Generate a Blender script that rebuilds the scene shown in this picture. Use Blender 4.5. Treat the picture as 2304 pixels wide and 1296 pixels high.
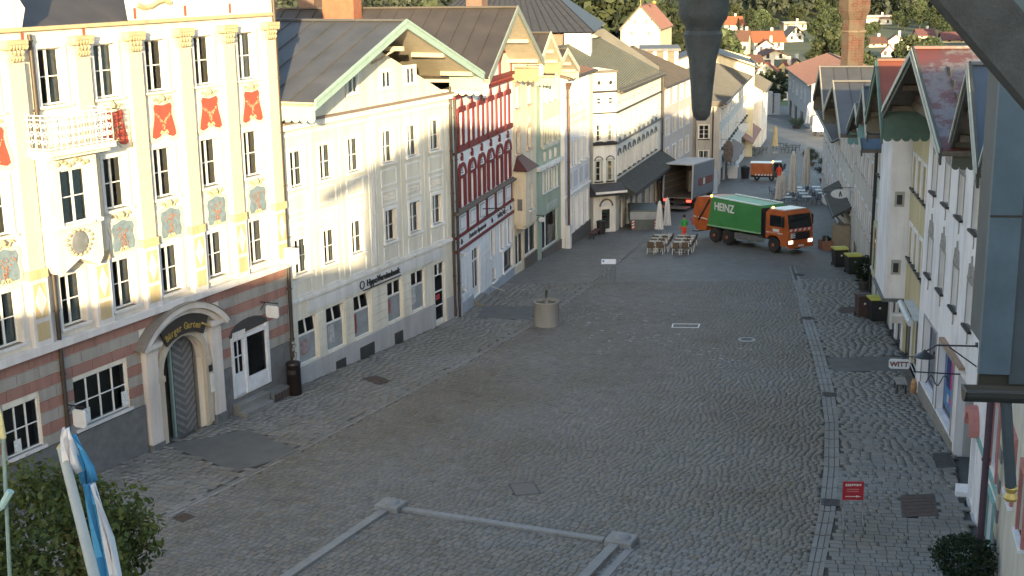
import bpy, bmesh, math, random
import numpy as np
from mathutils import Vector, Matrix
random.seed(7); RNG = np.random.default_rng(7)
for o in list(bpy.data.objects): bpy.data.objects.remove(o)
scene = bpy.context.scene
COL = scene.collection
R = math.radians

# ---------------------------------------------------------------- camera
CAMZ = 18.0
PITCH, ROLL = 0.2386, -0.0148
cd = bpy.data.cameras.new('camera'); cam = bpy.data.objects.new('camera', cd); COL.objects.link(cam)
cp, sp, cr, sr = math.cos(PITCH), math.sin(PITCH), math.cos(ROLL), math.sin(ROLL)
fw = Vector((0, cp, -sp)); rt = Vector((1, 0, 0)); up = Vector((0, sp, cp))
rt2 = rt*cr + up*sr; up2 = up*cr - rt*sr
mw = Matrix((rt2, up2, -fw)).transposed().to_4x4(); mw.translation = Vector((0, 0, CAMZ))
cam.matrix_world = mw
cd.sensor_width = 36; cd.lens = 36*2957.14/2304; cd.clip_start = 0.1; cd.clip_end = 8000
scene.camera = cam

# ---------------------------------------------------------------- light
SUN_EL = R(8.2); SUN_AZ = R(-2.0)            # azimuth the light travels towards, from +Y to +X
w = bpy.data.worlds.new('World'); scene.world = w; w.use_nodes = True
nt = w.node_tree; nt.nodes.clear()
sky = nt.nodes.new('ShaderNodeTexSky'); sky.sky_type = 'NISHITA'; sky.sun_disc = False
sky.sun_elevation = SUN_EL; sky.sun_rotation = R(180) + SUN_AZ
sky.air_density = 1.0; sky.dust_density = 1.5; sky.ozone_density = 1.0
bg = nt.nodes.new('ShaderNodeBackground'); bg.inputs[1].default_value = 0.15
wo = nt.nodes.new('ShaderNodeOutputWorld')
nt.links.new(sky.outputs[0], bg.inputs[0]); nt.links.new(bg.outputs[0], wo.inputs[0])
sd = bpy.data.lights.new('sun', 'SUN'); sd.energy = 3.9; sd.angle = R(0.5); sd.color = (1.0, 0.78, 0.44)
sun = bpy.data.objects.new('sun', sd); COL.objects.link(sun)
td = Vector((math.sin(SUN_AZ)*math.cos(SUN_EL), math.cos(SUN_AZ)*math.cos(SUN_EL), -math.sin(SUN_EL)))
sun.rotation_euler = td.to_track_quat('-Z', 'Y').to_euler(); sun.location = (0, -60, 60)
vs = scene.view_settings
vs.view_transform = 'Standard'; vs.look = 'None'; vs.gamma = 1; vs.use_curve_mapping = False
vs.exposure = 2.0
try:
    cy = scene.cycles; cy.max_bounces = 6; cy.diffuse_bounces = 3; cy.glossy_bounces = 2; cy.transmission_bounces = 2; cy.transparent_max_bounces = 6
except Exception: pass

# ---------------------------------------------------------------- helpers
def ground_z(y):
    if y <= 87: return 18-17.07-.0425*(y-44.8)
    z = 18-17.07-.0425*(87-44.8)
    if y <= 150: return z-.058*(y-87)
    z -= .058*63
    if y <= 250: return z-.045*(y-150)
    z -= 4.5
    if y <= 330: return z-.02*(y-250)
    return z-1.6

class MB:
    """collects shapes; build() links them as one mesh object"""
    def __init__(s): s.v = []; s.f = []
    def add(s, vs, fs):
        n = len(s.v); s.v += [tuple(p) for p in vs]; s.f += [tuple(i+n for i in f) for f in fs]; return s
    def box(s, x0, x1, y0, y1, z0, z1):
        return s.add([(x0,y0,z0),(x1,y0,z0),(x1,y1,z0),(x0,y1,z0),(x0,y0,z1),(x1,y0,z1),(x1,y1,z1),(x0,y1,z1)],
                     [(3,2,1,0),(4,5,6,7),(0,1,5,4),(1,2,6,5),(2,3,7,6),(3,0,4,7)])
    def cham(s, x0, x1, y0, y1, z0, z1, c):
        """box with chamfered top edges"""
        return s.add([(x0,y0,z0),(x1,y0,z0),(x1,y1,z0),(x0,y1,z0),(x0,y0,z1-c),(x1,y0,z1-c),(x1,y1,z1-c),(x0,y1,z1-c),
                      (x0+c,y0+c,z1),(x1-c,y0+c,z1),(x1-c,y1-c,z1),(x0+c,y1-c,z1)],
                     [(3,2,1,0),(0,1,5,4),(1,2,6,5),(2,3,7,6),(3,0,4,7),(4,5,9,8),(5,6,10,9),(6,7,11,10),(7,4,8,11),(8,9,10,11)])
    def prism(s, poly, y0, y1, ax='y'):
        """extrude a 2-d polygon (a,b) along an axis; ax y: (a,y,b); ax x: (x,a,b); ax z: (a,b,z)"""
        n = len(poly)
        mk = {'y': lambda a,b,t:(a,t,b), 'x': lambda a,b,t:(t,a,b), 'z': lambda a,b,t:(a,b,t)}[ax]
        v = [mk(a,b,y0) for a,b in poly]+[mk(a,b,y1) for a,b in poly]
        f = [tuple(range(n)), tuple(range(2*n-1,n-1,-1))]+[(i,i+n,(i+1)%n+n,(i+1)%n) for i in range(n)]
        return s.add(v, f)
    def tube(s, p0, p1, r0, r1=None, n=8):
        r1 = r0 if r1 is None else r1
        p0, p1 = Vector(p0), Vector(p1); d = (p1-p0).normalized()
        a = d.orthogonal().normalized(); b = d.cross(a)
        v = []
        for p, r in ((p0,r0),(p1,r1)):
            for i in range(n):
                t = 2*math.pi*i/n; v.append(p+(a*math.cos(t)+b*math.sin(t))*r)
        f = [(i,(i+1)%n,(i+1)%n+n,i+n) for i in range(n)]+[tuple(range(n-1,-1,-1)), tuple(range(n,2*n))]
        return s.add(v, f)
    def path(s, pts, r, n=6):
        for a, b in zip(pts, pts[1:]): s.tube(a, b, r, r, n)
        return s
    def lathe(s, prof, c=(0,0,0), n=16, close=True):
        v = []; f = []
        for r, z in prof:
            for i in range(n):
                t = 2*math.pi*i/n; v.append((c[0]+r*math.cos(t), c[1]+r*math.sin(t), c[2]+z))
        for k in range(len(prof)-1):
            for i in range(n):
                f.append((k*n+i, k*n+(i+1)%n, (k+1)*n+(i+1)%n, (k+1)*n+i))
        if close: f.append(tuple(range(n-1,-1,-1))); f.append(tuple(range((len(prof)-1)*n, len(prof)*n)))
        return s.add(v, f)
    def bar(s, p0, p1, w, h, upv=(0,0,1)):
        """square bar from p0 to p1, w across, h along upv"""
        p0, p1 = Vector(p0), Vector(p1); d = (p1-p0).normalized(); u = Vector(upv)
        a = d.cross(u)
        if a.length < 1e-6: a = d.orthogonal()
        a = a.normalized()*w/2; b = a.cross(d).normalized()*h/2
        v = [p0-a-b,p0+a-b,p0+a+b,p0-a+b,p1-a-b,p1+a-b,p1+a+b,p1-a+b]
        return s.add(v, [(0,1,2,3),(7,6,5,4),(0,4,5,1),(1,5,6,2),(2,6,7,3),(3,7,4,0)])
    def mesh(s, name, mat, smooth=False):
        m = bpy.data.meshes.new(name); m.from_pydata(s.v, [], s.f); m.validate(); 
        bm = bmesh.new(); bm.from_mesh(m); bmesh.ops.recalc_face_normals(bm, faces=bm.faces); bm.to_mesh(m); bm.free()
        m.materials.append(mat)
        if smooth:
            m.polygons.foreach_set('use_smooth', [True]*len(m.polygons))
            try: m.set_sharp_from_angle(angle=R(40))
            except Exception: pass
        return m
    def build(s, name, mat, parent=None, loc=None, rz=None, smooth=False):
        return obj(name, s.mesh(name, mat, smooth), parent, loc, rz)

def obj(name, mesh, parent=None, loc=None, rz=None):
    o = bpy.data.objects.new(name, mesh); COL.objects.link(o)
    if parent is not None: o.parent = parent
    if loc is not None: o.location = loc
    if rz is not None: o.rotation_euler = (0, 0, rz)
    return o
def tag(o, label, cat, group=None):
    o['label'] = label; o['category'] = cat
    if group: o['group'] = group
    return o
def thing(name, label, cat, loc=(0,0,0), rz=0, group=None):
    o = obj(name, None, None, loc, rz); o.empty_display_size = .2
    return tag(o, label, cat, group)
def struct(o): o['kind'] = 'structure'; return o
def stuff(o): o['kind'] = 'stuff'; return o
def copy_tree(o, parent=None, loc=None, rz=None, label=None):
    c = o.copy(); COL.objects.link(c); c.parent = parent
    if loc is not None: c.location = loc
    if rz is not None: c.rotation_euler = (0, 0, rz)
    if label: c['label'] = label
    for ch in list(o.children): copy_tree(ch, c)
    return c
def ground_at(x, y): return Vector((x, y, ground_z(y)))
_font_cache = {}
def text(s, size, mat, parent, loc, rot, name='lettering', depth=.01, align='CENTER', bold=0.0, sx=1.0):
    """flat lettering, as a mesh of its own"""
    c = bpy.data.curves.new('txt', 'FONT'); c.body = s; c.size = size; c.extrude = depth; c.align_x = align; c.offset = bold
    t = bpy.data.objects.new('txt', c); COL.objects.link(t)
    bpy.context.view_layer.update()
    m = bpy.data.meshes.new_from_object(t.evaluated_get(bpy.context.evaluated_depsgraph_get()))
    bpy.data.objects.remove(t); bpy.data.curves.remove(c)
    m.materials.clear(); m.materials.append(mat); m.name = name
    o = bpy.data.objects.new(name, m); COL.objects.link(o); o.parent = parent
    o.location = loc; o.rotation_euler = rot; o.scale = (sx, 1, 1)
    return o
def noisy_mesh(m, amp, seed=0):
    r = np.random.default_rng(seed); n = len(m.vertices); co = np.empty(n*3, 'f'); m.vertices.foreach_get('co', co)
    co += r.normal(0, amp, n*3); m.vertices.foreach_set('co', co); m.update()

# ---------------------------------------------------------------- materials
_mats = {}
def new_mat(name):
    m = bpy.data.materials.new(name); m.use_nodes = True
    return m, m.node_tree.nodes, m.node_tree.links, m.node_tree.nodes['Principled BSDF']
def N(nodes, t, **k):
    n = nodes.new(t)
    for a, b in k.items(): setattr(n, a, b)
    return n
def pos(nodes): return nodes.new('ShaderNodeNewGeometry').outputs['Position']
def noise(nodes, links, scale, vec=None, detail=4, rough=.6):
    n = nodes.new('ShaderNodeTexNoise'); n.inputs['Scale'].default_value = scale; n.inputs['Detail'].default_value = detail
    n.inputs['Roughness'].default_value = rough
    if vec is not None: links.new(vec, n.inputs['Vector'])
    return n.outputs['Fac']
def ramp(nodes, links, fac, stops):
    r = nodes.new('ShaderNodeValToRGB'); e = r.color_ramp.elements
    while len(e) < len(stops): e.new(.5)
    for el, (p, c) in zip(e, stops): el.position = p; el.color = (*c, 1) if len(c) == 3 else c
    links.new(fac, r.inputs[0]); return r.outputs[0]
def mixc(nodes, links, fac, a, b, mode='MIX'):
    m = nodes.new('ShaderNodeMix'); m.data_type = 'RGBA'; m.blend_type = mode
    for sock, val in ((m.inputs[0], fac), (m.inputs[6], a), (m.inputs[7], b)):
        if hasattr(val, 'is_linked'): links.new(val, sock)
        elif isinstance(val, (int, float)): sock.default_value = val
        else: sock.default_value = (*val, 1)
    return m.outputs[2]
def bump(nodes, links, h, bsdf, strength=.3, dist=.02):
    b = nodes.new('ShaderNodeBump'); b.inputs['Strength'].default_value = strength; b.inputs['Distance'].default_value = dist
    links.new(h, b.inputs['Height']); links.new(b.outputs[0], bsdf.inputs['Normal'])
def sc(c, k): return tuple(min(1, x*k) for x in c)

def plain(name, col, rough=.6, metal=0, var=.12, scale=3.0, bumps=.0, spec=.5, fine=True):
    """paint, timber, metal: base colour with gentle wear"""
    key = ('plain', name)
    if key in _mats: return _mats[key]
    m, n, l, b = new_mat(name); p = pos(n)
    f = noise(n, l, scale, p, 5)
    c = ramp(n, l, f, [(.3, sc(col, 1-var)), (.7, sc(col, 1+var))])
    l.new(c, b.inputs['Base Color']); b.inputs['Roughness'].default_value = rough; b.inputs['Metallic'].default_value = metal
    b.inputs['Specular IOR Level'].default_value = spec
    if bumps: bump(n, l, noise(n, l, scale*8, p, 4), b, bumps, .01)
    _mats[key] = m; return m
def plaster(name, col, dirt=.28):
    """painted render: faint mottling, streaks, fine grain"""
    key = ('plaster', name)
    if key in _mats: return _mats[key]
    m, n, l, b = new_mat(name); p = pos(n)
    mp = N(n, 'ShaderNodeMapping'); l.new(p, mp.inputs[0]); mp.inputs['Scale'].default_value = (2.2, 2.2, .25)
    a = noise(n, l, .5, p, 6, .65); s = noise(n, l, 1.0, mp.outputs[0], 5, .6)
    c1 = ramp(n, l, a, [(.3, sc(col, 1-dirt*.45)), (.62, sc(col, 1.03))])
    c2 = ramp(n, l, s, [(.28, (1-dirt*.9, 1-dirt*.95, 1-dirt)), (.55, (1, 1, 1))])
    c = mixc(n, l, .8, c1, c2, 'MULTIPLY')
    l.new(c, b.inputs['Base Color']); b.inputs['Roughness'].default_value = .85; b.inputs['Specular IOR Level'].default_value = .25
    bump(n, l, noise(n, l, 45, p, 3), b, .18, .01)
    _mats[key] = m; return m
def glass_mat():
    m, n, l, b = new_mat('window_glass')
    n.remove(b); out = n['Material Output']
    tr = N(n, 'ShaderNodeBsdfTransparent'); tr.inputs[0].default_value = (.55, .6, .6, 1)
    gl = N(n, 'ShaderNodeBsdfGlossy'); gl.inputs['Roughness'].default_value = .03; gl.inputs[0].default_value = (.85, .9, .95, 1)
    bp = N(n, 'ShaderNodeBump'); bp.inputs['Strength'].default_value = .06; bp.inputs['Distance'].default_value = .05
    l.new(noise(n, l, 2.2, pos(n), 2), bp.inputs['Height']); l.new(bp.outputs[0], gl.inputs['Normal'])
    fr = N(n, 'ShaderNodeFresnel'); fr.inputs[0].default_value = 1.5
    mx = N(n, 'ShaderNodeMixShader'); l.new(fr.outputs[0], mx.inputs[0]); l.new(tr.outputs[0], mx.inputs[1]); l.new(gl.outputs[0], mx.inputs[2])
    l.new(mx.outputs[0], out.inputs[0]); return m
def stone_mat(name, cols, grain=.2, rough=.75):
    """paving stones: per-stone tint attribute + position mottling + stains"""
    m, n, l, b = new_mat(name); p = pos(n)
    at = N(n, 'ShaderNodeAttribute', attribute_name='tint')
    c = ramp(n, l, at.outputs['Fac'], [(i/(len(cols)-1), c) for i, c in enumerate(cols)])
    big = noise(n, l, .16, p, 4, .6)
    c = mixc(n, l, 1.0, c, ramp(n, l, big, [(.32, (.86, .82, .76)), (.5, (1, 1, 1)), (.7, (1.08, 1.12, 1.2))]), 'MULTIPLY')
    mid = noise(n, l, 1.1, p, 5, .7)
    c = mixc(n, l, 1.0, c, ramp(n, l, mid, [(.3, (.72, .72, .72)), (.6, (1.06, 1.06, 1.06))]), 'MULTIPLY')
    fine = noise(n, l, 18, p, 4, .7)
    c = mixc(n, l, 1.0, c, ramp(n, l, fine, [(.25, (.7, .7, .7)), (.7, (1.15, 1.15, 1.15))]), 'MULTIPLY')
    l.new(c, b.inputs['Base Color'])
    l.new(ramp(n, l, mid, [(.3, (rough-.22,)*3), (.7, (rough+.1,)*3)]), b.inputs['Roughness']); b.inputs['Specular IOR Level'].default_value = .4
    bump(n, l, fine, b, grain, .008)
    return m
WHITE = plain('white_paint', (.72,.72,.7), .5, var=.06)
CREAMP = plain('cream_paint', (.72,.68,.58), .6, var=.06)
GLASS = glass_mat()
DARKM = plain('dark_metal', (.035,.035,.04), .45, .3)
DKGREY = plain('dark_grey_plinth', (.13,.135,.14), .85, var=.2, bumps=.2)
GREYM = plain('grey_metal', (.28,.29,.3), .4, .7)
PIPEM = plain('brown_downpipe', (.055,.045,.038), .5, .2)
CURTAIN = plain('net_curtain', (.6,.6,.58), .9, var=.15, scale=9)
ROOFM = plain('brown_sheet_roof', (.05,.042,.037), .6, .0, var=.22, scale=.9, bumps=.05)
TIMBER = plain('weathered_timber', (.11,.095,.08), .8, var=.25, scale=4, bumps=.3)
GREENT = plain('green_painted_timber', (.25,.35,.32), .6, var=.08)
DGREEN = plain('dark_green_timber', (.05,.10,.085), .6, var=.12)
REDP = plain('oxblood_paint', (.15,.014,.018), .55, var=.1)
BLACK = plain('black_plastic', (.02,.02,.022), .5)
RUBBER = plain('tyre_rubber', (.02,.02,.02), .85)
WINDIN = plain('dark_room_liner', (.10,.09,.08), .9, var=.3, scale=.6)  # dark colour standing in for the shade inside rooms
# ================================================================ the setting: terrain, paving
def in_poly(px, py, poly):
    inside = np.zeros(len(px), bool); j = len(poly)-1
    for i in range(len(poly)):
        xi, yi = poly[i]; xj, yj = poly[j]
        c = ((yi > py) != (yj > py)) & (px < (xj-xi)*(py-yi)/(yj-yi+1e-12)+xi)
        inside ^= c; j = i
    return inside
V_GZ = np.vectorize(ground_z)
Minv = np.array(mw.to_3x3().inverted())
def project(x, y, z):
    c = Minv @ np.stack([x, y, z-CAMZ]); return 1152+2957.14*c[0]/-c[2], 648-2957.14*c[1]/-c[2]

# terrain: one sheet out to the wooded hills
def terrain_z(x, y):
    z = V_GZ(np.clip(y, -300, 2600)) - .12
    z = np.where(y < -20, 3.62+.02*(-20-y), z)
    hill = np.clip((y-600)/800, 0, 1.6); hill = hill*hill*(3-np.minimum(2*hill, 2.2))
    z = z+hill*95*(1+.35*np.sin(x*.004+1.3)+.2*np.sin(x*.011))
    return z
ys = np.concatenate([np.arange(-120, 340, 6.0), np.arange(340, 700, 15), np.geomspace(700, 3600, 50)])
xs = np.concatenate([-np.geomspace(2600, 70, 30), np.arange(-60, 130, 10.0), np.geomspace(140, 2600, 30)])
X, Y = np.meshgrid(xs, ys); Z = terrain_z(X, Y)
nx, ny = len(xs), len(ys)
idx = np.arange(nx*ny).reshape(ny, nx)
F = np.stack([idx[:-1,:-1], idx[:-1,1:], idx[1:,1:], idx[1:,:-1]], -1).reshape(-1, 4)
gm = bpy.data.meshes.new('ground'); gm.from_pydata(np.stack([X, Y, Z], -1).reshape(-1, 3).tolist(), [], F.tolist())
m, n, l, b = new_mat('town_ground'); p = pos(n)
sepx = N(n, 'ShaderNodeSeparateXYZ'); l.new(p, sepx.inputs[0])
mr = N(n, 'ShaderNodeMapRange'); l.new(sepx.outputs[1], mr.inputs[0]); mr.inputs[1].default_value = 255; mr.inputs[2].default_value = 275
grass = ramp(n, l, noise(n, l, .05, p, 6, .65), [(.3, (.045,.055,.02)), (.5, (.07,.08,.03)), (.7, (.10,.10,.05))])
tarm = ramp(n, l, noise(n, l, .8, p, 5), [(.3, (.07,.07,.07)), (.7, (.11,.11,.11))])
l.new(mixc(n, l, mr.outputs[0], tarm, grass), b.inputs['Base Color']); b.inputs['Roughness'].default_value = .95
gm.materials.append(m); struct(obj('ground', gm))

AZ = R(25.7); DL = Vector((math.sin(AZ), math.cos(AZ))); NL = Vector((-math.cos(AZ), math.sin(AZ)))
LEFT_EDGE = [(-16.5,27.5),(-11.48,38.0),(-8.23,44.6),(-6.23,48.97),(-3.08,56.0),(-0.08,62.88),(1.08,65.6),(3.76,73.05),(7.21,83.6),(9.51,91.99)]
R_IN = [(6.2,28),(8.07,33.72),(9.59,38.67),(10.74,42.89),(11.99,48.06),(12.86,52.43),(13.89,58.44),(14.96,65.37),(16.45,74.04),(17.56,81.15)]
R_OUT = [(6.7,28),(8.56,33.70),(10.12,38.64),(11.29,42.87),(12.54,48.03),(13.43,52.40),(14.47,58.40),(15.56,65.33),(16.92,74.01),(17.95,81.12)]
STREET = LEFT_EDGE[:8]+[(5.05,77),(17.0,77)]+R_IN[7::-1]
LWALK = [(-19.5,30.5)]+[(-15.56,41.45),(-10.5,52.0),(-3.0,67.5),(-.6,77),(4.75,77)]+[(a-.32,b+.1) for a, b in LEFT_EDGE[7::-1]]
RWALK = [(a, b) for a, b in R_OUT[:8]]+[(17.3,77),(20.6,77),(17.42,53.72),(15.72,44.62),(14.53,39.66),(12.8,34),(11.6,28)]
PATCHES = [[(-13.10,46.50),(-10.29,48.30),(-7.75,45.4),(-9.75,43.24)], [(-1.67,70.98),(1.28,70.18),(0.98,66.84),(-2.08,67.59)], [(14.44,57.99),(17.9,58.21),(17.5,55.44),(14.12,55.62)]]
COVERS = [[(12.56,39.94),(13.66,40.02),(13.16,38.14),(12.06,38.06)], [(-6.14,56.01),(-6.68,55.51),(-5.89,54.51),(-5.41,55.1)], [(14.95,44.15),(15.5,44.12),(15.29,42.68),(14.59,42.62)], [(17.73,68.78),(18.61,68.95),(18.31,67.50),(17.44,67.34)]]
MANHOLE = [(-0.20,41.56),(0.63,41.74),(0.83,40.65),(0.02,40.47)]
JOINT = plain('sandy_joint', (.05,.046,.042), .95, var=.2, scale=2)
COB = stone_mat('granite_cobble', [(.142,.133,.120),(.172,.163,.148),(.19,.175,.15),(.165,.16,.153),(.21,.198,.178),(.158,.138,.112)])
SLABM = stone_mat('grey_paving_slab', [(.165,.166,.16),(.19,.188,.178),(.21,.203,.186),(.178,.178,.174),(.195,.18,.155)])
def sheet(name, poly, mat, dz, parent=None):
    """a flat sheet that follows the fall of the street"""
    bm = bmesh.new(); vs_ = [bm.verts.new((x, y, ground_z(y)+dz)) for x, y in poly]
    bm.faces.new(vs_); bmesh.ops.triangulate(bm, faces=bm.faces)
    ylo, yhi = min(y for _, y in poly), max(y for _, y in poly)
    for yc in (87, 150, 250):
        if ylo < yc < yhi: bmesh.ops.bisect_plane(bm, geom=bm.verts[:]+bm.edges[:]+bm.faces[:], plane_co=(0, yc, 0), plane_no=(0, 1, 0))
    for v in bm.verts: v.co.z = ground_z(v.co.y)+dz
    bmesh.ops.recalc_face_normals(bm, faces=bm.faces)
    bm.faces.ensure_lookup_table()
    if bm.faces[0].normal.z < 0: bmesh.ops.reverse_faces(bm, faces=bm.faces)
    me = bpy.data.meshes.new(name); bm.to_mesh(me); bm.free(); me.materials.append(mat)
    return obj(name, me, parent)
def stones(poly, exclude, az, su, sv, rng, gap=.015):
    """rows of stones; rows run across (perpendicular to az). returns centre, half sizes"""
    a = R(az); du = np.array([math.sin(a), math.cos(a)]); dv = np.array([math.cos(a), -math.sin(a)])
    P = np.array(poly); U = P@du; V = P@dv
    out = []
    u = U.min()
    while u < U.max():
        hu = su*rng.uniform(.88, 1.12)
        k = int((V.max()-V.min())/sv)+3
        wv = sv*rng.uniform(.7, 1.3, k); e = V.min()-rng.uniform(0, sv)+np.concatenate([[0], np.cumsum(wv)])
        vc = (e[:-1]+e[1:])/2
        out.append(np.stack([np.full(k, u+hu/2), vc, np.full(k, hu/2), wv/2], 1)); u += hu
    S = np.concatenate(out)
    cx = S[:,0:1]*du+S[:,1:2]*dv
    ok = in_poly(cx[:,0], cx[:,1], poly)
    for ex in exclude: ok &= ~in_poly(cx[:,0], cx[:,1], ex)
    px, py = project(cx[:,0], cx[:,1], V_GZ(cx[:,1]))
    ok &= (px > -350) & (px < 2650) & (py < 1560)
    return cx[ok], S[ok,2]-gap/2, S[ok,3]-gap/2, du, dv, px[ok], py[ok]
def stone_geo(cx, hu, hv, du, dv, rng, inset, hvar, tilt, jit):
    n = len(cx); V = np.empty((n, 8, 3)); px_, py_ = cx[:,0], cx[:,1]
    wear = np.clip(.55+.5*np.sin(px_*.55+1.1*np.sin(py_*.31))*np.sin(py_*.42+px_*.13+.8)+.35*np.sin(px_*1.7+py_*.9)*np.sin(py_*1.3-px_*.6), .1, 1.6)   # patches with washed-out joints
    h = rng.normal(0, hvar, n)*wear; inset = inset*(.35+1.5*wear)
    sg = np.array([(-1,-1),(1,-1),(1,1),(-1,1)])
    z0 = V_GZ(cx[:,1])
    tu = rng.normal(0, tilt, n); tv = rng.normal(0, tilt, n)
    for k in range(4):
        for lvl in (0, 1):
            ins = inset*rng.uniform(.6, 1.4, n) if lvl else 0
            a = sg[k,0]*(hu-ins); bb = sg[k,1]*(hv-ins)
            if lvl: a = a+rng.normal(0, jit, n); bb = bb+rng.normal(0, jit, n)
            xy = cx+a[:,None]*du+bb[:,None]*dv
            dz = -.0425*(xy[:,1]-cx[:,1])
            V[:,k+4*lvl,:2] = xy; V[:,k+4*lvl,2] = z0+dz+(h+a*tu+bb*tv if lvl else -.055)
    return V
QUADS = np.array([(4,5,6,7),(0,1,5,4),(1,2,6,5),(2,3,7,6),(3,0,4,7)])
def paving(parent, single, plural, poly, exclude, az, su, sv, mat, seed, inset=.018, hvar=.004, tilt=.02, jit=.006):
    rng = np.random.default_rng(seed)
    cx, hu, hv, du, dv, px, py = stones(poly, exclude, az, su, sv, rng)
    V = stone_geo(cx, hu, hv, du, dv, rng, inset, hvar, tilt, jit)
    tint = np.clip(rng.normal(.5, .26, len(cx)), 0, 1)
    vis = (px > 0) & (px < 2304) & (py < 1296)
    size = np.where(vis, hu*hv/(cx[:,0]**2+cx[:,1]**2), -1)
    order = np.argsort(-size); ind = order[:300]; rest = np.sort(order[300:])
    n = len(rest)
    me = bpy.data.meshes.new(plural)
    me.vertices.add(n*8); me.vertices.foreach_set('co', V[rest].reshape(-1).astype('f'))
    q = (QUADS[None]+8*np.arange(n)[:,None,None]).reshape(-1)
    me.loops.add(len(q)); me.loops.foreach_set('vertex_index', q.astype('i'))
    me.polygons.add(n*5); me.polygons.foreach_set('loop_start', np.arange(0, n*20, 4, dtype='i')); me.polygons.foreach_set('loop_total', np.full(n*5, 4, 'i'))
    me.update(calc_edges=True)
    at = me.attributes.new('tint', 'FLOAT', 'FACE'); at.data.foreach_set('value', np.repeat(tint[rest], 5).astype('f'))
    me.materials.append(mat); stuff(obj(plural, me, parent))
    for i in ind:
        c = Vector((cx[i,0], cx[i,1], ground_z(cx[i,1])))
        m1 = bpy.data.meshes.new(single); m1.from_pydata([tuple(Vector(v)-c) for v in V[i]], [], QUADS.tolist())
        a1 = m1.attributes.new('tint', 'FLOAT', 'FACE'); a1.data.foreach_set('value', np.full(5, tint[i], 'f'))
        m1.materials.append(mat); obj(single, m1, parent, c)
street = struct(sheet('street', STREET, JOINT, -.03))
paving(street, 'cobble', 'cobbles', STREET, [MANHOLE], 25.7, .235, .235, COB, 1, .005, .0014, .006, .004)
lwalk = struct(sheet('pavement_along_ornate_houses', LWALK, JOINT, -.03))
paving(lwalk, 'paving_slab', 'paving_slabs', LWALK, PATCHES+COVERS, 25.7, .29, .35, SLABM, 2, .004, .0008, .003, .002)
rwalk = struct(sheet('pavement_along_gabled_houses', RWALK, JOINT, -.03))
paving(rwalk, 'paving_slab', 'paving_slabs', RWALK, PATCHES+COVERS, 10, .31, .36, SLABM, 3, .004, .0008, .003, .002)

# lower street, too far off to tell the stones apart
m, n, l, b = new_mat('far_cobbles'); p = pos(n)
mp = N(n, 'ShaderNodeMapping'); l.new(p, mp.inputs[0]); mp.inputs['Rotation'].default_value = (0, 0, R(15))
br = N(n, 'ShaderNodeTexBrick'); l.new(mp.outputs[0], br.inputs['Vector']); br.inputs['Scale'].default_value = 1
br.inputs['Brick Width'].default_value = .22; br.inputs['Row Height'].default_value = .19; br.inputs['Mortar Size'].default_value = .015
br.inputs['Color1'].default_value = (.152,.148,.142,1); br.inputs['Color2'].default_value = (.182,.176,.165,1); br.inputs['Mortar'].default_value = (.07,.07,.065,1)
c = mixc(n, l, 1.0, br.outputs[0], ramp(n, l, noise(n, l, .12, p, 5), [(.32, (.74,.72,.70)), (.55, (1,1,1)), (.7, (1.1,1.12,1.15))]), 'MULTIPLY')
c = mixc(n, l, 1.0, c, ramp(n, l, noise(n, l, 1.4, p, 4), [(.3, (.8,.8,.8)), (.7, (1.1,1.1,1.1))]), 'MULTIPLY')
l.new(c, b.inputs['Base Color']); b.inputs['Roughness'].default_value = .7
FARC = m
struct(sheet('lower_street', [(-9,76.6),(28,76.6),(40,150),(62,262),(24,262),(16,150),(-6,100)], FARC, -.012))
ASPH = plain('asphalt_patch', (.105,.108,.105), .9, var=.15, scale=1.5, bumps=.3)
for pp, nm in zip(PATCHES, ('asphalt_by_archway', 'asphalt_by_white_steps', 'asphalt_by_benches')): struct(sheet(nm, pp, ASPH, -.004))

# gutters: channel stones in two rows on each side, a hatch every few metres
CHAN = stone_mat('channel_stone', [(.19,.19,.185),(.23,.23,.22),(.21,.2,.19)])
def channel(name, A, B, wdt, label_):
    """a strip of long stones along the polyline A..B"""
    st = struct(obj(name, None, None, (A[0][0], A[0][1], ground_z(A[0][1]))))
    k = 0; o0 = Vector((A[0][0], A[0][1], ground_z(A[0][1])))
    rr = random.Random(5)
    for (a, b2), (c2, d2) in zip(zip(A, A[1:]), zip(B, B[1:])):
        L_ = math.dist(a, b2); m_ = max(1, int(L_/.95))
        for i in range(m_):
            t0, t1 = i/m_+.006, (i+1)/m_-.006
            for q0, q1 in ((.02, .30), (.34, .66), (.70, .98)):
                pt = lambda t, q: (a[0]+(b2[0]-a[0])*t, a[1]+(b2[1]-a[1])*t, c2[0]+(d2[0]-c2[0])*t, c2[1]+(d2[1]-c2[1])*t, q)
                vv = []
                for t, q in ((t0,q0),(t1,q0),(t1,q1),(t0,q1)):
                    e = pt(t, q); x = e[0]*(1-q)+e[2]*q; y = e[1]*(1-q)+e[3]*q
                    vv.append((x, y, ground_z(y)+(-.012 if .3 < q0 < .6 else .004)))
                c0 = Vector(vv[0]); 
                mb = MB(); mb.add([tuple(Vector(v)-c0) for v in vv]+[tuple(Vector(v)-c0-Vector((0,0,.06))) for v in vv], [(0,1,2,3),(0,4,5,1),(1,5,6,2),(2,6,7,3),(3,7,4,0)])
                me = mb.mesh('channel_stone', CHAN); at = me.attributes.new('tint', 'FLOAT', 'FACE'); at.data.foreach_set('value', [rr.random()]*len(me.polygons))
                obj('channel_stone', me, st, c0-o0); k += 1
channel('gutter_by_gabled_houses', R_IN, R_OUT, .5, '')
channel('gutter_by_ornate_houses', [(a-.30, b+.08) for a, b in LEFT_EDGE], [(a+.02, b) for a, b in LEFT_EDGE], .3, '')
RUST = plain('rusty_iron', (.085,.06,.052), .8, .3, var=.25, scale=6, bumps=.3)
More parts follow.
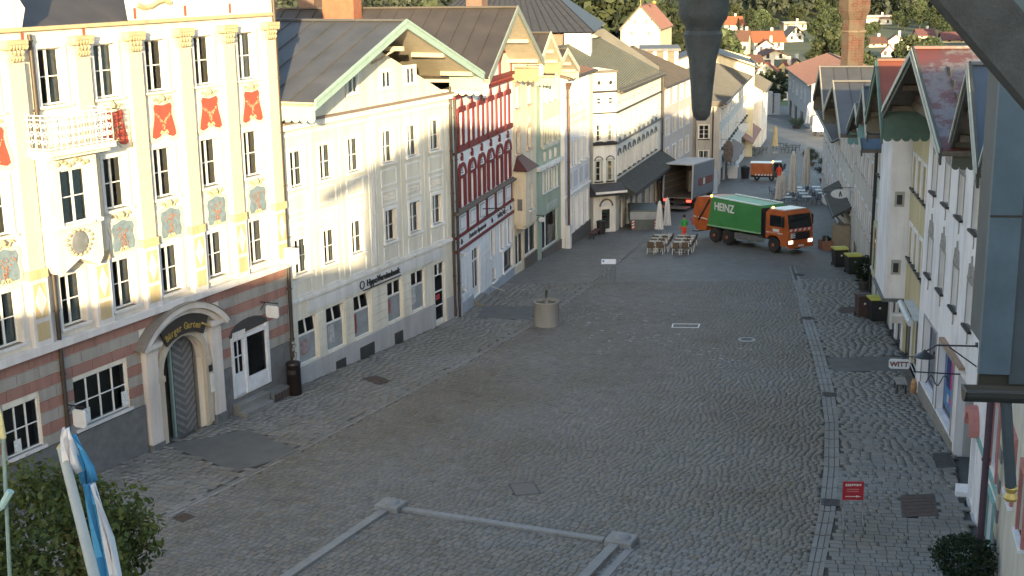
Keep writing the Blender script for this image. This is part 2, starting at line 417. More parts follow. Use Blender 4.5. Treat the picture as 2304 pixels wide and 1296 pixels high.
IRON = plain('cast_iron', (.07,.068,.066), .7, .4, var=.25, scale=6, bumps=.3)
def cover(poly, label, mat, dz=.004, cat='hatch', ribs=6):
    c = Vector((sum(a for a, _ in poly)/4, sum(b for _, b in poly)/4)); z = ground_z(c.y)
    t = thing('iron_hatch', label, cat, (c.x, c.y, z))
    mb = MB(); q = [(x-c.x, y-c.y, ground_z(y)-z+dz) for x, y in poly]
    mb.add(q+[(a, b, h-.05) for a, b, h in q], [(0,1,2,3),(0,4,5,1),(1,5,6,2),(2,6,7,3),(3,7,4,0)]); mb.build('plate', mat, t)
    fr = MB()
    for i in range(4):
        a, b = Vector(q[i]), Vector(q[(i+1)%4]); fr.bar(a, b, .05, .012)
    fr.build('frame', IRON, t)
    for i in range(1, ribs):
        f = i/ribs; a = Vector(q[0]).lerp(Vector(q[3]), f); b = Vector(q[1]).lerp(Vector(q[2]), f)
        MB().bar(a+Vector((0,0,.002)), b+Vector((0,0,.002)), .02, .012).build('rib', mat, t)
    return t
cover(COVERS[0], 'large rusty iron hatch in the pavement right of the small red sign', RUST)
cover(COVERS[1], 'rusty iron hatch in the pavement in front of the bank windows', RUST)
cover(COVERS[2], 'dark iron hatch at the corner of the white shop house', IRON)
cover(COVERS[3], 'dull reddish hatch in the pavement opposite the pair of yellow-lidded bins', RUST)
cover([(-10.88,38.92),(-10.61,39.29),(-10.22,38.97),(-10.50,38.52)], 'small rusty hatch at the pavement edge right of the leafy tree', RUST, .012)
cover(MANHOLE, 'grey square manhole with paved lid near the stone-capped enclosure', stone_mat('lid_stone', [(.15,.14,.13),(.19,.18,.17)]), .004, 'manhole', 5)
for i, (x, y) in enumerate(((10.02,39.40),(12.98,51.88),(15.28,66.30),(17.5,78.4))):
    lab = ['drain grate in the gutter left of the small red sign', 'drain grate in the gutter beside the dark asphalt patch', 'drain grate in the gutter left of the reddish hatch', 'drain grate in the gutter just in front of the green refuse lorry'][i]
    a = R(14 if i < 2 else 10); u = Vector((math.sin(a), math.cos(a)))*.28; v = Vector((math.cos(a), -math.sin(a)))*.27
    c = Vector((x+.12, y)); cover([tuple(c-u-v), tuple(c-u+v), tuple(c+u+v), tuple(c+u-v)], lab, IRON, .014, 'drain', 7)
# a white painted outline and a round cover in the middle of the cobbles
t = thing('painted_outline', 'white painted square outline on the cobbles in mid street', 'marking', ground_at(8.88, 64.95))
for a, b in (((-.75,-.35),(.55,-.5)),((.55,-.5),(.75,.3)),((.75,.3),(-.6,.45)),((-.6,.45),(-.75,-.35))):
    MB().bar((a[0],a[1],.012-.0425*a[1]), (b[0],b[1],.012-.0425*b[1]), .07, .01).build('painted_line', WHITE, t)
t = thing('round_manhole', 'round manhole with pale rim in the cobbles', 'manhole', ground_at(11.43, 61.77)); t.rotation_euler = (R(-2.4), 0, 0)
MB().lathe([(.3,.0),(.3,.012),(.0,.014)], n=20, close=False).build('lid', IRON, t)
MB().lathe([(.3,0),(.3,.016),(.43,.016),(.44,-.01)], n=20, close=False).build('rim', plain('pale_concrete', (.34,.34,.33), .8), t)
# chalk scuffs, as thin real smears lying on the stones
SCUFF = plain('chalk_scuff', (.42,.43,.43), .9, var=.2, scale=8)
rr = random.Random(3)
mb = MB()
for cx_, cy_, r_, k in ((4.6,68.5,1.9,60),(3.2,66.0,1.3,30),(6.6,62.4,.9,26),(9.2,58.8,1.0,34),(4.6,61.8,1.0,18),(10.2,57.2,.5,10)):
    for _ in range(k):
        x, y = rr.gauss(cx_, r_), rr.gauss(cy_, r_*.9); s1, s2, a = rr.uniform(.03,.14), rr.uniform(.02,.05), rr.uniform(-.5,.2)
        pl = [(x+s1*math.cos(t)*math.cos(a)*rr.uniform(.6,1.2)-s2*math.sin(t)*math.sin(a), y+s1*math.cos(t)*math.sin(a)+s2*math.sin(t)*rr.uniform(.7,1.3)) for t in np.linspace(0, 5.5, 7)]
        mb.add([(px, py, ground_z(py)+.011) for px, py in pl], [tuple(range(7))])
stuff(tag(mb.build('chalk_smears', SCUFF), 'pale chalky smears scattered on the cobbles near the fountain', 'chalk'))
# stone-capped enclosure in the foreground
GRAN = stone_mat('pale_granite', [(.23,.23,.225),(.27,.27,.265)])
enc = thing('kerbed_enclosure', 'low granite kerb with two domed corner stones round a raised cobbled plot', 'monument base', ground_at(-4.0, 39.5), R(-25.7+1.3))
zc = ground_z(39.5)
def kerb(x0, y0, x1, y1, wd, h, nseg, name='kerb_stone'):
    for i in range(nseg):
        a = Vector((x0+(x1-x0)*i/nseg, y0+(y1-y0)*i/nseg)); b = Vector((x0+(x1-x0)*(i+.992)/nseg, y0+(y1-y0)*(i+.992)/nseg))
        d = (b-a).normalized(); nn = Vector((-d.y, d.x))*wd/2
        def gz(p):   # enclosure-local fall
            return -.0425*(p.x*math.sin(R(-24.4))+p.y*math.cos(R(-24.4)))
        mb = MB(); top = [(a-nn), (b-nn), (b+nn), (a+nn)]
        mb.add([(q.x, q.y, gz(q)+h) for q in top]+[(q.x, q.y, gz(q)-.1) for q in top], [(0,1,2,3),(0,4,5,1),(1,5,6,2),(2,6,7,3),(3,7,4,0)])
        mb.build(name, GRAN, enc)
kerb(.35, 0, 7.3, 0, .26, .07, 6); kerb(-.05, -.35, -.05, -9.5, .30, .07, 7)
kerb(7.75, -.35, 7.75, -9.5, .30, .12, 7); kerb(8.22, -.3, 8.22, -9.5, .24, .02, 7)
for x, hh in ((0, .20), (7.85, .22)):
    c = MB().cham(x-.42, x+.42, -.36, .36, -.3 + (0 if x < 1 else .12), hh+(.0 if x < 1 else .13), .03).build('corner_stone', GRAN, enc)
    MB().lathe([(.3,0),(.27,.045),(.2,.085),(.1,.11),(.001,.118)], (x, 0, hh+(.0 if x < 1 else .13)-.002), 18, False).build('dome', GRAN, c, smooth=True)
# ================================================================ house kit
_shared = {}
def shared(key, fn):
    if key not in _shared: _shared[key] = fn()
    return _shared[key]
WR_ = random.Random(99)
class House:
    """local x runs along the facade (seen from the street: left to right), y into the house, z is world height minus base"""
    def __init__(s, name, label, ox, oy, az, side, L, zb, cat='house', depth=12.0, group=None):
        a = R(90-az) if side == 'L' else R(90-az+180)
        s.root = thing(name, label, cat, (ox, oy, zb), a, group); s.L = L; s.zb = zb; s.D = depth; s.a = a; s.side = side
        s.o = Vector((ox, oy, zb))
    def z(s, w): return w-s.zb
    def part(s, name, mb, mat, parent=None, smooth=False): return mb.build(name, mat, parent or s.root, smooth=smooth)
    def wall(s, mat, z1, holes=(), gable=None, z0=None, x0=0, x1=None, rev=.2, name='wall', back=True, y=0.0, inner=True):
        """front wall with real openings, returned sides and back; holes are (x0,x1,z0,z1) in world z"""
        x1 = s.L if x1 is None else x1; z0 = s.zb-.9 if z0 is None else z0
        hs = [(max(a,x0),min(b,x1),max(c,z0),min(d,z1)) for a,b,c,d in holes]
        X = sorted(set([x0,x1]+[q for h in hs for q in h[:2]])); Zs = sorted(set([z0,z1]+[q for h in hs for q in h[2:]]))
        X = [q for q in X if x0 <= q <= x1]; Zs = [q for q in Zs if z0 <= q <= z1]
        mb = MB()
        for i in range(len(X)-1):
            # merge vertically
            run = None
            for k in range(len(Zs)-1):
                cx, cz = (X[i]+X[i+1])/2, (Zs[k]+Zs[k+1])/2
                if any(a < cx < b and c < cz < d for a,b,c,d in hs):
                    if run is not None: mb.add([(X[i],y,s.z(run)),(X[i+1],y,s.z(run)),(X[i+1],y,s.z(Zs[k])),(X[i],y,s.z(Zs[k]))], [(0,1,2,3)]); run = None
                elif run is None: run = Zs[k]
            if run is not None: mb.add([(X[i],y,s.z(run)),(X[i+1],y,s.z(run)),(X[i+1],y,s.z(z1)),(X[i],y,s.z(z1))], [(0,1,2,3)])
        for a,b,c,d in hs:
            c_, d_ = s.z(c), s.z(d)
            mb.add([(a,y,c_),(b,y,c_),(b,y,d_),(a,y,d_),(a,y+rev,c_),(b,y+rev,c_),(b,y+rev,d_),(a,y+rev,d_)], [(0,4,5,1),(1,5,6,2),(2,6,7,3),(3,7,4,0)])
        if gable:
            gx, gz = gable; mb.add([(x0,y,s.z(z1)),(x1,y,s.z(z1)),(gx,y,s.z(gz))], [(0,1,2)])
            if back: mb.add([(x0,s.D,s.z(z1)),(x1,s.D,s.z(z1)),(gx,s.D,s.z(gz))], [(0,1,2)])
        if back:
            D = s.D
            mb.add([(x0,y,s.z(z0)),(x0,D,s.z(z0)),(x0,D,s.z(z1)),(x0,y,s.z(z1)),(x1,y,s.z(z0)),(x1,D,s.z(z0)),(x1,D,s.z(z1)),(x1,y,s.z(z1))], [(0,1,2,3),(4,5,6,7),(1,5,6,2)])
        w_ = s.part(name, mb, mat)
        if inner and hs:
            MB().box(x0+.25, x1-.25, y+.75, y+.8, s.z(z0)+.2, s.z(z1)-.05).build('dark_liner', WINDIN, s.root)  # dark sheet added behind the openings so the rooms read dim
        return w_
    def window(s, xc, zb, w, h, nx=2, ny=2, fmat=None, sur=None, sill=None, curtain=0, split=False, y=0.0, rec=.1, fr=.06, mul=.05, glass=None, name='window', head=None, wallmat=None):
        fmat = fmat or WHITE
        if curtain == 0 and name == 'window' and h < 2.1 and w < 1.3:
            curtain = WR_.choice((0, 0, 0, 1, 1, 2))
        def mk():
            mb = MB(); d0, d1 = rec, rec+.06
            mb.box(-w/2,-w/2+fr,d0,d1,0,h).box(w/2-fr,w/2,d0,d1,0,h).box(-w/2+fr,w/2-fr,d0,d1,0,fr).box(-w/2+fr,w/2-fr,d0,d1,h-fr,h)
            iw, ih = w-2*fr, h-2*fr
            for i in range(1, nx):
                x = -w/2+fr+iw*i/nx; t = mul*(1.6 if nx == 2 else 1); mb.box(x-t/2,x+t/2,d0-.01,d1-.005,fr,h-fr)
            for k in range(1, ny):
                zz = fr+ih*k/ny; mb.box(-w/2+fr,w/2-fr,d0+.004,d1-.012,zz-mul*.35,zz+mul*.35)
            return mb.mesh(name, fmat)
        o = obj(name, shared(('win',w,h,nx,ny,fmat.name,rec,fr,mul), mk), s.root, (xc, y, s.z(zb)))
        gm = glass or GLASS
        iw, ih = (w-2*fr), (h-2*fr); yy = rec+.03
        if split:
            pw, ph = iw/nx, ih/ny
            me = shared(('pane',round(pw,3),round(ph,3),gm.name), lambda: MB().add([(-pw/2,0,-ph/2),(pw/2,0,-ph/2),(pw/2,0,ph/2),(-pw/2,0,ph/2)], [(0,1,2,3)]).mesh('pane', gm))
            for i in range(nx):
                for k in range(ny):
                    q = obj('pane', me, o, (-w/2+fr+pw*(i+.5), yy, fr+ph*(k+.5)))
        else:
            me = shared(('paneall',w,h,gm.name,rec), lambda: MB().add([(-w/2+.02,yy,.02),(w/2-.02,yy,.02),(w/2-.02,yy,h-.02),(-w/2+.02,yy,h-.02)], [(0,1,2,3)]).mesh('pane', gm))
            obj('pane', me, o)
        if sur:
            t, sm, pr = sur
            def mks():
                mb = MB(); b = -pr
                mb.box(-w/2-t,-w/2,b,.004,-t*.6,h+t).box(w/2,w/2+t,b,.004,-t*.6,h+t).box(-w/2,w/2,b,.004,h,h+t)
                return mb.mesh('surround', sm)
            obj('surround', shared(('sur',w,h,t,sm.name,pr), mks), o)
        if sill:
            e = (sur[0] if sur else .06)+.03
            obj('sill', shared(('sill',w,e,sill.name), lambda: MB().box(-w/2-e,w/2+e,-.13,rec,-.09,0).mesh('sill', sill)), o)
        if curtain:
            def mkc():
                mb = MB(); n_ = 9; cw = w*.30 if curtain == 1 else w*.96
                for sg in ((-1,1) if curtain == 1 else (0,)):
                    vs_, fs_ = [], []
                    for i in range(n_+1):
                        f = i/n_
                        for zt, k in ((h-.05,1.0),(h*.45,.85 if curtain == 1 else 1),(.06,1.12 if curtain == 1 else 1)):
                            xx = (sg*(w/2-cw*k*f) if sg else -cw/2+cw*f); vs_.append((xx, rec+.14+.035*math.sin(f*19), zt))
                    for i in range(n_):
                        for j in (0, 1): fs_.append((i*3+j, i*3+j+1, (i+1)*3+j+1, (i+1)*3+j))
                    mb.add(vs_, fs_)
                return mb.mesh('curtain', CURTAIN)
            obj('curtain', shared(('cur',w,h,curtain,rec), mkc), o)
        return o
    def gable_roof(s, ze, za, of, os, roofm, bargem, soffm, panelm=None, ph=.9, x0=0, x1=None, xr=None, seam=.62, D=None, panels=(1,1), stripes=0, stripem=None, back=.5, bh=.36, valance=True):
        x1 = s.L if x1 is None else x1; xr = (x0+x1)/2 if xr is None else xr; D = (s.D if D is None else D)+back
        xa, xb = x0-os, x1+os; ze_, za_ = s.z(ze), s.z(za); th = .16
        roof = s.part('roof', MB().prism([(xa,ze_),(xr,za_),(xb,ze_),(xb,ze_-th),(xr,za_-th),(xa,ze_-th)], -of, D), soffm)
        n_ = int((D+of)/seam); sw = (D+of)/n_
        for xe, key in ((xa,'l'),(xb,'r')):
            def mk():
                dx, dz = xr-xe, za_-ze_; ln = math.hypot(dx, dz); nx_, nz_ = -dz/ln*(1 if dx > 0 else -1), abs(dx)/ln
                mb = MB()
                def slab(y0, y1, t0, t1):
                    a = [(xe, ze_), (xr, za_)]
                    v = [(px+nx_*t, yy, pz+nz_*t) for (px, pz) in a for t in (t0, t1) for yy in (y0, y1)]
                    mb.add(v, [(0,1,3,2),(4,6,7,5),(0,4,5,1),(2,3,7,6),(0,2,6,4),(1,5,7,3)])
                slab(.006, sw-.006, .004, .022); slab(-.018, .018, .022, .075)
                return mb.mesh('roof_sheet', roofm)
            me = mk()
            for i in range(n_): obj('roof_sheet', me, roof, (0, -of+i*sw, 0))
        MB().box(xr-.12, xr+.12, -of-.02, D, za_+.02, za_+.11).build('ridge_cap', roofm, roof)
        for xe, sg in ((xa,-1),(xb,1)):
            def brd(y0, y1, t0, t1, nm, m_):
                MB().prism([(xe,ze_+t1),(xr,za_+t1),(xr,za_+t0),(xe,ze_+t0)], y0, y1).build(nm, m_, roof)
            brd(-of-.07, -of-.003, .12-bh, .12, 'barge_board', bargem)
            for k in range(stripes):
                brd(-of-.11-.03*k, -of-.074-.03*k, .12-bh*(.32+.3*k), .12-bh*(.12+.3*k), 'barge_trim', stripem or bargem)
        for k, f in enumerate((0.0, .5, 1.0)):    # purlins carrying the overhang
            for sg in (-1, 1):
                if f == 1.0 and sg == 1: continue
                xe = xa if sg < 0 else xb; x = xe+(xr-xe)*(f if f else .12); zz = ze_+(za_-ze_)*(f if f else .12)-th-.11
                MB().box(x-.09, x+.09, -of+.15, .02, zz-.11, zz+.1).build('purlin', soffm, roof)
        if panelm:
            for on, x, sg in ((panels[0], xa, 1), (panels[1], xb, -1)):
                if not on: continue
                zt = ze_-.05; poly = [(0.02, zt), (-of+.0, zt)]
                if valance:
                    nn = 5
                    for i in range(nn):
                        c0 = -of+of*i/nn; w_ = of/nn
                        for t in np.linspace(math.pi, 2*math.pi, 6)[:-1]:
                            poly.append((c0+w_/2+math.cos(t)*w_/2, zt-ph+math.sin(t)*w_*.45))
                    poly.append((0.02, zt-ph))
                else: poly += [(-of, zt-ph), (.02, zt-ph)]
                MB().prism(poly, min(x, x+sg*.05), max(x, x+sg*.05), 'x').build('eave_panel', panelm, roof)
        return roof
    def lean_roof(s, z0, z1, of, roofm, D=None, x0=0, x1=None, seam=.62, th=.14, over=.25):
        """eaves towards the street, ridge parallel to it"""
        x1 = s.L if x1 is None else x1; D = s.D if D is None else D; a, b = x0-over, x1+over
        ym = D/2; k = (z1-z0)/ym; za, zb = s.z(z0)-k*of, s.z(z1)
        roof = s.part('roof', MB().prism([(-of,za),(ym,zb),(D+of,za),(D+of,za-th),(ym,zb-th),(-of,za-th)], a, b, 'x'), TIMBER)
        n_ = max(2, int((b-a)/seam)); sw = (b-a)/n_
        for sg in (0, 1):
            mb = MB(); y0 = -of if sg == 0 else D+of; ln = math.hypot(ym+of, zb-za); ny_, nz_ = -(zb-za)/ln*(1 if sg == 0 else -1), (ym+of)/ln
            for xa_, xb_, t0, t1 in ((.006, sw-.006, .004, .022), (-.018, .018, .022, .075)):
                v = [(xx, py+ny_*t, pz+nz_*t) for py, pz in ((y0,za),(ym,zb)) for t in (t0,t1) for xx in (xa_,xb_)]
                mb.add(v, [(0,1,3,2),(4,6,7,5),(0,4,5,1),(2,3,7,6),(0,2,6,4),(1,5,7,3)])
            me = mb.mesh('roof_sheet', roofm)
            for i in range(n_): obj('roof_sheet', me, roof, (a+i*sw, 0, 0))
        MB().box(a, b, ym-.12, ym+.12, zb+.02, zb+.1).build('ridge_cap', roofm, roof)
        MB().box(a, b, -of-.14, -of-.002, za-.12, za+.0).build('gutter', PIPEM, roof)
        for xx in (a, b):   # close the gable ends
            pass
        mb = MB(); 
        for xx in (x0+.01, x1-.01): mb.add([(xx, 0, s.z(z0)), (xx, D, s.z(z0)), (xx, ym, zb-.1)], [(0,1,2)])
        return roof, mb
    def band(s, z0, z1, proud, mat, x0=0, x1=None, name='cornice', y=0.0):
        x1 = s.L if x1 is None else x1
        return MB().box(x0, x1, y-proud, y+.003, s.z(z0), s.z(z1)).build(name, mat, s.root)
    def pipe(s, x, z0, z1, r=.06, mat=None, y=-.12, hopper=False):
        mb = MB().tube((x,y,s.z(z0)), (x,y,s.z(z1)), r, r, 10)
        p = mb.build('downpipe', mat or PIPEM, s.root, smooth=True)
        for k in range(1, int((z1-z0)/2.2)+1): MB().tube((x,y,s.z(z0)+k*2.2-.03), (x,y,s.z(z0)+k*2.2+.03), r*1.35, r*1.35, 10).build('pipe_clamp', mat or PIPEM, p)
        if hopper: MB().add([(x-.22,y-.2,s.z(z1)+.4),(x+.22,y-.2,s.z(z1)+.4),(x+.22,y+.1,s.z(z1)+.4),(x-.22,y+.1,s.z(z1)+.4),(x-.1,y-.1,s.z(z1)-.05),(x+.1,y-.1,s.z(z1)-.05),(x+.1,y+.1,s.z(z1)-.05),(x-.1,y+.1,s.z(z1)-.05)], [(0,1,2,3),(0,4,5,1),(1,5,6,2),(2,6,7,3),(3,7,4,0),(4,7,6,5)]).build('rain_hopper', mat or PIPEM, p)
        return p
    def txt(s, t, size, mat, x, z, y=-.04, **k): return text(t, size, mat, s.root, (x, y, s.z(z)), (R(90), 0, 0), **k)

def arc_band(cx, cz, r0, r1, a0, a1, n=14):
    """closed 2-d ring sector"""
    A = np.linspace(a0, a1, n)
    return [(cx+r1*math.cos(t), cz+r1*math.sin(t)) for t in A]+[(cx+r0*math.cos(t), cz+r0*math.sin(t)) for t in A[::-1]]
# ================================================================ left side: ornate baroque house (archway)
CREAM1 = plaster('cream_render', (.70,.67,.60)); PILA = None
m, n, l, b = new_mat('painted_pilaster'); p = pos(n)
v_ = N(n, 'ShaderNodeTexVoronoi'); v_.inputs['Scale'].default_value = 2.6; mp = N(n, 'ShaderNodeMapping'); l.new(p, mp.inputs[0]); mp.inputs['Scale'].default_value = (1,1,.55); l.new(mp.outputs[0], v_.inputs['Vector'])
c = ramp(n, l, v_.outputs['Distance'], [(.12, (.52,.31,.27)), (.2, (.60,.43,.36)), (.32, (.62,.53,.37))])
c = mixc(n, l, .5, c, ramp(n, l, noise(n, l, 7, p, 4), [(.35, (.55,.40,.32)), (.6, (.64,.56,.40))]))
l.new(c, b.inputs['Base Color']); b.inputs['Roughness'].default_value = .85
PILA = m
YELL = plaster('ochre_panel', (.52,.42,.25)); LILAC = plaster('pale_lilac_white', (.62,.61,.62)); STUCCO = plaster('gilded_stucco', (.45,.37,.24))
PINK = plaster('pale_pink_stone', (.60,.56,.53))
BLKR = plaster('red_block', (.31,.175,.15), .3); BLKG = plaster('grey_block', (.33,.315,.295), .3)
L1 = House('baroque_house', 'ornate cream house with red and blue cartouches and archway lettered Bürger Garten', NL.x*32+DL.x*24, NL.y*32+DL.y*24, 25.7, 'L', 20.6, .45, depth=13)
S = 24.0
cols = [29.5-.05, 32.35, 34.85, 37.4, 40.08, 42.72]
cols = [26.9]+cols
holes = []
for c in cols:
    for z0_, z1_ in ((13.9,15.72),(10.05,11.85),(6.48,8.25)):
        if c == 32.35 and z0_ == 10.05: continue
        holes.append((c-.56-S, c+.56-S, z0_, z1_))
gw = [(28.85, 30.4, 2.85, 4.52), (31.95, 34.6, 2.85, 4.57)]
holes += [(a-S, b-S, c, d) for a, b, c, d in gw]
holes.append((36.35-S, 38.75-S, -.4, 4.72)); holes.append((40.5-S, 42.95-S, 1.3, 3.8))
L1.wall(CREAM1, 16.3, holes, rev=.34)
ORN = plain('gold_scroll', (.38,.27,.16), .6, var=.2)
for ci, c in enumerate(cols):
    for r, (z0_, hh) in enumerate(((13.9,1.82),(10.05,1.8),(6.48,1.77))):
        if c == 32.35 and r == 1: continue
        L1.window(c-S, z0_, 1.12, hh, 2, 2, WHITE, (.13, LILAC, .05), LILAC, curtain=(1 if r == 2 else (2 if (ci+r) % 3 == 0 and r == 0 else 0)), split=True, rec=.2)
# cartouches: shield outline with border and garland
REDF = plain('brick_red_paint', (.40,.07,.045), .7, var=.12, scale=6); BLUF = plain('slate_blue_paint', (.17,.23,.27), .7, var=.25, scale=5)
RING = plaster('pale_stucco', (.66,.6,.5)); ORNG = plain('faded_orange_paint', (.34,.15,.08), .8, var=.3, scale=12)
SH1 = [(-.42,.62),(-.50,.50),(-.46,.3),(-.5,.05),(-.62,-.35),(-.66,-.58),(-.5,-.66),(-.25,-.6),(-.12,-.48),(0,-.42),(.12,-.48),(.25,-.6),(.5,-.66),(.66,-.58),(.62,-.35),(.5,.05),(.46,.3),(.50,.50),(.42,.62),(0,.55)]
SH2 = [(-.5,.5),(-.3,.52),(0,.62),(.3,.52),(.5,.5),(.58,.3),(.5,.05),(.58,-.25),(.52,-.5),(.3,-.5),(.12,-.42),(0,-.34),(-.12,-.42),(-.3,-.5),(-.52,-.5),(-.58,-.25),(-.5,.05),(-.58,.3)]
def cartouche(H, x, z, poly, field, fill, seed, k=1.0):
    o = H.part('cartouche', MB().prism([(x+a*k*1.22, H.z(z)+b*k*1.18) for a, b in poly], -.05, .002), RING)
    MB().prism([(x+a*k*.98, H.z(z)+b*k*.96) for a, b in poly], -.068, -.048).build('field', field, o)
    rr = random.Random(seed); mb = MB()
    if field is REDF:   # two swags meeting in a hanging tip
        spots = [(sx*(.40-.36*t)+rr.gauss(0,.035), .24-.10*math.sin(t*3.1)-.28*t*t+rr.gauss(0,.03)) for sx in (-1,1) for t in [q/17 for q in range(18)]]+[(rr.gauss(0,.07*(1-q/14)), -.05-.30*q/14) for q in range(14)]
    else: spots = [(rr.gauss(0,.16)*(1.3 if q > .05 else .5), q) for q in [rr.uniform(-.34,.34) for _ in range(46)]]
    for a, q in spots:
        e0 = rr.random()*6; rl = rr.uniform(.022,.042); mb.add([(x+a*k+rl*(1.3 if jj % 3 == 0 else .7)*math.cos(e0+e), -.072-.02*(jj % 2), H.z(z)+q*k+rl*(1.3 if jj % 3 == 0 else .7)*math.sin(e0+e)) for jj, e in enumerate(np.linspace(0,5.24,6))], [(0,1,2,3,4,5)])
    mb.build('garland', fill, o)
    mb = MB()   # crest scrolls above and below
    for sx in (-1, 1):
        mb.path([(x+sx*(.1+.35*t)*k, -.06, H.z(z)+(.72-.1*math.sin(t*6))*k) for t in np.linspace(0,1,6)], .035, 5)
        mb.path([(x+sx*(.04+.16*t)*k, -.06, H.z(z)-(.50-.12*math.sin(t*3))*k) for t in np.linspace(0,1,5)], .04, 5)
    mb.lathe([(.1,-.08),(.13,0),(.06,.1),(.01,.16)], (x, -.05, H.z(z)+.78*k), 8).build('crest', STUCCO, o)
for i, c in enumerate(cols):
    if c == 32.35: continue
    cartouche(L1, c+.12-S, 12.85, SH1, REDF, ORN, i)
    cartouche(L1, c+.1-S, 9.05, SH2, BLUF, ORNG, i+20)
# pilasters: pedestal with lozenge, shaft, leafy capital
for px in (28.15, 30.72, 33.62, 36.16, 38.82, 41.42, 44.15, 25.4):
    x = px+.0-S; w2 = .33
    o = L1.part('pilaster', MB().box(x-w2, x+w2, -.2, .002, L1.z(8.75), L1.z(15.35)), PILA)
    MB().box(x-w2-.07, x+w2+.07, -.25, .001, L1.z(8.45), L1.z(8.75)).build('base', YELL, o)
    MB().box(x-w2-.05, x+w2+.05, -.21, .001, L1.z(6.2), L1.z(8.45)).build('pedestal', LILAC, o)
    MB().box(x-w2+.06, x+w2-.06, -.222, -.208, L1.z(7.15), L1.z(8.3)).build('panel', YELL, o)
    MB().prism([(x, L1.z(7.2)), (x+w2-.08, L1.z(7.72)), (x, L1.z(8.25)), (x-w2+.08, L1.z(7.72))], -.235, -.22).build('lozenge', LILAC, o)
    MB().box(x-w2+.06, x+w2-.06, -.222, -.208, L1.z(6.4), L1.z(7.0)).build('panel', YELL, o)
    mb = MB().box(x-w2-.1, x+w2+.1, -.36, .001, L1.z(15.92), L1.z(16.05))
    for k, zz in enumerate((15.4, 15.58, 15.76)):
        for q in range(5-k%2):
            xx = x-w2+(q+.5)*2*w2/(5-k%2); mb.lathe([(.03,0),(.075,.08),(.06,.15),(.0,.17)], (xx, -.22-.03*k, L1.z(zz)), 6)
    for sx in (-1, 1): mb.tube((x+sx*(w2+.02), -.34, L1.z(15.85)), (x+sx*(w2+.02), -.02, L1.z(15.85)), .1, .1, 8)
    mb.build('capital', STUCCO, o)
L1.band(5.95, 6.2, .26, LILAC, name='string_course'); L1.band(16.3, 16.42, .16, STUCCO)
# attic gable pieces with scrolled shoulders; red vent slits
L1.part('gable_parapet', MB().prism([(36.6-S,L1.z(16.42)),(44.6-S,L1.z(16.42)),(44.6-S,L1.z(18.6)),(43.0-S,L1.z(19.6)),(40.5-S,L1.z(20.6)),(38.6-S,L1.z(19.4)),(37.4-S,L1.z(18.8)),(37.1-S,L1.z(17.6)),(36.5-S,L1.z(17.1))], 0, .4), CREAM1)
L1.part('gable_parapet', MB().prism([(0,L1.z(16.42)),(31.3-S,L1.z(16.42)),(31.5-S,L1.z(17.0)),(31.0-S,L1.z(17.7)),(30.4-S,L1.z(18.8)),(28-S,L1.z(20.4)),(0,L1.z(19))], 0, .4), CREAM1)
mb = MB()
for k in range(5): mb.tube((36.65-S+.35*k, -.02, L1.z(16.95-.12*math.sin(k*1.2))), (36.65-S+.35*(k+1), -.02, L1.z(16.95-.12*math.sin((k+1)*1.2))), .09, .09, 8)
mb.build('scroll', STUCCO, L1.root)
L1.part('roof', MB().add([(0,.45,L1.z(16.35)),(20.6,.45,L1.z(16.35)),(20.6,6.5,L1.z(19.6)),(0,6.5,L1.z(19.6)),(0,13,L1.z(16.35)),(20.6,13,L1.z(16.35))], [(0,1,2,3),(3,2,5,4)]), ROOFM)
for px in (31.25, 33.95, 36.5, 39.2, 41.85):
    MB().box(px-.05-S, px+.05-S, -.03, .003, L1.z(16.48 if px > 36.4 else 15.95), L1.z(16.85 if px > 36.4 else 16.25)).build('vent_slit', REDF, L1.root)
# oriel with wrought-iron balcony
ox0, ox1, oy = 31.15-S, 33.35-S, -.62
ob = L1.part('oriel', MB().box(ox0, ox1, oy+.02, .0, L1.z(9.95), L1.z(10.05)).box(ox0, ox0+.5, oy, 0, L1.z(10.05), L1.z(12.3)).box(ox1-.5, ox1, oy, 0, L1.z(10.05), L1.z(12.3)).box(ox0+.5, ox1-.5, oy, 0, L1.z(11.85), L1.z(12.3)).prism([(ox0,L1.z(9.95)),(ox1,L1.z(9.95)),(ox1,L1.z(8.75)),(ox1-.25,L1.z(8.45)),(ox1-.6,L1.z(8.62)),((ox0+ox1)/2,L1.z(8.85)),(ox0+.6,L1.z(8.62)),(ox0+.25,L1.z(8.45)),(ox0,L1.z(8.75))], oy+.02, 0), CREAM1)
MB().box(ox0+.5, ox1-.5, -.1, -.05, L1.z(10.05), L1.z(11.85)).build('oriel_dark_liner', WINDIN, ob)  # added dark sheet standing in for the shade behind the oriel window
wo_ = L1.window((ox0+ox1)/2, 10.05, 1.2, 1.8, 2, 2, WHITE, None, LILAC, 0, True, y=oy, rec=.1)
for zz, h_, e in ((8.28,.2,.0),(9.92,.14,.06),(12.25,.14,.08)): MB().box(ox0-e, ox1+e, oy-e, .0, L1.z(zz+.02), L1.z(zz+h_)).build('moulding', LILAC, ob) if e else None
cz = L1.z(9.4); cxm = (ox0+ox1)/2
MB().lathe([(.42,0),(.36,.05),(.0,.07)], (0,0,0), 18, False).build('medallion', plain('dark_medallion', (.16,.17,.18), .7, var=.3), ob, (cxm, oy+.01, cz)).rotation_euler = (R(90), 0, 0)
mb = MB()
for t in np.linspace(0, 2*math.pi, 17)[:-1]: mb.lathe([(.02,-.05),(.075,0),(.02,.06)], (cxm+.55*math.cos(t)*(1+.12*math.sin(3*t)), oy-.01, cz+.42*math.sin(t)), 6)
mb.build('medallion_scrolls', STUCCO, ob)
mb = MB()
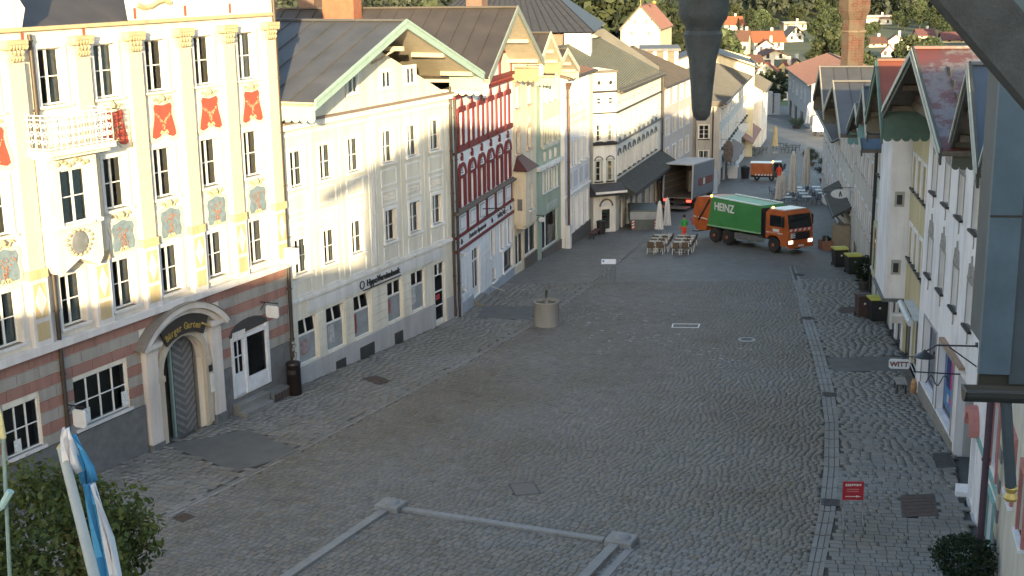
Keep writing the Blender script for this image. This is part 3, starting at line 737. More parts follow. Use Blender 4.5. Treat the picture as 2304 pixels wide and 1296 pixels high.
for i in range(9): mb.lathe([(.02,-.06),(.08,0),(.03,.08)], (ox0+.45+i*(ox1-ox0-.9)/8, oy-.02, L1.z(12.05)+.09*math.sin(i*1.5)), 6)
mb.build('frieze_scrolls', STUCCO, ob)
bal = L1.part('balcony', MB().box(ox0-.35, ox1+.45, -1.15, 0, L1.z(12.42), L1.z(12.6)).box(ox0-.2, ox1+.3, -1.0, 0, L1.z(12.3), L1.z(12.42)), CREAM1)
WIR = plain('white_wrought_iron', (.66,.66,.64), .5); mb = MB(); z0_, z1_ = L1.z(12.6), L1.z(13.72)
def rail(a, b):
    a, b = Vector(a), Vector(b); L_ = (b-a).length; d = (b-a)/L_
    for zz in (z0_+.06, z1_-.14, z1_): mb.bar((a.x,a.y,zz), (b.x,b.y,zz), .045, .03)
    k = max(2, int(L_/.26))
    for i in range(k+1):
        q = a+d*L_*i/k; mb.box(q.x-.014, q.x+.014, q.y-.014, q.y+.014, z0_, z1_)
        if i < k:
            for zc_, r_ in ((z0_+.27,.1),(z0_+.52,.11),(z0_+.78,.1)):
                c_ = a+d*L_*(i+.5)/k
                mb.path([(c_.x+d.x*r_*(1-.12*t)*math.cos(t), c_.y+d.y*r_*(1-.12*t)*math.cos(t), zc_+r_*(1-.12*t)*math.sin(t)) for t in np.linspace(0, 6.5, 9)], .017, 4)
c0, c1, c2, c3 = (ox0-.3, 0), (ox0-.3, -1.1), (ox1+.4, -1.1), (ox1+.4, 0)
for a, b in ((c0,c1),(c1,c2),(c2,c3)): rail((*a,0), (*b,0))
mb.build('railing', WIR, bal)
# rusticated ground floor, block by block
zc0 = 2.72; rows = 8; ch = (5.93-zc0)/rows
gaps = [(a, b, c, d) for a, b, c, d in holes if c < 5.9]+[(35.35-S, 39.95-S, 0, 5.3), (31.6-S, 31.75-S, 0, 1)]
blocks = []; rr = random.Random(2)
for r in range(rows):
    za, zb_ = zc0+r*ch, zc0+(r+1)*ch-.025
    occ = sorted((a, b) for a, b, c, d in gaps if c < zb_-.02 and d > za+.02)
    if za > 4.8: occ = sorted(occ+[(36.2-S+max(0,(za-4.8))*.6, 39.1-S-max(0,(za-4.8))*.6)])
    x = 3.6; ends = []
    for a, b in occ+[(20.55, 30)]:
        if a > x+.1: ends.append((x, min(a, 20.5)))
        x = max(x, b)
    for a, b in ends:
        k = max(1, round((b-a)/.98)); off_ = (.5 if r % 2 else 0)
        cuts = [a]+[a+(i+off_)*(b-a)/k for i in range(0 if off_ else 1, k)]+[b]
        for u, v in zip(cuts, cuts[1:]):
            if v-u > .08: MB().box(u+.012, v-.012, -.035, .002, L1.z(za), L1.z(zb_)).build('block', BLKR if r % 2 else BLKG, L1.root)
for a, b in ((3.6, 35.35-S), (39.95-S, 40.45-S), (43.0-S, 20.55)):
    MB().box(a, b, -.06, .004, L1.z(-.9), L1.z(2.7)).build('plinth', DKGREY, L1.root)
MB().box(40.45-S, 43.0-S, -.06, .004, L1.z(-.9), L1.z(1.28)).build('plinth', DKGREY, L1.root)
L1.window(29.62-S, 2.85, 1.55, 1.67, 3, 2, WHITE, None, LILAC, 0, True, rec=.08); L1.window(33.27-S, 2.85, 2.65, 1.72, 4, 2, WHITE, None, LILAC, 0, True, rec=.08)
# notices behind the restaurant windows
for x, z_, w_, h_ in ((29.2,2.95,.3,.42),(32.35,2.95,.32,.5),(34.25,2.95,.34,.55)):
    MB().box(x-S, x+w_-S, .02, .03, L1.z(z_), L1.z(z_+h_)).build('notice', plain('paper', (.6,.62,.62), .8, var=.3, scale=14), L1.root)
# archway
g0, g1, gr = 36.35-S, 38.75-S, 1.2; gc = (g0+g1)/2; zs = 3.52
L1.part('arch_infill', MB().prism([(g0,L1.z(zs)),(g0,L1.z(4.72)),(g1,L1.z(4.72)),(g1,L1.z(zs))]+[(gc+gr*math.cos(t), L1.z(zs)+gr*math.sin(t)*.98) for t in np.linspace(0.02, math.pi-.02, 15)], -.02, .28), PINK)
L1.part('arch_moulding', MB().prism(arc_band(gc, L1.z(zs), gr+.02, gr+.3, 0, math.pi, 18), -.16, -.02), plaster('sand_stone', (.50,.44,.36)))
for x0_ in (g0-.32, g1):
    L1.part('jamb', MB().box(x0_, x0_+.32, -.16, .003, L1.z(.9), L1.z(zs)).box(x0_-.03, x0_+.35, -.2, .002, L1.z(zs-.22), L1.z(zs)), plaster('sand_stone', (.5,.44,.36)))
for x0_ in (35.42-S, 39.15-S):
    o = L1.part('portal_pilaster', MB().box(x0_, x0_+.62, -.2, .003, L1.z(1.1), L1.z(4.75)), PINK)
    MB().box(x0_-.03, x0_+.65, -.24, .002, L1.z(-.6), L1.z(1.1)).build('foot', DKGREY, o)
    MB().box(x0_-.12, x0_+.74, -.38, .002, L1.z(4.75), L1.z(4.92)).build('cap', PINK, o)
rP = 3.05; cP = L1.z(4.92)+.86-rP
ped = L1.part('segment_pediment', MB().prism(arc_band(gc, cP, rP, rP+.22, R(90)-.87, R(90)+.87, 20), -.46, .002), PINK)
MB().prism(arc_band(gc, cP, rP-.2, rP-.02, R(90)-.82, R(90)+.82, 20), -.3, .002).build('inner_moulding', PINK, ped)
MB().prism(arc_band(gc, cP, rP+.222, rP+.25, R(90)-.88, R(90)+.88, 20), -.5, .0).build('flashing', plain('lead_flashing', (.2,.19,.18), .6, .3), ped)
sg = L1.part('sign_board', MB().prism(arc_band(gc, cP, rP-.92, rP-.22, R(90)-.52, R(90)+.5, 14), -.28, -.2), plain('black_brown_board', (.035,.03,.025), .6))
GOLD = plain('gold_letters', (.42,.31,.10), .45, .4)
for i, ch_ in enumerate('Bürger Garten'):
    a = R(90)+.44-.0665*i; rtx = rP-.76
    text(ch_, .37, GOLD, sg, (gc+rtx*math.cos(a), -.29, cP+rtx*math.sin(a)), (R(90), -(a-R(90)), 0), bold=.006, sx=.8)
mb = MB()
for i in range(5): mb.lathe([(.02,-.04),(.06,0),(.02,.05)], (gc+1.0+.1*i, -.3, L1.z(5.0)-.05*i), 6)
mb.build('gold_roses', GOLD, sg)
# passage behind the arch with chevron-boarded gate leaf
L1.part('passage', MB().box(g0-.02, g0, .28, 3.2, L1.z(-.5), L1.z(4.8)).box(g1, g1+.02, .28, 3.2, L1.z(-.5), L1.z(4.8)).box(g0, g1, 3.2, 3.22, L1.z(-.5), L1.z(4.8)).box(g0, g1, .28, 3.2, L1.z(4.74), L1.z(4.78)), plaster('passage_render', (.22,.21,.19)))
CHV = plain('grey_gate_board', (.12,.125,.135), .7, var=.2, scale=5); CHV2 = plain('pale_gate_board', (.19,.195,.2), .7, var=.2, scale=5)
gate = L1.part('gate', MB().box(gc-.1, g1-.02, .42, .46, L1.z(.25), L1.z(4.7)), DARKM)
zz = .2; k = 0
while zz < 4.6:
    for sgx in (-1, 1):
        xm = (gc+g1)/2-.06; xe = xm+sgx*.58
        MB().add([(xm,.40,L1.z(zz)),(xe,.40,L1.z(zz+.42)),(xe,.40,L1.z(zz+.56)),(xm,.40,L1.z(zz+.14)),(xm,.425,L1.z(zz)),(xe,.425,L1.z(zz+.42)),(xe,.425,L1.z(zz+.56)),(xm,.425,L1.z(zz+.14))], [(0,1,2,3),(4,7,6,5),(0,4,5,1),(1,5,6,2),(2,6,7,3),(3,7,4,0)]).build('gate_board', CHV if k % 2 else CHV2, gate)
    zz += .152; k += 1
MB().box(gc-.2, gc-.1, .38, .5, L1.z(.2), L1.z(4.72)).build('gate_post', GREENT, gate)
MB().box(38.95-S, 39.12-S, -.21, -.165, L1.z(2.1), L1.z(2.85)).build('menu_board', plain('menu_white', (.6,.6,.58), .7), L1.root)
MB().box(38.9-S, 39.08-S, -.21, -.165, L1.z(2.95), L1.z(3.2)).build('menu_lantern', DARKM, L1.root)
# little white shop: door and window in a scalloped frame, steps
SHW = plain('shop_white', (.62,.64,.68), .5)
L1.part('shop_frame', MB().box(40.5-S, 40.62-S, -.1, .1, L1.z(1.35), L1.z(3.85)).box(42.8-S, 42.97-S, -.1, .1, L1.z(1.35), L1.z(3.95)).box(40.62-S, 42.8-S, -.1, .1, L1.z(3.68), L1.z(3.82)).box(41.35-S, 41.5-S, -.08, .1, L1.z(1.35), L1.z(3.68)).box(41.5-S, 42.8-S, -.08, .08, L1.z(1.35), L1.z(1.95)), SHW)
d_ = L1.part('shop_door', MB().box(40.62-S, 41.35-S, .0, .05, L1.z(1.35), L1.z(2.3)).box(40.62-S, 40.72-S, .0, .05, L1.z(2.3), L1.z(3.68)).box(41.25-S, 41.35-S, .0, .05, L1.z(2.3), L1.z(3.68)).box(40.96-S, 41.01-S, .0, .05, L1.z(2.3), L1.z(3.68)).box(40.72-S, 41.25-S, .003, .047, L1.z(2.95), L1.z(3.0)), SHW)
MB().box(40.72-S, 41.25-S, .02, .03, L1.z(2.3), L1.z(3.66)).build('pane', GLASS, d_)
o = L1.part('shop_window', MB().box(41.5-S, 42.8-S, .01, .02, L1.z(1.95), L1.z(3.68)), GLASS)
MB().prism([(40.45-S,L1.z(3.85)),(43.0-S,L1.z(3.95))]+[(41.72-S+1.28*math.cos(t), L1.z(3.88)+.55*math.sin(t)) for t in np.linspace(.08, math.pi-.08, 9)], -.07, .05).build('fan_light', plain('leaf_ironwork', (.05,.05,.05), .6), L1.root)
mb = MB()
for i in range(7): mb.bar((40.55-S+.12*i, -.12, L1.z(3.75)), (40.62-S+.12*i, -.12, L1.z(4.05)), .05, .05)
mb.build('bunting', SHW, L1.root)
rr = random.Random(8); mb = MB()
for i in range(14): mb.lathe([(.0,-.06),(.05,-.03),(.05,.03),(.0,.06)], (41.7-S+rr.random()*.95, .12, L1.z(2.2+rr.random()*1.2)), 6, False)
mb.build('shop_display', plain('display_white', (.55,.56,.55), .7), L1.root)
ST = stone_mat('step_stone', [(.2,.2,.19),(.24,.24,.23)])
for k in range(3): MB().cham(40.35-S+.0-.12*k, 42.0-S+.35-.28*k, -.42-.38*k, -.02-.36*k, L1.z(-.6), L1.z(1.28-.24*(k+1)+.1), .02).build('step', ST, L1.root)
MB().box(42.45-S, 43.6-S, -.55, -.07, L1.z(-.4), L1.z(1.05)).build('planter_ledge', DKGREY, L1.root)
mb = MB()
for k in range(5): mb.box(42.5-S+.22*k, 42.66-S+.22*k, -.57, -.552, L1.z(.25), L1.z(.95))
mb.build('ledge_slats', plain('brown_slats', (.06,.04,.035), .7), L1.root)
L1.pipe(31.45-S, .6, 16.2, .075); L1.pipe(44.5-S, .6, 18, .085, y=-.16)
mb = MB(); rr = random.Random(4)
for i in range(26):
    a = rr.random()*6.28; zz = .9+rr.random()*1.9; mb.box(44.5-S+.11*math.cos(a)-.05, 44.5-S+.11*math.cos(a)+.05, -.26, -.24+.02*rr.random(), L1.z(zz), L1.z(zz+.1))
mb.build('pipe_stickers', plain('sticker', (.35,.36,.36), .7, var=.6, scale=9), L1.root)
MB().box(44.2-S, 44.5-S, -.75, -.2, L1.z(6.15), L1.z(6.8)).build('alarm_box', WHITE, L1.root)
def hanging_sign(H, x, z, out, w_, h_, mat, bracket=DARKM, lab=None, oval=False, name='bracket_sign'):
    """sign plate on a wall bracket; a part of its house"""
    o = H.part(name, MB().bar((x,0,H.z(z)+h_+.12), (x,-out-w_,H.z(z)+h_+.12), .035, .035).bar((x,-.02,H.z(z)+h_-.25), (x,-out*.9,H.z(z)+h_+.1), .025, .025), bracket)
    y0, y1 = -out-w_, -out
    if oval: pl = [((y0+y1)/2+w_/2*math.cos(t), H.z(z)+h_/2+h_/2*math.sin(t)) for t in np.linspace(0, 2*math.pi, 20)[:-1]]
    else: c_ = .07; pl = [(y0+c_,H.z(z)),(y1-c_,H.z(z)),(y1,H.z(z)+c_),(y1,H.z(z)+h_-c_),(y1-c_,H.z(z)+h_),(y0+c_,H.z(z)+h_),(y0,H.z(z)+h_-c_),(y0,H.z(z)+c_)]
    MB().prism(pl, x-.03, x+.03, 'x').build('sign_plate', mat, o)
    return o
SIGNW = plain('sign_white', (.62,.65,.68), .5, var=.08, scale=5)
hanging_sign(L1, 31.55-S, 3.15, .3, .55, .62, SIGNW); hanging_sign(L1, 42.6-S, 4.25, .3, .62, .5, SIGNW)
# ================================================================ left side: bank house
BANKY = plaster('pale_yellow_render', (.66,.64,.56)); TRIMW = plaster('white_trim', (.74,.74,.73)); BANKG = plaster('grey_plinth', (.40,.405,.42))
S = 44.68
def lp(s, off=0): return (NL.x*(32-off)+DL.x*s, NL.y*(32-off)+DL.y*s)
L2 = House('bank_house', 'pale yellow gabled house with green barge boards and HypoVereinsbank lettering', *lp(S, -.06), 25.7, 'L', 14.9, .3, depth=17)
cols = [45.8, 48.02, 50.3, 53.3, 55.63, 57.92]; gws = [(45.28,46.72),(47.45,48.93),(49.74,51.2),(52.76,54.15),(55.05,56.44)]
holes = [(c-.5-S, c+.5-S, a, b) for c in cols for a, b in ((9.15,10.66),(5.36,6.88))]+[(a-S, b-S, 1.35, 3.36) for a, b in gws]+[(57.47-S, 58.6-S, .05, 3.32)]
L2.wall(BANKY, 11.75, holes, gable=(7.45, 14.7), rev=.22)
for i, c in enumerate(cols):
    L2.window(c-S, 9.15, 1.0, 1.51, 2, 2, WHITE, (.16, TRIMW, .05), TRIMW, 1 if i in (3, 5) else 0, True, rec=.12)
    L2.window(c-S, 5.36, 1.0, 1.52, 2, 2, WHITE, (.16, TRIMW, .05), TRIMW, 1 if i in (1, 4) else 0, True, rec=.12)
    for z0_, z1_ in ((8.05,8.85),(7.15,7.85),(4.4,5.15)):   # sunk panels with white frames
        x = c-S; mb = MB().box(x-.72,x+.72,-.035,.002,L2.z(z1_-.07),L2.z(z1_)).box(x-.72,x+.72,-.035,.002,L2.z(z0_),L2.z(z0_+.07)).box(x-.72,x-.65,-.035,.002,L2.z(z0_+.07),L2.z(z1_-.07)).box(x+.65,x+.72,-.035,.002,L2.z(z0_+.07),L2.z(z1_-.07))
        o = mb.build('panel_frame', TRIMW, L2.root)
        if z0_ == 7.15:
            mb = MB()
            for k in range(6): mb.path([(x-.55+.19*k+.08*math.cos(t), -.02, L2.z(7.5)+.13*math.sin(t)) for t in np.linspace(0, 6.3, 8)], .02, 4)
            mb.build('stucco_garland', TRIMW, o)
for x0_ in (51.45,): 
    for k in range(3): MB().box(x0_+.18*k-S, x0_+.1+.18*k-S, -.05, .002, L2.z(4.5), L2.z(11.2)).build('flute', TRIMW, L2.root)
for x0_ in (44.75, 46.82, 49.1, 52.1, 54.4, 56.7, 58.95): MB().box(x0_-S, x0_+.2-S, -.03, .002, L2.z(4.4), L2.z(11.3)).build('pilaster_strip', BANKY, L2.root)
L2.band(11.6, 11.85, .22, TRIMW); L2.band(11.85, 11.93, .3, plain('lead_flash', (.2,.15,.13), .6), name='flashing'); L2.band(11.3, 11.42, .08, TRIMW, name='moulding'); L2.band(4.2, 4.34, .1, TRIMW, name='string_course')
for c in (47.6, 50.36, 53.3, 55.57): L2.window(c-S, 12.66, .78, .78, 2, 1, WHITE, (.13, TRIMW, .1), TRIMW, 0, True, rec=-.05)
L2.band(3.55, 4.08, .06, plaster('sign_fascia', (.60,.61,.62)), 46.1-S, 58.25-S, 'sign_fascia')
L2.txt('HypoVereinsbank', .42, plain('black_letters', (.02,.02,.02), .5), 52.35-S, 3.68, -.09, depth=.02, bold=.008)
MB().lathe([(.16,-.02),(.2,-.02),(.2,.02),(.16,.02)], (0,0,0), 16, False).build('ring_mark', plain('black_letters', (.02,.02,.02), .5), L2.root, (50.42-S, -.09, L2.z(3.82))).rotation_euler = (R(90), 0, 0)
L2.band(3.5, 3.545, .09, plain('black_letters', (.02,.02,.02), .5), 50.6-S, 54.0-S, 'name_underline')
for a, b in gws:
    w_ = b-a; x = (a+b)/2-S
    L2.window(x, 1.35, w_, 1.26, 1, 1, WHITE, None, None, 0, True, rec=.12); 
    o = L2.window(x, 2.63, w_, .73, 2, 1, WHITE, None, None, 0, True, rec=.09)
    o.rotation_euler = (R(-7) if a < 50 else 0, 0, 0)
    MB().box(x-w_/2+.05, x+w_/2-.05, .12, .135, L2.z(1.4), L2.z(2.58)).build('frosted_film', plain('frosted_film', (.25,.28,.30), .6, var=.25, scale=1.5), L2.root)
for i, (x, z_, w_, h_, c_) in enumerate(((45.55,1.7,.5,.7,(.3,.22,.22)),(47.7,1.7,.5,.8,(.42,.42,.43)),(49.85,1.6,.25,.9,(.25,.05,.05)),(52.9,1.8,.3,.7,(.3,.1,.1)),(55.2,1.7,.45,.9,(.4,.42,.42)))):
    MB().box(x-S, x+w_-S, .105, .115, L2.z(z_), L2.z(z_+h_)).build('poster', plain('poster_%d' % i, c_, .7, var=.4, scale=6), L2.root)
MB().box(0, 57.4-S, -.06, .003, L2.z(-.9), L2.z(1.28)).build('plinth', BANKG, L2.root); MB().box(58.65-S, 14.9, -.06, .003, L2.z(-.9), L2.z(1.22)).build('plinth', BANKG, L2.root)
mb = MB()
for k in range(5):   # jointed render between the windows
    for a, b in ((44.75-S, gws[0][0]-.05-S),)+tuple((gws[i][1]+.05-S, gws[i+1][0]-.05-S) for i in range(4)): MB().box(a, b, -.04, .002, L2.z(1.36+.4*k), L2.z(1.74+.4*k)).build('render_course', BANKY, L2.root)
d_ = L2.part('door', MB().box(57.5-S,57.6-S,.1,.16,L2.z(.1),L2.z(2.6)).box(58.48-S,58.57-S,.1,.16,L2.z(.1),L2.z(2.6)).box(57.6-S,58.48-S,.1,.16,L2.z(.1),L2.z(.3)).box(57.6-S,58.48-S,.1,.16,L2.z(1.0),L2.z(1.06)).box(57.6-S,58.48-S,.1,.16,L2.z(1.75),L2.z(1.82)), WHITE)
MB().box(57.6-S,58.48-S,.12,.13,L2.z(.3),L2.z(2.5)).build('pane', GLASS, d_); MB().box(57.75-S,58.15-S,.105,.115,L2.z(1.35),L2.z(1.62)).build('door_sticker', plain('red_sticker', (.45,.04,.05), .6), d_)
L2.window(58.03-S, 2.62, 1.1, .68, 2, 1, WHITE, None, None, 0, True, rec=.1)
for a, b, c, d in ((47.98,48.82,.25,.79),(50.04,51.32,.12,.88),(53.2,54.02,.0,.76)):
    o = L2.part('cellar_hatch', MB().box(a-S, b-S, -.075, -.055, L2.z(c), L2.z(d)), plain('dark_hatch', (.06,.06,.06), .6, .3)); MB().box(a-S, b+.1-S, -.42, -.07, L2.z(c-.13), L2.z(c-.09)).build('light_well', IRON, o)
MB().cham(57.3-S, 59.2-S, -.5, -.03, L2.z(-.5), L2.z(.06), .02).build('step', ST, L2.root)
ROOFG = plain('grey_sheet_roof', (.062,.062,.066), .6, .0, var=.2, scale=.7, bumps=.05); SOFF = plain('cream_soffit', (.42,.37,.29), .7)
L2.gable_roof(12.85, 15.75, 1.9, .12, ROOFG, GREENT, SOFF, GREENT, .62, seam=1.15, bh=.42, stripes=1, stripem=GREENT)
for x, z_ in ((7.45, 13.9),): MB().box(x-.1, x+.1, -1.7, 0, L2.z(z_)+.55, L2.z(z_)+.75).bar((x,-1.2,L2.z(z_)+.55), (x,0,L2.z(z_)-.05), .08, .08).build('bracket', SOFF, L2.root)
L2.pipe(14.78, .1, 12.2, .075, y=-.1)

# ================================================================ left side: red-trimmed alpine club house
WCOOL = plaster('cool_white_render', (.74,.76,.79)); WWARM = plaster('warm_white_render', (.68,.65,.6))
L3 = House('alpine_club_house', 'white house with oxblood arched windows and cornice lettered Deutscher Alpenverein', -2.95, 67.75, 14.5, 'L', 12.25, -.5, depth=16)
cols = [1.35+1.94*i for i in range(6)]
holes = [(c-.36, c+.36, 9.0, 10.75) for c in cols]+[(c-.36, c+.36, 5.75, 7.25) for c in cols]+[(.9,1.65,1.0,3.2),(3.1,4.55,.2,2.95)]+[(a,a+.72,1.7,3.3) for a in (6.95,9.05,10.85)]+[(9.75,11.9,.15,1.45),(7.2,8.0,.2,.95)]
L3.wall(WCOOL, 12.0, holes, gable=(6.12, 15.2), rev=.2)
for c in cols:
    o = L3.window(c, 9.0, .72, 1.75, 2, 3, WHITE, (.2, REDP, .1), None, 2, False, rec=.1)
    MB().prism([(-.75,1.75),(.75,1.75),(.62,2.02),(.2,2.05),(.12,2.28),(0,2.5),(-.12,2.28),(-.2,2.05),(-.62,2.02)], -.16, -.1).build('crest', REDP, o)
    MB().box(-.8,.8,-.2,.0,-.28,-.02).build('ledge', REDP, o)
    o = L3.window(c, 5.75, .72, 1.5, 2, 3, WHITE, (.12, REDP, .1), None, 0, False, rec=.1)
    MB().prism(arc_band(0, 1.62, .52, .72, 0, math.pi, 14), -.14, .002).build('arch', REDP, o); MB().prism([(.52*math.cos(t), 1.66+.74*math.sin(t)) for t in np.linspace(0, math.pi, 12)], -.07, .0).build('tympanum', WCOOL, o)
    mb = MB()
    for t in (0, .12, .24): mb.box(-.16+t*.5, .16-t*.5, -.09, -.068, 1.76+t, 1.82+t)
    mb.build('tympanum_figure', DARKM, o); MB().prism([(-.08,2.42),(.08,2.42),(.11,2.6),(0,2.85),(-.11,2.6)], -.14, -.02).build('finial', REDP, o)
    [MB().box(a_,a_+.16,-.1,.002,-.02,1.62).build('side_pier', REDP, o) for a_ in (-.70,.54)]
    x = c; o = L3.part('parapet_panel', MB().box(x-.66,x+.66,-.05,.002,L3.z(4.38),L3.z(5.3)), WCOOL)
    MB().box(x-.46,x+.46,-.062,-.048,L3.z(4.5),L3.z(5.2)).build('panel_outline', DARKM, o); MB().box(x-.43,x+.43,-.07,-.06,L3.z(4.53),L3.z(5.17)).build('panel_face', WCOOL, o)
    for dx in (-.86, .86): MB().box(x+dx-.1,x+dx+.1,-.06,.002,L3.z(4.3),L3.z(5.4)).build('red_post', REDP, o)
mb = MB(); L3.part('canopy', MB().prism([(-.26,L3.z(5.45)),(-.28,L3.z(5.52)),(0,L3.z(5.64)),(0,L3.z(5.45))], 0, 12.3, 'x'), TIMBER)
for z0_, z1_, pr in ((4.16,4.3,.1),(3.42,3.56,.1),(8.62,8.74,.06)): L3.band(z0_, z1_, pr, REDP, name='red_band')
for z0_, z1_, pr in ((11.5,11.62,.2),(11.85,12.05,.25),(8.4,8.5,.05)): L3.band(z0_, z1_, pr, REDP if z0_ > 11 else WCOOL, name='cornice')
mb = MB()
for k in range(40): mb.box(.1+k*.305, .28+k*.305, -.12, .002, L3.z(11.63), L3.z(11.8))
mb.build('dentils', REDP, L3.root)
BL = plain('black_letters', (.02,.02,.02), .5)
L3.txt('Deutscher Alpenverein', .40, BL, 4.3, 3.72, -.02, sx=.92); L3.txt('Sektion Tölz', .40, BL, 9.5, 3.72, -.02, sx=.9)
for x in (1.1, 7.3, 11.6): L3.part('flower_mark', MB().lathe([(.03,-.16),(.1,0),(.02,.16)], (x,-.02,L3.z(3.85)), 6), BL)
L3.window(1.28, 1.0, .75, 2.2, 2, 3, WHITE, (.1, WCOOL, .05), WCOOL, 0); 
for a in (6.95, 9.05, 10.85): L3.window(a+.36, 1.7, .72, 1.6, 2, 3, DKGREY, (.08, WCOOL, .06), WCOOL, 0)
L3.window(10.82, .15, 2.15, 1.3, 1, 1, DKGREY, (.1, WCOOL, .06), WCOOL); L3.window(7.6, .2, .8, .75, 2, 2, WHITE, None, WCOOL)
d_ = L3.part('door', MB().box(3.15,3.25,.1,.16,L3.z(.2),L3.z(2.9)).box(4.4,4.5,.1,.16,L3.z(.2),L3.z(2.9)).box(3.78,3.88,.1,.16,L3.z(.2),L3.z(2.9)).box(3.25,4.4,.1,.15,L3.z(2.2),L3.z(2.3)).box(3.25,4.4,.1,.15,L3.z(.2),L3.z(.7)), WHITE)
MB().box(3.25,4.4,.12,.13,L3.z(.7),L3.z(2.9)).build('pane', GLASS, d_)
for k in range(7): MB().box(.0 if k > 1 else 4.7, 3.0 if k > 1 else 6.9, -.03, .002, L3.z(.55+.4*k), L3.z(.92+.4*k)).build('render_course', WCOOL, L3.root) if k < 6 else None
for k in range(6): MB().box(4.68, 6.85, -.03, .002, L3.z(.55+.4*k+.0), L3.z(.92+.4*k)).build('render_course', WCOOL, L3.root) if k > 1 else None
BLUEP = plaster('blue_grey_plinth', (.36,.40,.46)); MB().box(0,3.05,-.07,.003,L3.z(-1.4),L3.z(.5)).build('plinth', BLUEP, L3.root); MB().box(4.6,12.25,-.07,.003,L3.z(-1.4),L3.z(.12)).build('plinth', BLUEP, L3.root)
for k in range(4): MB().cham(3.0, 4.7+.15*k, -.35-.3*k, -.02-.3*k, L3.z(-1.2), L3.z(.18-.17*k), .015).build('step', ST, L3.root)
mb = MB().tube((4.85,-.5,L3.z(-.4)),(4.85,-.5,L3.z(.55)),.025).tube((4.85,-1.35,L3.z(-.7)),(4.85,-1.35,L3.z(.3)),.025).tube((4.85,-.5,L3.z(.55)),(4.85,-1.35,L3.z(.3)),.025); mb.build('handrail', GREYM, L3.root)
o = L3.part('dormer_gablet', MB().prism([(9.6,L3.z(12.05)),(12.0,L3.z(12.05)),(12.0,L3.z(12.7)),(11.4,L3.z(13.2)),(10.2,L3.z(13.2)),(9.6,L3.z(12.7))], -.05, .5), WWARM)
for pl in ([(12.0,12.05),(12.2,12.05),(12.2,12.75),(11.5,13.35),(11.4,13.2),(12.0,12.7)], [(9.6,12.05),(9.4,12.05),(9.4,12.75),(10.1,13.35),(10.2,13.2),(9.6,12.7)], [(10.1,13.35),(11.5,13.35),(11.4,13.2),(10.2,13.2)]):
    MB().prism([(a, L3.z(b)) for a, b in pl], -.1, .5).build('gablet_trim', REDP, o)
L3.gable_roof(12.55, 15.9, 2.0, .1, ROOFM, plain('grey_green_barge', (.22,.25,.22), .7), SOFF, plain('bleached_board', (.50,.44,.36), .8), .6, seam=.95, panels=(1,1))
mb = MB(); mb.bar((5.2,-.05,L3.z(4.9)), (5.2,-1.4,L3.z(5.0)), .05, .05).bar((5.2,-.05,L3.z(4.4)), (5.2,-1.1,L3.z(4.95)), .04, .04)
for t in np.linspace(0, 6, 8): mb.bar((5.2,-1.3,L3.z(4.75)), (5.2,-1.3+.3*math.cos(t),L3.z(4.75)+.3*math.sin(t)), .03, .03)
mb.build('iron_bracket', DARKM, L3.root)
L3.pipe(.12, -.4, 12.1, .075); L3.pipe(.42, -.4, 3.0, .06, plain('pale_pipe', (.4,.43,.46), .5), y=-.12)

# ================================================================ left side: cream house with oriel
CRM4 = plaster('cream_peach_render', (.66,.59,.47)); PEACH = plaster('peach_stucco', (.58,.44,.33))
L4 = House('oriel_house', 'narrow cream gabled house with a corner oriel under a red hipped cap', .2, 79.75, 17, 'L', 5.1, -.9, depth=14)
holes = [(.35,1.15,9.7,11.0),(3.0,3.8,9.7,11.0),(.55,1.35,6.9,8.2),(3.0,3.8,6.9,8.2),(.15,2.0,-.1,1.85),(2.2,4.9,.1,1.95)]
L4.wall(CRM4, 11.9, holes, gable=(2.55, 13.6))
for x in (.75, 3.4): 
    for z_ in (9.7, 6.9):
        o = L4.window(x+(.2 if z_ < 9 and x < 1 else 0), z_, .8, 1.3, 2, 3, WHITE, (.14, PEACH, .05), PEACH, 0)
        MB().prism([(-.55,1.45),(.55,1.45),(.3,1.62),(.1,1.65),(0,2.0),(-.1,1.65),(-.3,1.62)], -.09, 0).build('crest', PEACH, o)
L4.window(1.07, -.1, 1.85, 1.95, 2, 1, WHITE, None, None); L4.window(3.55, .1, 2.7, 1.85, 2, 1, WHITE, None, None)
MB().box(2.1,5.0,-.06,.003,L4.z(-1.7),L4.z(.05)).build('plinth', stone_mat('brown_plinth', [(.13,.11,.1),(.17,.15,.13)]), L4.root)
ori = L4.part('oriel', MB().box(.1,2.3,-.75,0,L4.z(2.55),L4.z(3.4)).box(.1,2.3,-.75,0,L4.z(5.05),L4.z(5.95)).box(.1,.8,-.75,0,L4.z(3.4),L4.z(5.05)).box(1.6,2.3,-.75,0,L4.z(3.4),L4.z(5.05)).box(.3,2.1,-.6,0,L4.z(2.3),L4.z(2.55)), CRM4)
L4.window(1.2, 3.4, .8, 1.65, 2, 3, WHITE, None, WWARM, y=-.75); MB().box(.78,1.62,-.4,-.35,L4.z(3.4),L4.z(5.05)).build('oriel_dark_liner', WINDIN, ori)  # oriel interior darkened by an added sheet
MB().add([(-.1,-.95,L4.z(5.95)),(2.5,-.95,L4.z(5.95)),(2.5,0,L4.z(5.95)),(-.1,0,L4.z(5.95)),(.7,0,L4.z(6.75)),(1.9,0,L4.z(6.75))], [(0,1,5,4),(1,2,5),(0,4,3),(0,3,2,1),(2,3,4,5)]).build('oriel_cap', plain('oxblood_sheet', (.07,.02,.018), .6, .0), ori)
MB().box(.06,.12,-.5,-.2,L4.z(3.5),L4.z(4.2)).build('plaque', DKGREY, ori)
L4.gable_roof(12.3, 14.1, 1.7, .1, ROOFM, plain('pale_barge', (.52,.46,.37), .7), SOFF, plain('olive_board', (.26,.22,.14), .8), .75, seam=.7)
hanging_sign(L4, 4.9, 1.9, .2, .4, .3, SIGNW)

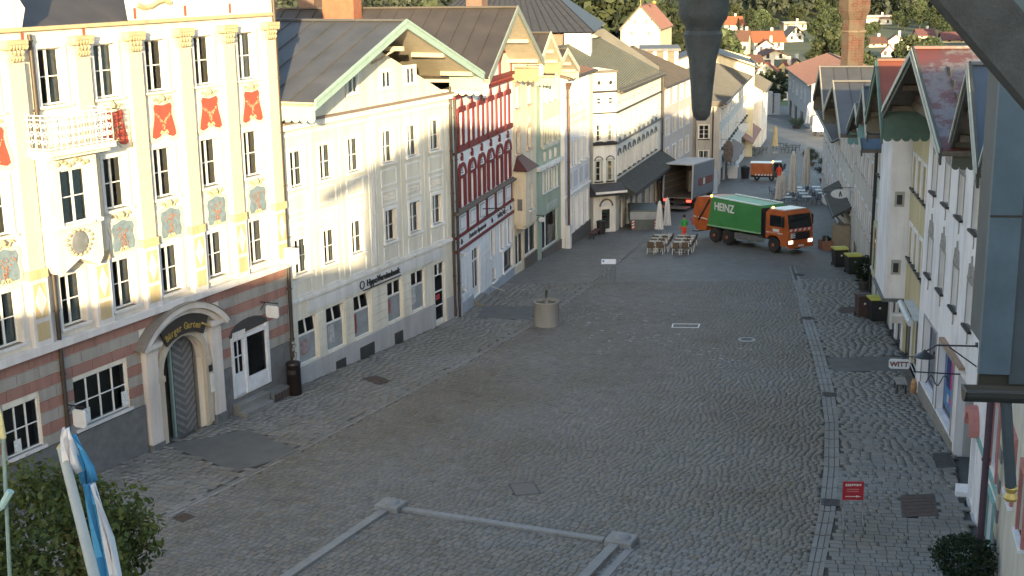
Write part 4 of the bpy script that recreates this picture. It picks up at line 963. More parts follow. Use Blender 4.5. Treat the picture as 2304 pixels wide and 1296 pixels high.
# ================================================================ left side: green gabled house
GRN5 = plaster('sage_render', (.36,.43,.35)); CRM5 = plaster('cream_grey_render', (.62,.58,.50))
L5 = House('sage_green_house', 'narrow sage green gabled house with cream bay above a shop window', 1.72, 84.6, 18.5, 'L', 5.5, -1.1, depth=14)
L5.wall(GRN5, 11.0, [(1.0,4.7,-.3,2.0)]+[(1.35+1.25*i,2.0+1.25*i,3.55,4.85) for i in range(3)]+[(1.2+1.25*i,2.15+1.25*i,z_,z_+1.6) for i in range(3) for z_ in (6.75,9.4)], gable=(2.75,12.3))
L5.band(6.6, 11.0, .14, CRM5, .95, 1.15, 'bay_frame'); L5.band(6.6, 11.0, .14, CRM5, 4.75, 4.95, 'bay_frame')
for z0_, z1_ in ((6.45,6.7),(8.4,9.35)): L5.band(z0_, z1_, .14, CRM5, 1.15, 4.75, 'bay_apron')
for i in range(3):
    L5.window(1.67+1.25*i, 6.75, .95, 1.6, 2, 2, CREAMP, (.1, CRM5, .12), None, 2); L5.window(1.67+1.25*i, 9.4, .95, 1.6, 2, 2, CREAMP, (.1, CRM5, .12), None, 2)
    L5.window(1.67+1.25*i, 3.55, .65, 1.3, 1, 2, WHITE, (.12, TRIMW, .06), TRIMW)
    MB().lathe([(.16,-.3),(.2,0),(.16,.3)], (1.67+1.25*i, .05, L5.z(5.9)), 10).build('medallion', CRM5, L5.root)
L5.window(1.55, -.3, 1.1, 2.3, 1, 1, WHITE); L5.window(3.4, -.3, 2.6, 2.3, 1, 1, WHITE)
MB().box(.9,5.5,-.06,.003,L5.z(-1.9),L5.z(-.35)).build('plinth', stone_mat('brown_plinth2', [(.14,.12,.11),(.18,.16,.14)]), L5.root)
L5.band(5.15, 5.4, .25, TRIMW, name='string_course'); L5.band(2.2, 2.7, .05, plaster('sage_sign', (.42,.48,.45)), 2.2, 4.5, 'sign_fascia')
mb = MB(); rr = random.Random(12)
for i in range(20): mb.lathe([(.02,-.08),(.1,0),(.02,.1)], (1.1+rr.random()*3.6, -.2, L5.z(5.0+.3*rr.random())), 6)
mb.build('stucco_figures', plain('grey_stucco', (.4,.4,.4), .8, var=.5, scale=6), L5.root)
L5.gable_roof(11.35, 12.8, 1.3, .1, ROOFM, plain('pale_barge2', (.42,.42,.36), .7), SOFF, plain('grey_board', (.33,.33,.28), .8), .5, seam=.7)

# ================================================================ left side: pale house with painted inscription
PAL6 = plaster('pale_grey_white_render', (.72,.73,.75)); 
L6 = House('inscribed_house', 'pale plain house with long brown downpipe, rain hopper and faded painted inscription', 3.75, 89.75, 16.5, 'L', 7.6, -1.3, depth=12)
wx = [1.3, 3.0, 4.7, 6.4]
L6.wall(PAL6, 10.8, [(x-.45,x+.45,z_,z_+1.7) for x in wx for z_ in (8.7,4.4)]+[(x-.5,x+.5,-.3,2.2) for x in wx])
for x in wx:
    L6.window(x, 8.7, .9, 1.7, 2, 3, CREAMP, (.14, TRIMW, .05), TRIMW, 2); L6.window(x, 4.4, .9, 1.7, 2, 3, WHITE, (.14, TRIMW, .05), TRIMW, 1)
    L6.window(x, -.3, 1.0, 2.5, 2, 2, WHITE, (.18, TRIMW, .06), None, 1)
    for z_ in (3.0,): MB().box(x-.6,x+.6,-.04,.002,L6.z(2.9),L6.z(4.0)).build('stucco_panel', plaster('stucco_panel', (.54,.56,.6)), L6.root)
FADE = plain('faded_umber_paint', (.40,.33,.28), .9, var=.3, scale=8)
L6.txt('Zum Bräustüberl', .62, FADE, 3.9, 7.85, -.012, depth=.004, sx=.95) if False else None
mb = MB(); rr = random.Random(6)     # the inscription is too worn to read: broken strokes only
for r_ in range(2):
    x = 1.0
    while x < 6.6:
        h_ = rr.uniform(.2,.36); mb.box(x, x+.05, -.012, -.002, L6.z(7.75-.5*r_), L6.z(7.75-.5*r_)+h_); mb.box(x, x+rr.uniform(.1,.2), -.012, -.002, L6.z(7.75-.5*r_)+h_*.6, L6.z(7.75-.5*r_)+h_*.6+.05); x += rr.uniform(.16,.34)
stuff(mb.build('worn_inscription', FADE, L6.root))
L6.band(10.55, 10.8, .2, TRIMW); L6.band(2.45, 2.6, .1, TRIMW, name='string_course'); MB().box(0,7.6,-.08,.003,L6.z(-2.4),L6.z(-.35)).build('plinth', stone_mat('brown_plinth3', [(.13,.12,.11),(.16,.15,.14)]), L6.root)
r_, mb = L6.lean_roof(10.85, 12.2, .45, plain('red_brown_sheet', (.08,.04,.03), .6, .0), x1=7.6); mb.build('gable_end', PAL6, L6.root)
L6.pipe(.1, .6, 10.0, .09, plain('copper_brown_pipe', (.12,.07,.05), .5, .3), y=-.25, hopper=True); MB().box(-.12,.3,-.4,-.05,L6.z(-1.6),L6.z(.6)).build('pipe_guard', PAL6, L6.root)

# ================================================================ left side: corner house with canopy
W7 = plaster('chalk_white_render', (.70,.70,.66)); 
A7 = (6.2, 97.2)
L7f = House('chamfered_turret', 'narrow white chamfered turret with two round attic windows at the street corner', *A7, 68, 'L', 1.86, -1.7, depth=3.0, cat='turret')
L7f.wall(W7, 10.6, [(.25,.6,5.45,6.7),(1.2,1.55,5.35,6.6),(.2,.62,2.45,4.0),(1.15,1.55,2.4,3.9),(.62,1.5,-1.25,.55)])
for x in (.42, 1.38): 
    L7f.window(x, 5.4, .36, 1.28, 1, 3, WHITE, (.1, W7, .05), DARKM); L7f.window(x, 2.42, .42, 1.55, 1, 3, WHITE, (.12, plaster('grey_green_trim', (.42,.44,.42)), .05), DARKM)
    o = L7f.part('round_window', MB().lathe([(.0,.02),(.16,.02),(.16,.06),(.22,.06),(.22,0)], (0,0,0), 16, False), W7); o.location = (x, 0, L7f.z(9.72)); o.rotation_euler = (R(90), 0, 0)
    MB().lathe([(.0,.025),(.155,.025)], n=16, close=False).build('pane', DARKM, o)
    for zz in (8.2, 8.45): MB().box(x-.13,x+.13,-.012,.003,L7f.z(zz),L7f.z(zz+.15)).build('vent', DARKM, L7f.root)
    MB().prism(arc_band(x, L7f.z(3.95), .3, .38, .1, math.pi-.1, 10), -.06, .002).build('hood_mould', DKGREY, L7f.root)
for z0_, z1_, pr, mm in ((9.0,9.15,.12,DARKM),(7.45,7.55,.1,DARKM),(5.12,5.35,.14,DARKM),(10.45,10.62,.2,TIMBER)): L7f.band(z0_, z1_, pr, mm, x0=-.05, x1=1.9)
L7f.part('canopy', MB().prism([(-1.0,L7f.z(1.55)),(-1.0,L7f.z(1.75)),(0,L7f.z(2.25)),(0,L7f.z(1.25))], -.3, 2.3, 'x'), plain('dark_canopy', (.06,.058,.06), .6, var=.2))
MB().box(-.3, 2.3, -1.05, -1.003, L7f.z(1.62), L7f.z(1.78)).build('canopy_edge', WHITE, L7f.root)
o = L7f.part('shop_door', MB().box(.62,.72,.06,.12,L7f.z(-1.25),L7f.z(.5)).box(1.4,1.5,.06,.12,L7f.z(-1.25),L7f.z(.5)).box(.72,1.4,.06,.12,L7f.z(.25),L7f.z(.5)), WHITE)
MB().box(.72,1.4,.09,.1,L7f.z(-1.25),L7f.z(.25)).build('pane', GLASS, o)
for k, c_ in enumerate(((.4,.34,.2),(.42,.4,.28),(.35,.12,.07),(.3,.25,.15))): MB().box(.78,1.34,.4,.5,L7f.z(-1.0+.26*k),L7f.z(-.84+.26*k)).build('goods_shelf', plain('shelf_goods_%d' % k, c_, .8, var=.4, scale=14), L7f.root)  # shelves in plain goods colours
MB().prism(arc_band(1.06, L7f.z(.5), .46, .58, 0, math.pi, 12), -.07, .002).build('door_arch', DKGREY, L7f.root)
MB().prism([(.6+.0,L7f.z(.5))]+[(1.06+.45*math.cos(t), L7f.z(.5)+.33*math.sin(t)) for t in np.linspace(0, math.pi, 10)], -.03, .06).build('fan_panel', SIGNW, L7f.root)
bx, by = A7[0]+1.86*math.sin(R(68)), A7[1]+1.86*math.cos(R(68))
L7 = House('canopied_corner_house', 'long white house with arched windows above a dark canopy beside the grey skip', bx, by, 17.5, 'L', 17.3, -2.4, depth=11)
xs7 = [1.0+1.75*i for i in range(10)][:9]
ga = [(1.0,2.3),(3.1,4.3),(5.0,6.4),(7.0,8.4),(9.6,11.4),(12.4,13.5),(14.6,15.8)]
L7.wall(W7, 9.1, [(x-.36,x+.36,5.75,7.05) for x in xs7]+[(x-.38,x+.38,2.75,4.2) for x in xs7]+[(a,b,-1.9,.6) for a, b in ga])
for i, x in enumerate(xs7):
    L7.window(x, 5.75, .72, 1.3, 2, 2, CREAMP, (.12, CREAMP, .05), W7, 2)
    o = L7.window(x, 2.75, .76, 1.45, 2, 3, WHITE, (.1, W7, .06), DARKM, 1); MB().prism(arc_band(0, 1.45, .4, .52, 0, math.pi, 10), -.1, .002).build('hood_mould', DKGREY, o)
    MB().box(x+.62,x+.86,-.1,.002,L7.z(2.5),L7.z(4.6)).build('engaged_pier', W7, L7.root)
    for dx in (-.3, .3): MB().box(x+dx-.1,x+dx+.1,-.012,.003,L7.z(8.1),L7.z(8.18)).build('vent', DARKM, L7.root)
    MB().prism([(x-.2,L7.z(5.22)),(x+.2,L7.z(5.22)),(x+.12,L7.z(5.5)),(x-.12,L7.z(5.5))], -.14, .002).build('corbel', DKGREY, L7.root)
for z0_, z1_, pr, mm in ((7.42,7.54,.14,DARKM),(5.1,5.22,.16,DKGREY),(8.95,9.15,.25,TIMBER)): L7.band(z0_, z1_, pr, mm)
L7.part('canopy', MB().prism([(-1.5,L7.z(1.3)),(-1.5,L7.z(1.42)),(0,L7.z(2.4)),(0,L7.z(1.3))], .2, 17.6, 'x'), plain('mossy_shingle', (.05,.048,.042), .9, var=.35, scale=3, bumps=.4))
MB().box(.2, 17.6, -1.58, -1.503, L7.z(1.22), L7.z(1.34)).build('canopy_gutter', DARKM, L7.root)
for i, (a, b) in enumerate(ga):
    x = (a+b)/2; w_ = b-a
    o = L7.window(x, -1.9, w_, 2.5, 2, 2, plain('grey_green_frame', (.33,.38,.36), .6), None, None); MB().prism(arc_band(0, 2.2, w_/2, w_/2+.16, 0, math.pi, 12), -.08, .002).build('arch', plaster('grey_green_trim', (.42,.44,.42)), o)
L7.part('blind', MB().box(16.2,17.2,-.3,-.02,L7.z(-2.6),L7.z(-.2)).box(11.6,16.4,-.25,-.02,L7.z(-3.4),L7.z(-1.95)), DKGREY)
L7.pipe(17.2, -2.8, 8.9, .1, y=-.2)
L7.lean_roof(9.1, 12.0, .3, plain('green_grey_sheet', (.055,.06,.05), .6, .0, var=.2, scale=1), x0=1.0)[1].build('gable_end', W7, L7.root)
mb = MB(); rr = random.Random(9)
for i in range(24): mb.lathe([(.0,-.05),(.08,0),(.0,.1)], (1.2+i*.68, .2+.2*rr.random(), L7.z(9.25)), 5)
stuff(mb.build('snow_guard', TIMBER, L7.root))

# ================================================================ left side: pink-grey house, end house and the long grey row
PNK8 = plaster('pale_pink_grey_render', (.52,.48,.46)); GRY9 = plaster('warm_grey_render', (.40,.38,.35)); LG10 = plaster('cool_grey_render', (.50,.51,.52))
L8 = House('pink_grey_house', 'plain pink-grey house with four window bays behind the open box lorry', 13.2, 114.7, 19, 'L', 14.4, -2.8, depth=12)
xs8 = [2.6, 5.6, 8.6, 11.6]
L8.wall(PNK8, 7.9, [(x-.6,x+.6,z_,z_+1.4) for x in xs8 for z_ in (6.0,3.4,.7)]+[(4,6,-2.6,-.4),(8,11,-2.6,-.4)])
for x in xs8:
    for z_ in (6.0, 3.4, .7): L8.window(x, z_, 1.2, 1.4, 2, 2, CREAMP, (.14, TRIMW, .04), TRIMW, 2 if z_ > 1 else 1)
L8.window(5, -2.6, 2, 2.2, 1, 1, DKGREY); L8.window(9.5, -2.6, 3, 2.2, 2, 1, DKGREY)
L8.lean_roof(7.95, 10.4, .4, ROOFM)[1].build('gable_end', PNK8, L8.root)
L9 = House('grey_end_house', 'warm grey house end with two white barred windows above the box lorry', 18.25, 128.5, 94, 'L', 2.3, -3.2, depth=6)
L9.wall(GRY9, 4.7, [(.25,1.25,1.5,2.85),(.25,1.25,-1.0,.35)])
L9.window(.75, 1.5, 1.0, 1.35, 2, 3, WHITE, (.07, CREAMP, .04), DARKM); L9.window(.75, -1.0, 1.0, 1.35, 2, 2, WHITE, (.07, CREAMP, .04), DARKM)
L9.pipe(1.6, -3, 4.6, .07); L9.part('roof', MB().prism([(-.3,L9.z(4.7)),(2.6,L9.z(4.7)),(2.4,L9.z(5.2)),(0,L9.z(5.4))], -.4, 6.2), ROOFM)
L10 = House('long_grey_row', 'long grey house row with flower boxes and shop blinds beside the lower street', 20.5, 128.9, 14.6, 'L', 42, -4.0, depth=9)
xs10 = [2.0+2.5*i for i in range(16)]
L10.wall(LG10, 5.0, [(x-.55,x+.55,z_,z_+1.5) for x in xs10 for z_ in (3.0,.3)]+[(3+5*i,6.2+5*i,-4.2,-2.0) for i in range(8)])
for i, x in enumerate(xs10):
    for z_ in (3.0, .3):
        L10.window(x, z_, 1.1, 1.5, 2, 2, WHITE, (.1, TRIMW, .04), TRIMW, 1)
    MB().box(x-.5,x+.5,-.35,-.14,L10.z(.12),L10.z(.32)).build('flower_box', plain('dark_geraniums', (.05,.06,.04), .9, var=.5, scale=8), L10.root)
for i in range(8): L10.window(4.6+5*i, -4.2, 3.2, 2.2, 3, 1, DKGREY)
o = L10.part('glazed_attic', MB().box(3,14,-.15,.3,L10.z(4.0),L10.z(4.1)), DKGREY)
for k in range(9): MB().box(3.1+1.2*k,3.3+1.2*k,-.2,.2,L10.z(4.1),L10.z(5.0)).build('attic_post', CREAMP, L10.root); MB().box(3.3+1.2*k,4.3+1.2*k,-.1,-.08,L10.z(4.1),L10.z(5.0)).build('pane', GLASS, L10.root) if k < 8 else None
L10.lean_roof(5.1, 6.7, .6, plain('slate_sheet', (.055,.055,.055), .6, .0, var=.25, scale=1))[1].build('gable_end', LG10, L10.root)
L10.part('shop_blind', MB().prism([(-1.3,L10.z(-1.6)),(-1.3,L10.z(-1.5)),(0,L10.z(-.7)),(0,L10.z(-.9))], 4, 17, 'x'), plain('brown_blind', (.16,.13,.12), .8))
L10.part('shop_blind', MB().prism([(-1.2,L10.z(-3.0)),(-1.2,L10.z(-2.9)),(0,L10.z(-2.1)),(0,L10.z(-2.3))], 30, 45, 'x'), plain('rust_blind', (.24,.13,.11), .8))
hanging_sign(L10, 18, .0, .4, 1.1, .9, SIGNW, oval=True); hanging_sign(L10, 2.2, -1.2, .3, 1.0, 2.2, plain('dark_lion_sign', (.10,.08,.07), .7, var=.5, scale=5), oval=True)
mb = MB().box(8,9.2,-1.3,-.2,L10.z(-2.6),L10.z(-2.4)).box(8.1,9.1,-1.2,-.3,L10.z(-3.9),L10.z(-2.6)); mb.build('kiosk', SIGNW, L10.root)
L11 = House('white_gable_house', 'small white gabled house at the bottom end of the left row', 33.4, 174.5, 14, 'L', 14, -6.0, depth=9)
L11.wall(TRIMW, 2.0, [(x-.5,x+.5,z_,z_+1.4) for x in (2,5,8,11) for z_ in (-1.2,)]+[(2,6,-5.8,-3.6),(8,12,-5.8,-3.6)])
for x in (2,5,8,11): L11.window(x, -1.2, 1, 1.4, 2, 2, WHITE, None, TRIMW)
L11.lean_roof(2.0, 4.6, .5, plain('slate_sheet', (.12,.12,.12), .5, .2))[1].build('gable_end', TRIMW, L11.root)
# ================================================================ right side: gabled row
def rp(s, az=8, o=(15.72, 44.62), off=0):
    a = R(az); return (o[0]+math.sin(a)*s-math.cos(a)*off, o[1]+math.cos(a)*s+math.sin(a)*off)
WR1 = plaster('lilac_white_render', (.76,.75,.78)); ORNG1 = plain('grey_painted_ornament', (.30,.29,.28), .9, var=.25, scale=10)
PATINA = plain('patchy_red_roof', (.24,.12,.12), .55, .15, var=.3, scale=.8, bumps=.05)
m = PATINA; n_, l_ = m.node_tree.nodes, m.node_tree.links; b_ = n_['Principled BSDF']
l_.new(ramp(n_, l_, noise(n_, l_, .55, pos(n_), 6, .7), [(.36,(.13,.04,.036)),(.5,(.10,.045,.045)),(.56,(.15,.135,.14)),(.72,(.05,.055,.07))]), b_.inputs['Base Color'])
BARGE = plain('dark_barge_board', (.05,.055,.05), .7, var=.2); STRIPE = plain('pale_barge_trim', (.42,.43,.38), .7, var=.1)
BLUER = plain('blue_grey_sheet', (.05,.07,.10), .5, .1, var=.2, scale=1)
R1 = House('white_shop_house', 'lilac-white gabled house with painted ornaments over its windows and shop windows below', *rp(8), 8, 'R', 12.6, .2, depth=15)
wc = [8-q for q in (6.35, 3.72, 1.08, -1.5, -4.0)]
holes = [(x-.5,x+.5,z_,z_+1.5) for x in wc for z_ in (9.22,5.9)]+[(1.35,4.2,1.4,4.15),(4.8,7.75,1.4,4.05),(8.5,11.2,.2,4.0)]
R1.wall(WR1, 12.4, holes, gable=(5.6, 14.2), rev=.3)
for i, x in enumerate(wc):
    for z_ in (9.22, 5.9):
        o = R1.window(x, z_, 1.0, 1.5, 2, 3, CREAMP, (.07, plaster('grey_reveal', (.38,.37,.38)), .03), DARKM, 0, True, rec=.14)
        mb = MB()
        for sx in (-1, 0, 1):
            mb.path([(sx*.34+.09*math.sin(t*3+sx), -.02, 1.62+t*(.85 if sx == 0 else .55)) for t in np.linspace(0,1,7)], .045, 5)
            mb.lathe([(.02,-.06),(.08,0),(.02,.08)], (sx*.34, -.015, 1.68), 6)
        for sx in (-1, 1): mb.path([(sx*(.1+.3*t), -.02, 1.75+.25*math.sin(t*3)) for t in np.linspace(0,1,6)], .035, 5)
        mb.build('painted_ornament', ORNG1, o); MB().box(-.55,.55,-.03,.002,1.52,1.6).build('lintel', ORNG1, o)
        mb = MB().path([(.05*math.sin(3*t), -.015, -.15-.45*t) for t in np.linspace(0,1,5)], .03, 5); mb.build('painted_drop', ORNG1, o)
BLFR = plain('slate_blue_frame', (.17,.19,.27), .6)
for a, b, c, d in holes[-3:-1]: R1.window((a+b)/2, c, b-a, d-c, 1, 1, BLFR, (.08, plaster('grey_reveal', (.38,.37,.38)), .04), None, rec=.24, fr=.09, split=True)
o = R1.part('shop_posters', MB().box(5.0,7.6,.24,.25,R1.z(1.7),R1.z(3.7)), plain('poster_blue', (.07,.20,.42), .6, var=.2))
for k, (x, w_, c_) in enumerate(((5.3,.7,(.02,.03,.12)),(6.1,.45,(.50,.05,.22)),(6.65,.6,(.22,.42,.08)))): MB().box(x,x+w_,.225,.235,R1.z(2.5+.1*k),R1.z(3.65)).build('poster_band', plain('poster_c%d' % k, c_, .6, var=.2), o)
for k in range(3): MB().box(5.6+.55*k,5.95+.55*k,.225,.235,R1.z(1.95),R1.z(2.25)).build('poster_band', plain('poster_d%d' % k, ((.5,.5,.5),(.5,.08,.3),(.1,.4,.5))[k], .6), o)
for k in range(3): MB().box(2.3+.25*k,2.5+.25*k,.24,.25,R1.z(2.7),R1.z(2.95)).build('window_letter', BL, R1.root)
MB().box(1.0,8.2,-.05,.003,R1.z(-.8),R1.z(1.25)).build('plinth', plaster('stone_plinth', (.25,.24,.22)), R1.root)
R1.part('entrance_recess', MB().box(8.5,11.2,2.6,2.65,R1.z(-.5),R1.z(4.2)).box(8.48,8.5,.3,2.6,R1.z(-.5),R1.z(4.2)).box(11.2,11.22,.3,2.6,R1.z(-.5),R1.z(4.2)).box(8.5,11.2,.3,2.6,R1.z(4.01),R1.z(4.05)), plaster('recess_grey', (.42,.43,.44)))
MB().box(5.6,9.5,-.2,.002,R1.z(4.35),R1.z(4.45)).build('timber_ledge', plain('orange_timber', (.30,.20,.14), .7), R1.root)
R1.gable_roof(12.35, 15.05, 1.8, .15, PATINA, BARGE, TIMBER, DGREEN, 1.15, seam=2.3, stripes=2, stripem=STRIPE, bh=.55, panels=(1,0), back=3)
for k in range(6):   # boarded gable under the overhang
    zz = 12.42+.36*k; hw = 5.9*(1-(zz-12.3)/2.9)
    if hw > .4: MB().box(6.3-hw, 6.3+hw, -.9, -.84, R1.z(zz), R1.z(zz+.33)).build('gable_board', TIMBER, R1.root)
lampb = R1.part('lamp_bracket', MB().tube((12.2,-.05,R1.z(6.0)),(12.2,-1.5,R1.z(6.0)),.03).tube((12.2,-1.5,R1.z(6.0)),(12.2,-1.8,R1.z(5.8)),.03).tube((12.2,-.05,R1.z(5.2)),(12.2,-1.1,R1.z(5.95)),.022), DARKM)
MB().lathe([(.02,.1),(.08,.02),(.32,-.12),(.34,-.15)], (12.2,-1.85,R1.z(5.75)), 14, False).build('lamp_shade', DARKM, lampb)
lan = R1.part('guild_sign', MB().tube((8.8,0,R1.z(4.0)),(8.8,-1.6,R1.z(4.05)),.025).path([(8.8,-.4-.15*t,R1.z(3.75)+.2*math.sin(2*t)) for t in np.linspace(0,5,10)], .02), DARKM)
MB().lathe([(.03,-.3),(.09,-.27),(.12,-.1),(.1,.12),(.05,.2),(.07,.23)], (8.8,-1.55,R1.z(3.55)), 12).build('lantern', plain('brass_sign', (.40,.22,.10), .5, .4), lan)

R0 = House('red_arch_house', 'white house with salmon red arch and teal trim at the bottom right corner', 14.75, 40.0, 13, 'R', 6.9, .8, depth=14)
R0.wall(WR1, 12.4, [(.5,1.5,1.2,3.7),(2.6,3.9,.6,3.3),(4.6,5.9,4.0,6.0),(1.2,2.3,6.8,8.4),(4.0,5.1,6.8,8.4),(4.7,5.9,1.5,3.2)], gable=(3.45,14.4), rev=.3)
R0.window(1.0, 1.2, 1.0, 2.5, 1, 2, WHITE, (.16, WR1, .05)); R0.window(5.25, 4.0, 1.3, 2.0, 2, 2, REDP, (.18, plain('salmon_trim', (.42,.17,.15), .7), .08), None); R0.window(5.3, 1.5, 1.2, 1.7, 2, 2, WHITE, (.12, plain('teal_trim', (.18,.36,.34), .6), .08), None)
for x in (1.75, 4.55): R0.window(x, 6.8, 1.1, 1.6, 2, 2, WHITE, (.16, plain('salmon_trim', (.42,.17,.15), .7), .08), WR1)
d_ = R0.part('street_door', MB().box(2.62,3.88,.12,.18,R0.z(.6),R0.z(3.3)), plain('pale_door', (.5,.5,.52), .5)); MB().box(2.9,3.6,.11,.12,R0.z(1.6),R0.z(3.0)).build('pane', GLASS, d_); MB().lathe([(.0,-.04),(.04,0),(0,.04)], (3.7,.08,R0.z(1.7)), 8).build('handle', GOLD, d_)
MB().prism(arc_band(1.0, R0.z(3.7), .55, .78, 0, math.pi, 12), -.3, .0).build('red_arch', plain('salmon_trim', (.42,.17,.15), .7), R0.root)
MB().box(0,6.9,-.05,.003,R0.z(3.55),R0.z(3.75)).build('string_course', plain('teal_trim', (.18,.36,.34), .6), R0.root); MB().prism([(0,R0.z(-.5)),(.25,R0.z(-.5)),(.3,R0.z(1.3)),(.05,R0.z(1.5))], -.4, .0).build('corner_buttress', WR1, R0.root)
MB().box(.3,2.5,-.08,.003,R0.z(-.5),R0.z(1.15)).build('plinth', plaster('recess_grey', (.42,.43,.44)), R0.root)
R0.gable_roof(12.75, 15.2, 1.15, .1, BLUER, BARGE, TIMBER, plain('olive_dark_board', (.07,.075,.06), .7), .85, seam=1.3, stripes=2, stripem=STRIPE, bh=.55, panels=(1,0))
R00 = House('quoined_house', 'white house edge with grey and cream striped quoins at the bottom right corner', 13.0, 33.0, 15, 'R', 7.5, 1.2, depth=14)
R00.wall(plaster('cream_quoin_render', (.55,.52,.46)), 12.6, [(2,3,5,6.6),(4.5,5.5,5,6.6)], gable=(3.75,14.6))
for k in range(26):
    w_ = .62 if k % 2 else .42; MB().box(-.02, w_, -.06, .0, R00.z(.9+.42*k), R00.z(1.3+.42*k)).build('quoin', plaster('cream_quoin', (.52,.48,.40)) if k % 2 else plaster('grey_quoin', (.22,.22,.24)), R00.root)
for x in (2.5, 5.0): R00.window(x, 5, 1.0, 1.6, 2, 2, WHITE, (.15, plain('salmon_trim', (.42,.17,.15), .7), .08), WR1)
R00.pipe(.75, .9, 12, .09, plain('plum_pipe', (.07,.04,.06), .5), y=-.45)
R00.gable_roof(13.1, 15.4, .95, .1, BLUER, BARGE, TIMBER, plain('olive_dark_board', (.07,.075,.06), .7), .85, seam=1.3, stripes=2, stripem=STRIPE, bh=.55, panels=(1,0))

B2o = (rp(8)[0]+.3, rp(8)[1])
YEL2 = plaster('dull_yellow_render', (.55,.48,.30)); 
R2 = House('yellow_gable_house', 'dull yellow house with white window bands, green barge boards and rusty red roof', *rp(6.9, 9.6, B2o), 9.6, 'R', 6.75, -.3, depth=15)
R2.wall(YEL2, 11.3, [(x-.45,x+.45,z_,z_+1.5) for x in (1.0,2.6,4.2,5.8) for z_ in (8.1,4.9)]+[(.4,2.6,-.2,2.7),(3.2,6.3,.6,3.0)], gable=(3.4,12.6))
for x in (1.0,2.6,4.2,5.8):
    MB().box(x-.68,x+.68,-.03,.002,R2.z(7.6),R2.z(10.6)).build('white_bay', WR1, R2.root) if False else None
    for z_ in (8.1, 4.9): R2.window(x, z_, .9, 1.5, 2, 3, WHITE, (.16, WR1, .04), DARKM, 1)
R2.window(1.5, -.2, 2.2, 2.9, 2, 1, DKGREY); R2.window(4.75, .6, 3.1, 2.4, 3, 1, WHITE, (.1, WR1, .06), WR1)
R2.part('rolled_awning', MB().tube((2.9,-.55,R2.z(3.3)),(6.4,-.55,R2.z(3.3)),.14,.14,10).box(2.9,6.4,-.4,0,R2.z(3.38),R2.z(3.44)), plain('pale_awning', (.5,.53,.56), .5))
MB().box(3.0,6.6,-.5,-.05,R2.z(.2),R2.z(.6)).build('planter_shelf', TIMBER, R2.root)
R2.gable_roof(11.35, 13.95, 2.1, .1, plain('rusty_red_sheet', (.15,.045,.03), .6, .0, var=.15, scale=1), DGREEN, TIMBER, plain('brown_board', (.12,.11,.09), .8), .9, seam=1.2, stripes=1, stripem=plain('green_trim', (.12,.2,.17), .6), bh=.6, panels=(1,0))
ws = hanging_sign(R2, 6.55, 1.35, .5, .85, .42, SIGNW); text('WITT', .3, plain('red_brown_letters', (.16,.04,.04), .5), ws, (6.59, -.93, R2.z(1.45)), (R(90), 0, R(90)), bold=.008)

R3 = House('slim_white_house', 'slim white house with a projecting upper bay and two tiny square windows facing uphill', *rp(12.2, 9.6, B2o), 9.6, 'R', 5.2, -.6, depth=14)
R3.wall(WR1, 10.3, [(1.0,2.0,7.0,8.5),(3.2,4.2,7.0,8.5),(1.0,2.0,4.3,5.8),(3.2,4.2,4.3,5.8),(.6,2.2,-.6,2.0),(2.8,4.6,-.6,2.0)], gable=(2.6,11.3))
for x in (1.5, 3.7):
    for z_ in (7.0, 4.3): R3.window(x, z_, 1.0, 1.5, 2, 3, WHITE, (.1, WR1, .04), WR1, 1)
R3.window(1.4, -.6, 1.6, 2.6, 1, 1, DKGREY); R3.window(3.7, -.6, 1.8, 2.6, 1, 1, DKGREY)
R3b = R3.part('upper_bay', MB().box(.9,5.2,-.9,-.001,R3.z(2.75),R3.z(10.35)), WR1)
for zz in (7.2, 4.0):    # tiny windows in the uphill side wall of the bay
    o = R3.part('side_window', MB().box(5.2,5.23,-.68,-.24,R3.z(zz-.1),R3.z(zz+.6)), plain('pale_frame', (.34,.34,.32), .7)); MB().box(5.231,5.24,-.58,-.34,R3.z(zz),R3.z(zz+.45)).build('pane', DARKM, o)
MB().box(.8,5.3,-1.0,-.01,R3.z(2.6),R3.z(2.74)).build('ledge', DKGREY, R3.root); MB().prism([(4.9,R3.z(2.0)),(5.25,R3.z(2.0)),(5.25,R3.z(1.9)),(5.0,R3.z(1.5))], -.5, -.01).build('bay_foot', WR1, R3.root)
R3.gable_roof(10.4, 12.3, 2.0, .1, BLUER, BARGE, TIMBER, plain('teal_board', (.13,.27,.29), .6), .6, seam=.9, stripes=2, stripem=STRIPE, bh=.45, panels=(1,0))
MGR = plaster('mint_render', (.52,.57,.51)); BEI = plaster('grey_beige_render', (.54,.52,.48)); BRK = plaster('dull_brick_render', (.22,.15,.12))
R4 = House('mint_house', 'mint green house with a glazed bay and tall black downpipe behind the slim white house', *rp(21, 9.6, B2o), 9.6, 'R', 8.6, -1.2, depth=14)
R4.wall(MGR, 8.9, [(x-.45,x+.45,z_,z_+1.4) for x in (1,2.8,4.6,6.4) for z_ in (6.6,3.6)]+[(.6,3.4,-1.4,1.4),(4.2,7.8,-1.4,1.4)], gable=(4.3,10.2))
for x in (1,2.8,4.6,6.4):
    for z_ in (6.6,3.6): R4.window(x, z_, .9, 1.4, 2, 3, WHITE, (.14, WR1, .05), DARKM, 1)
R4.window(2, -1.4, 2.8, 2.8, 2, 1, WHITE); R4.window(6, -1.4, 3.6, 2.8, 3, 1, WHITE)
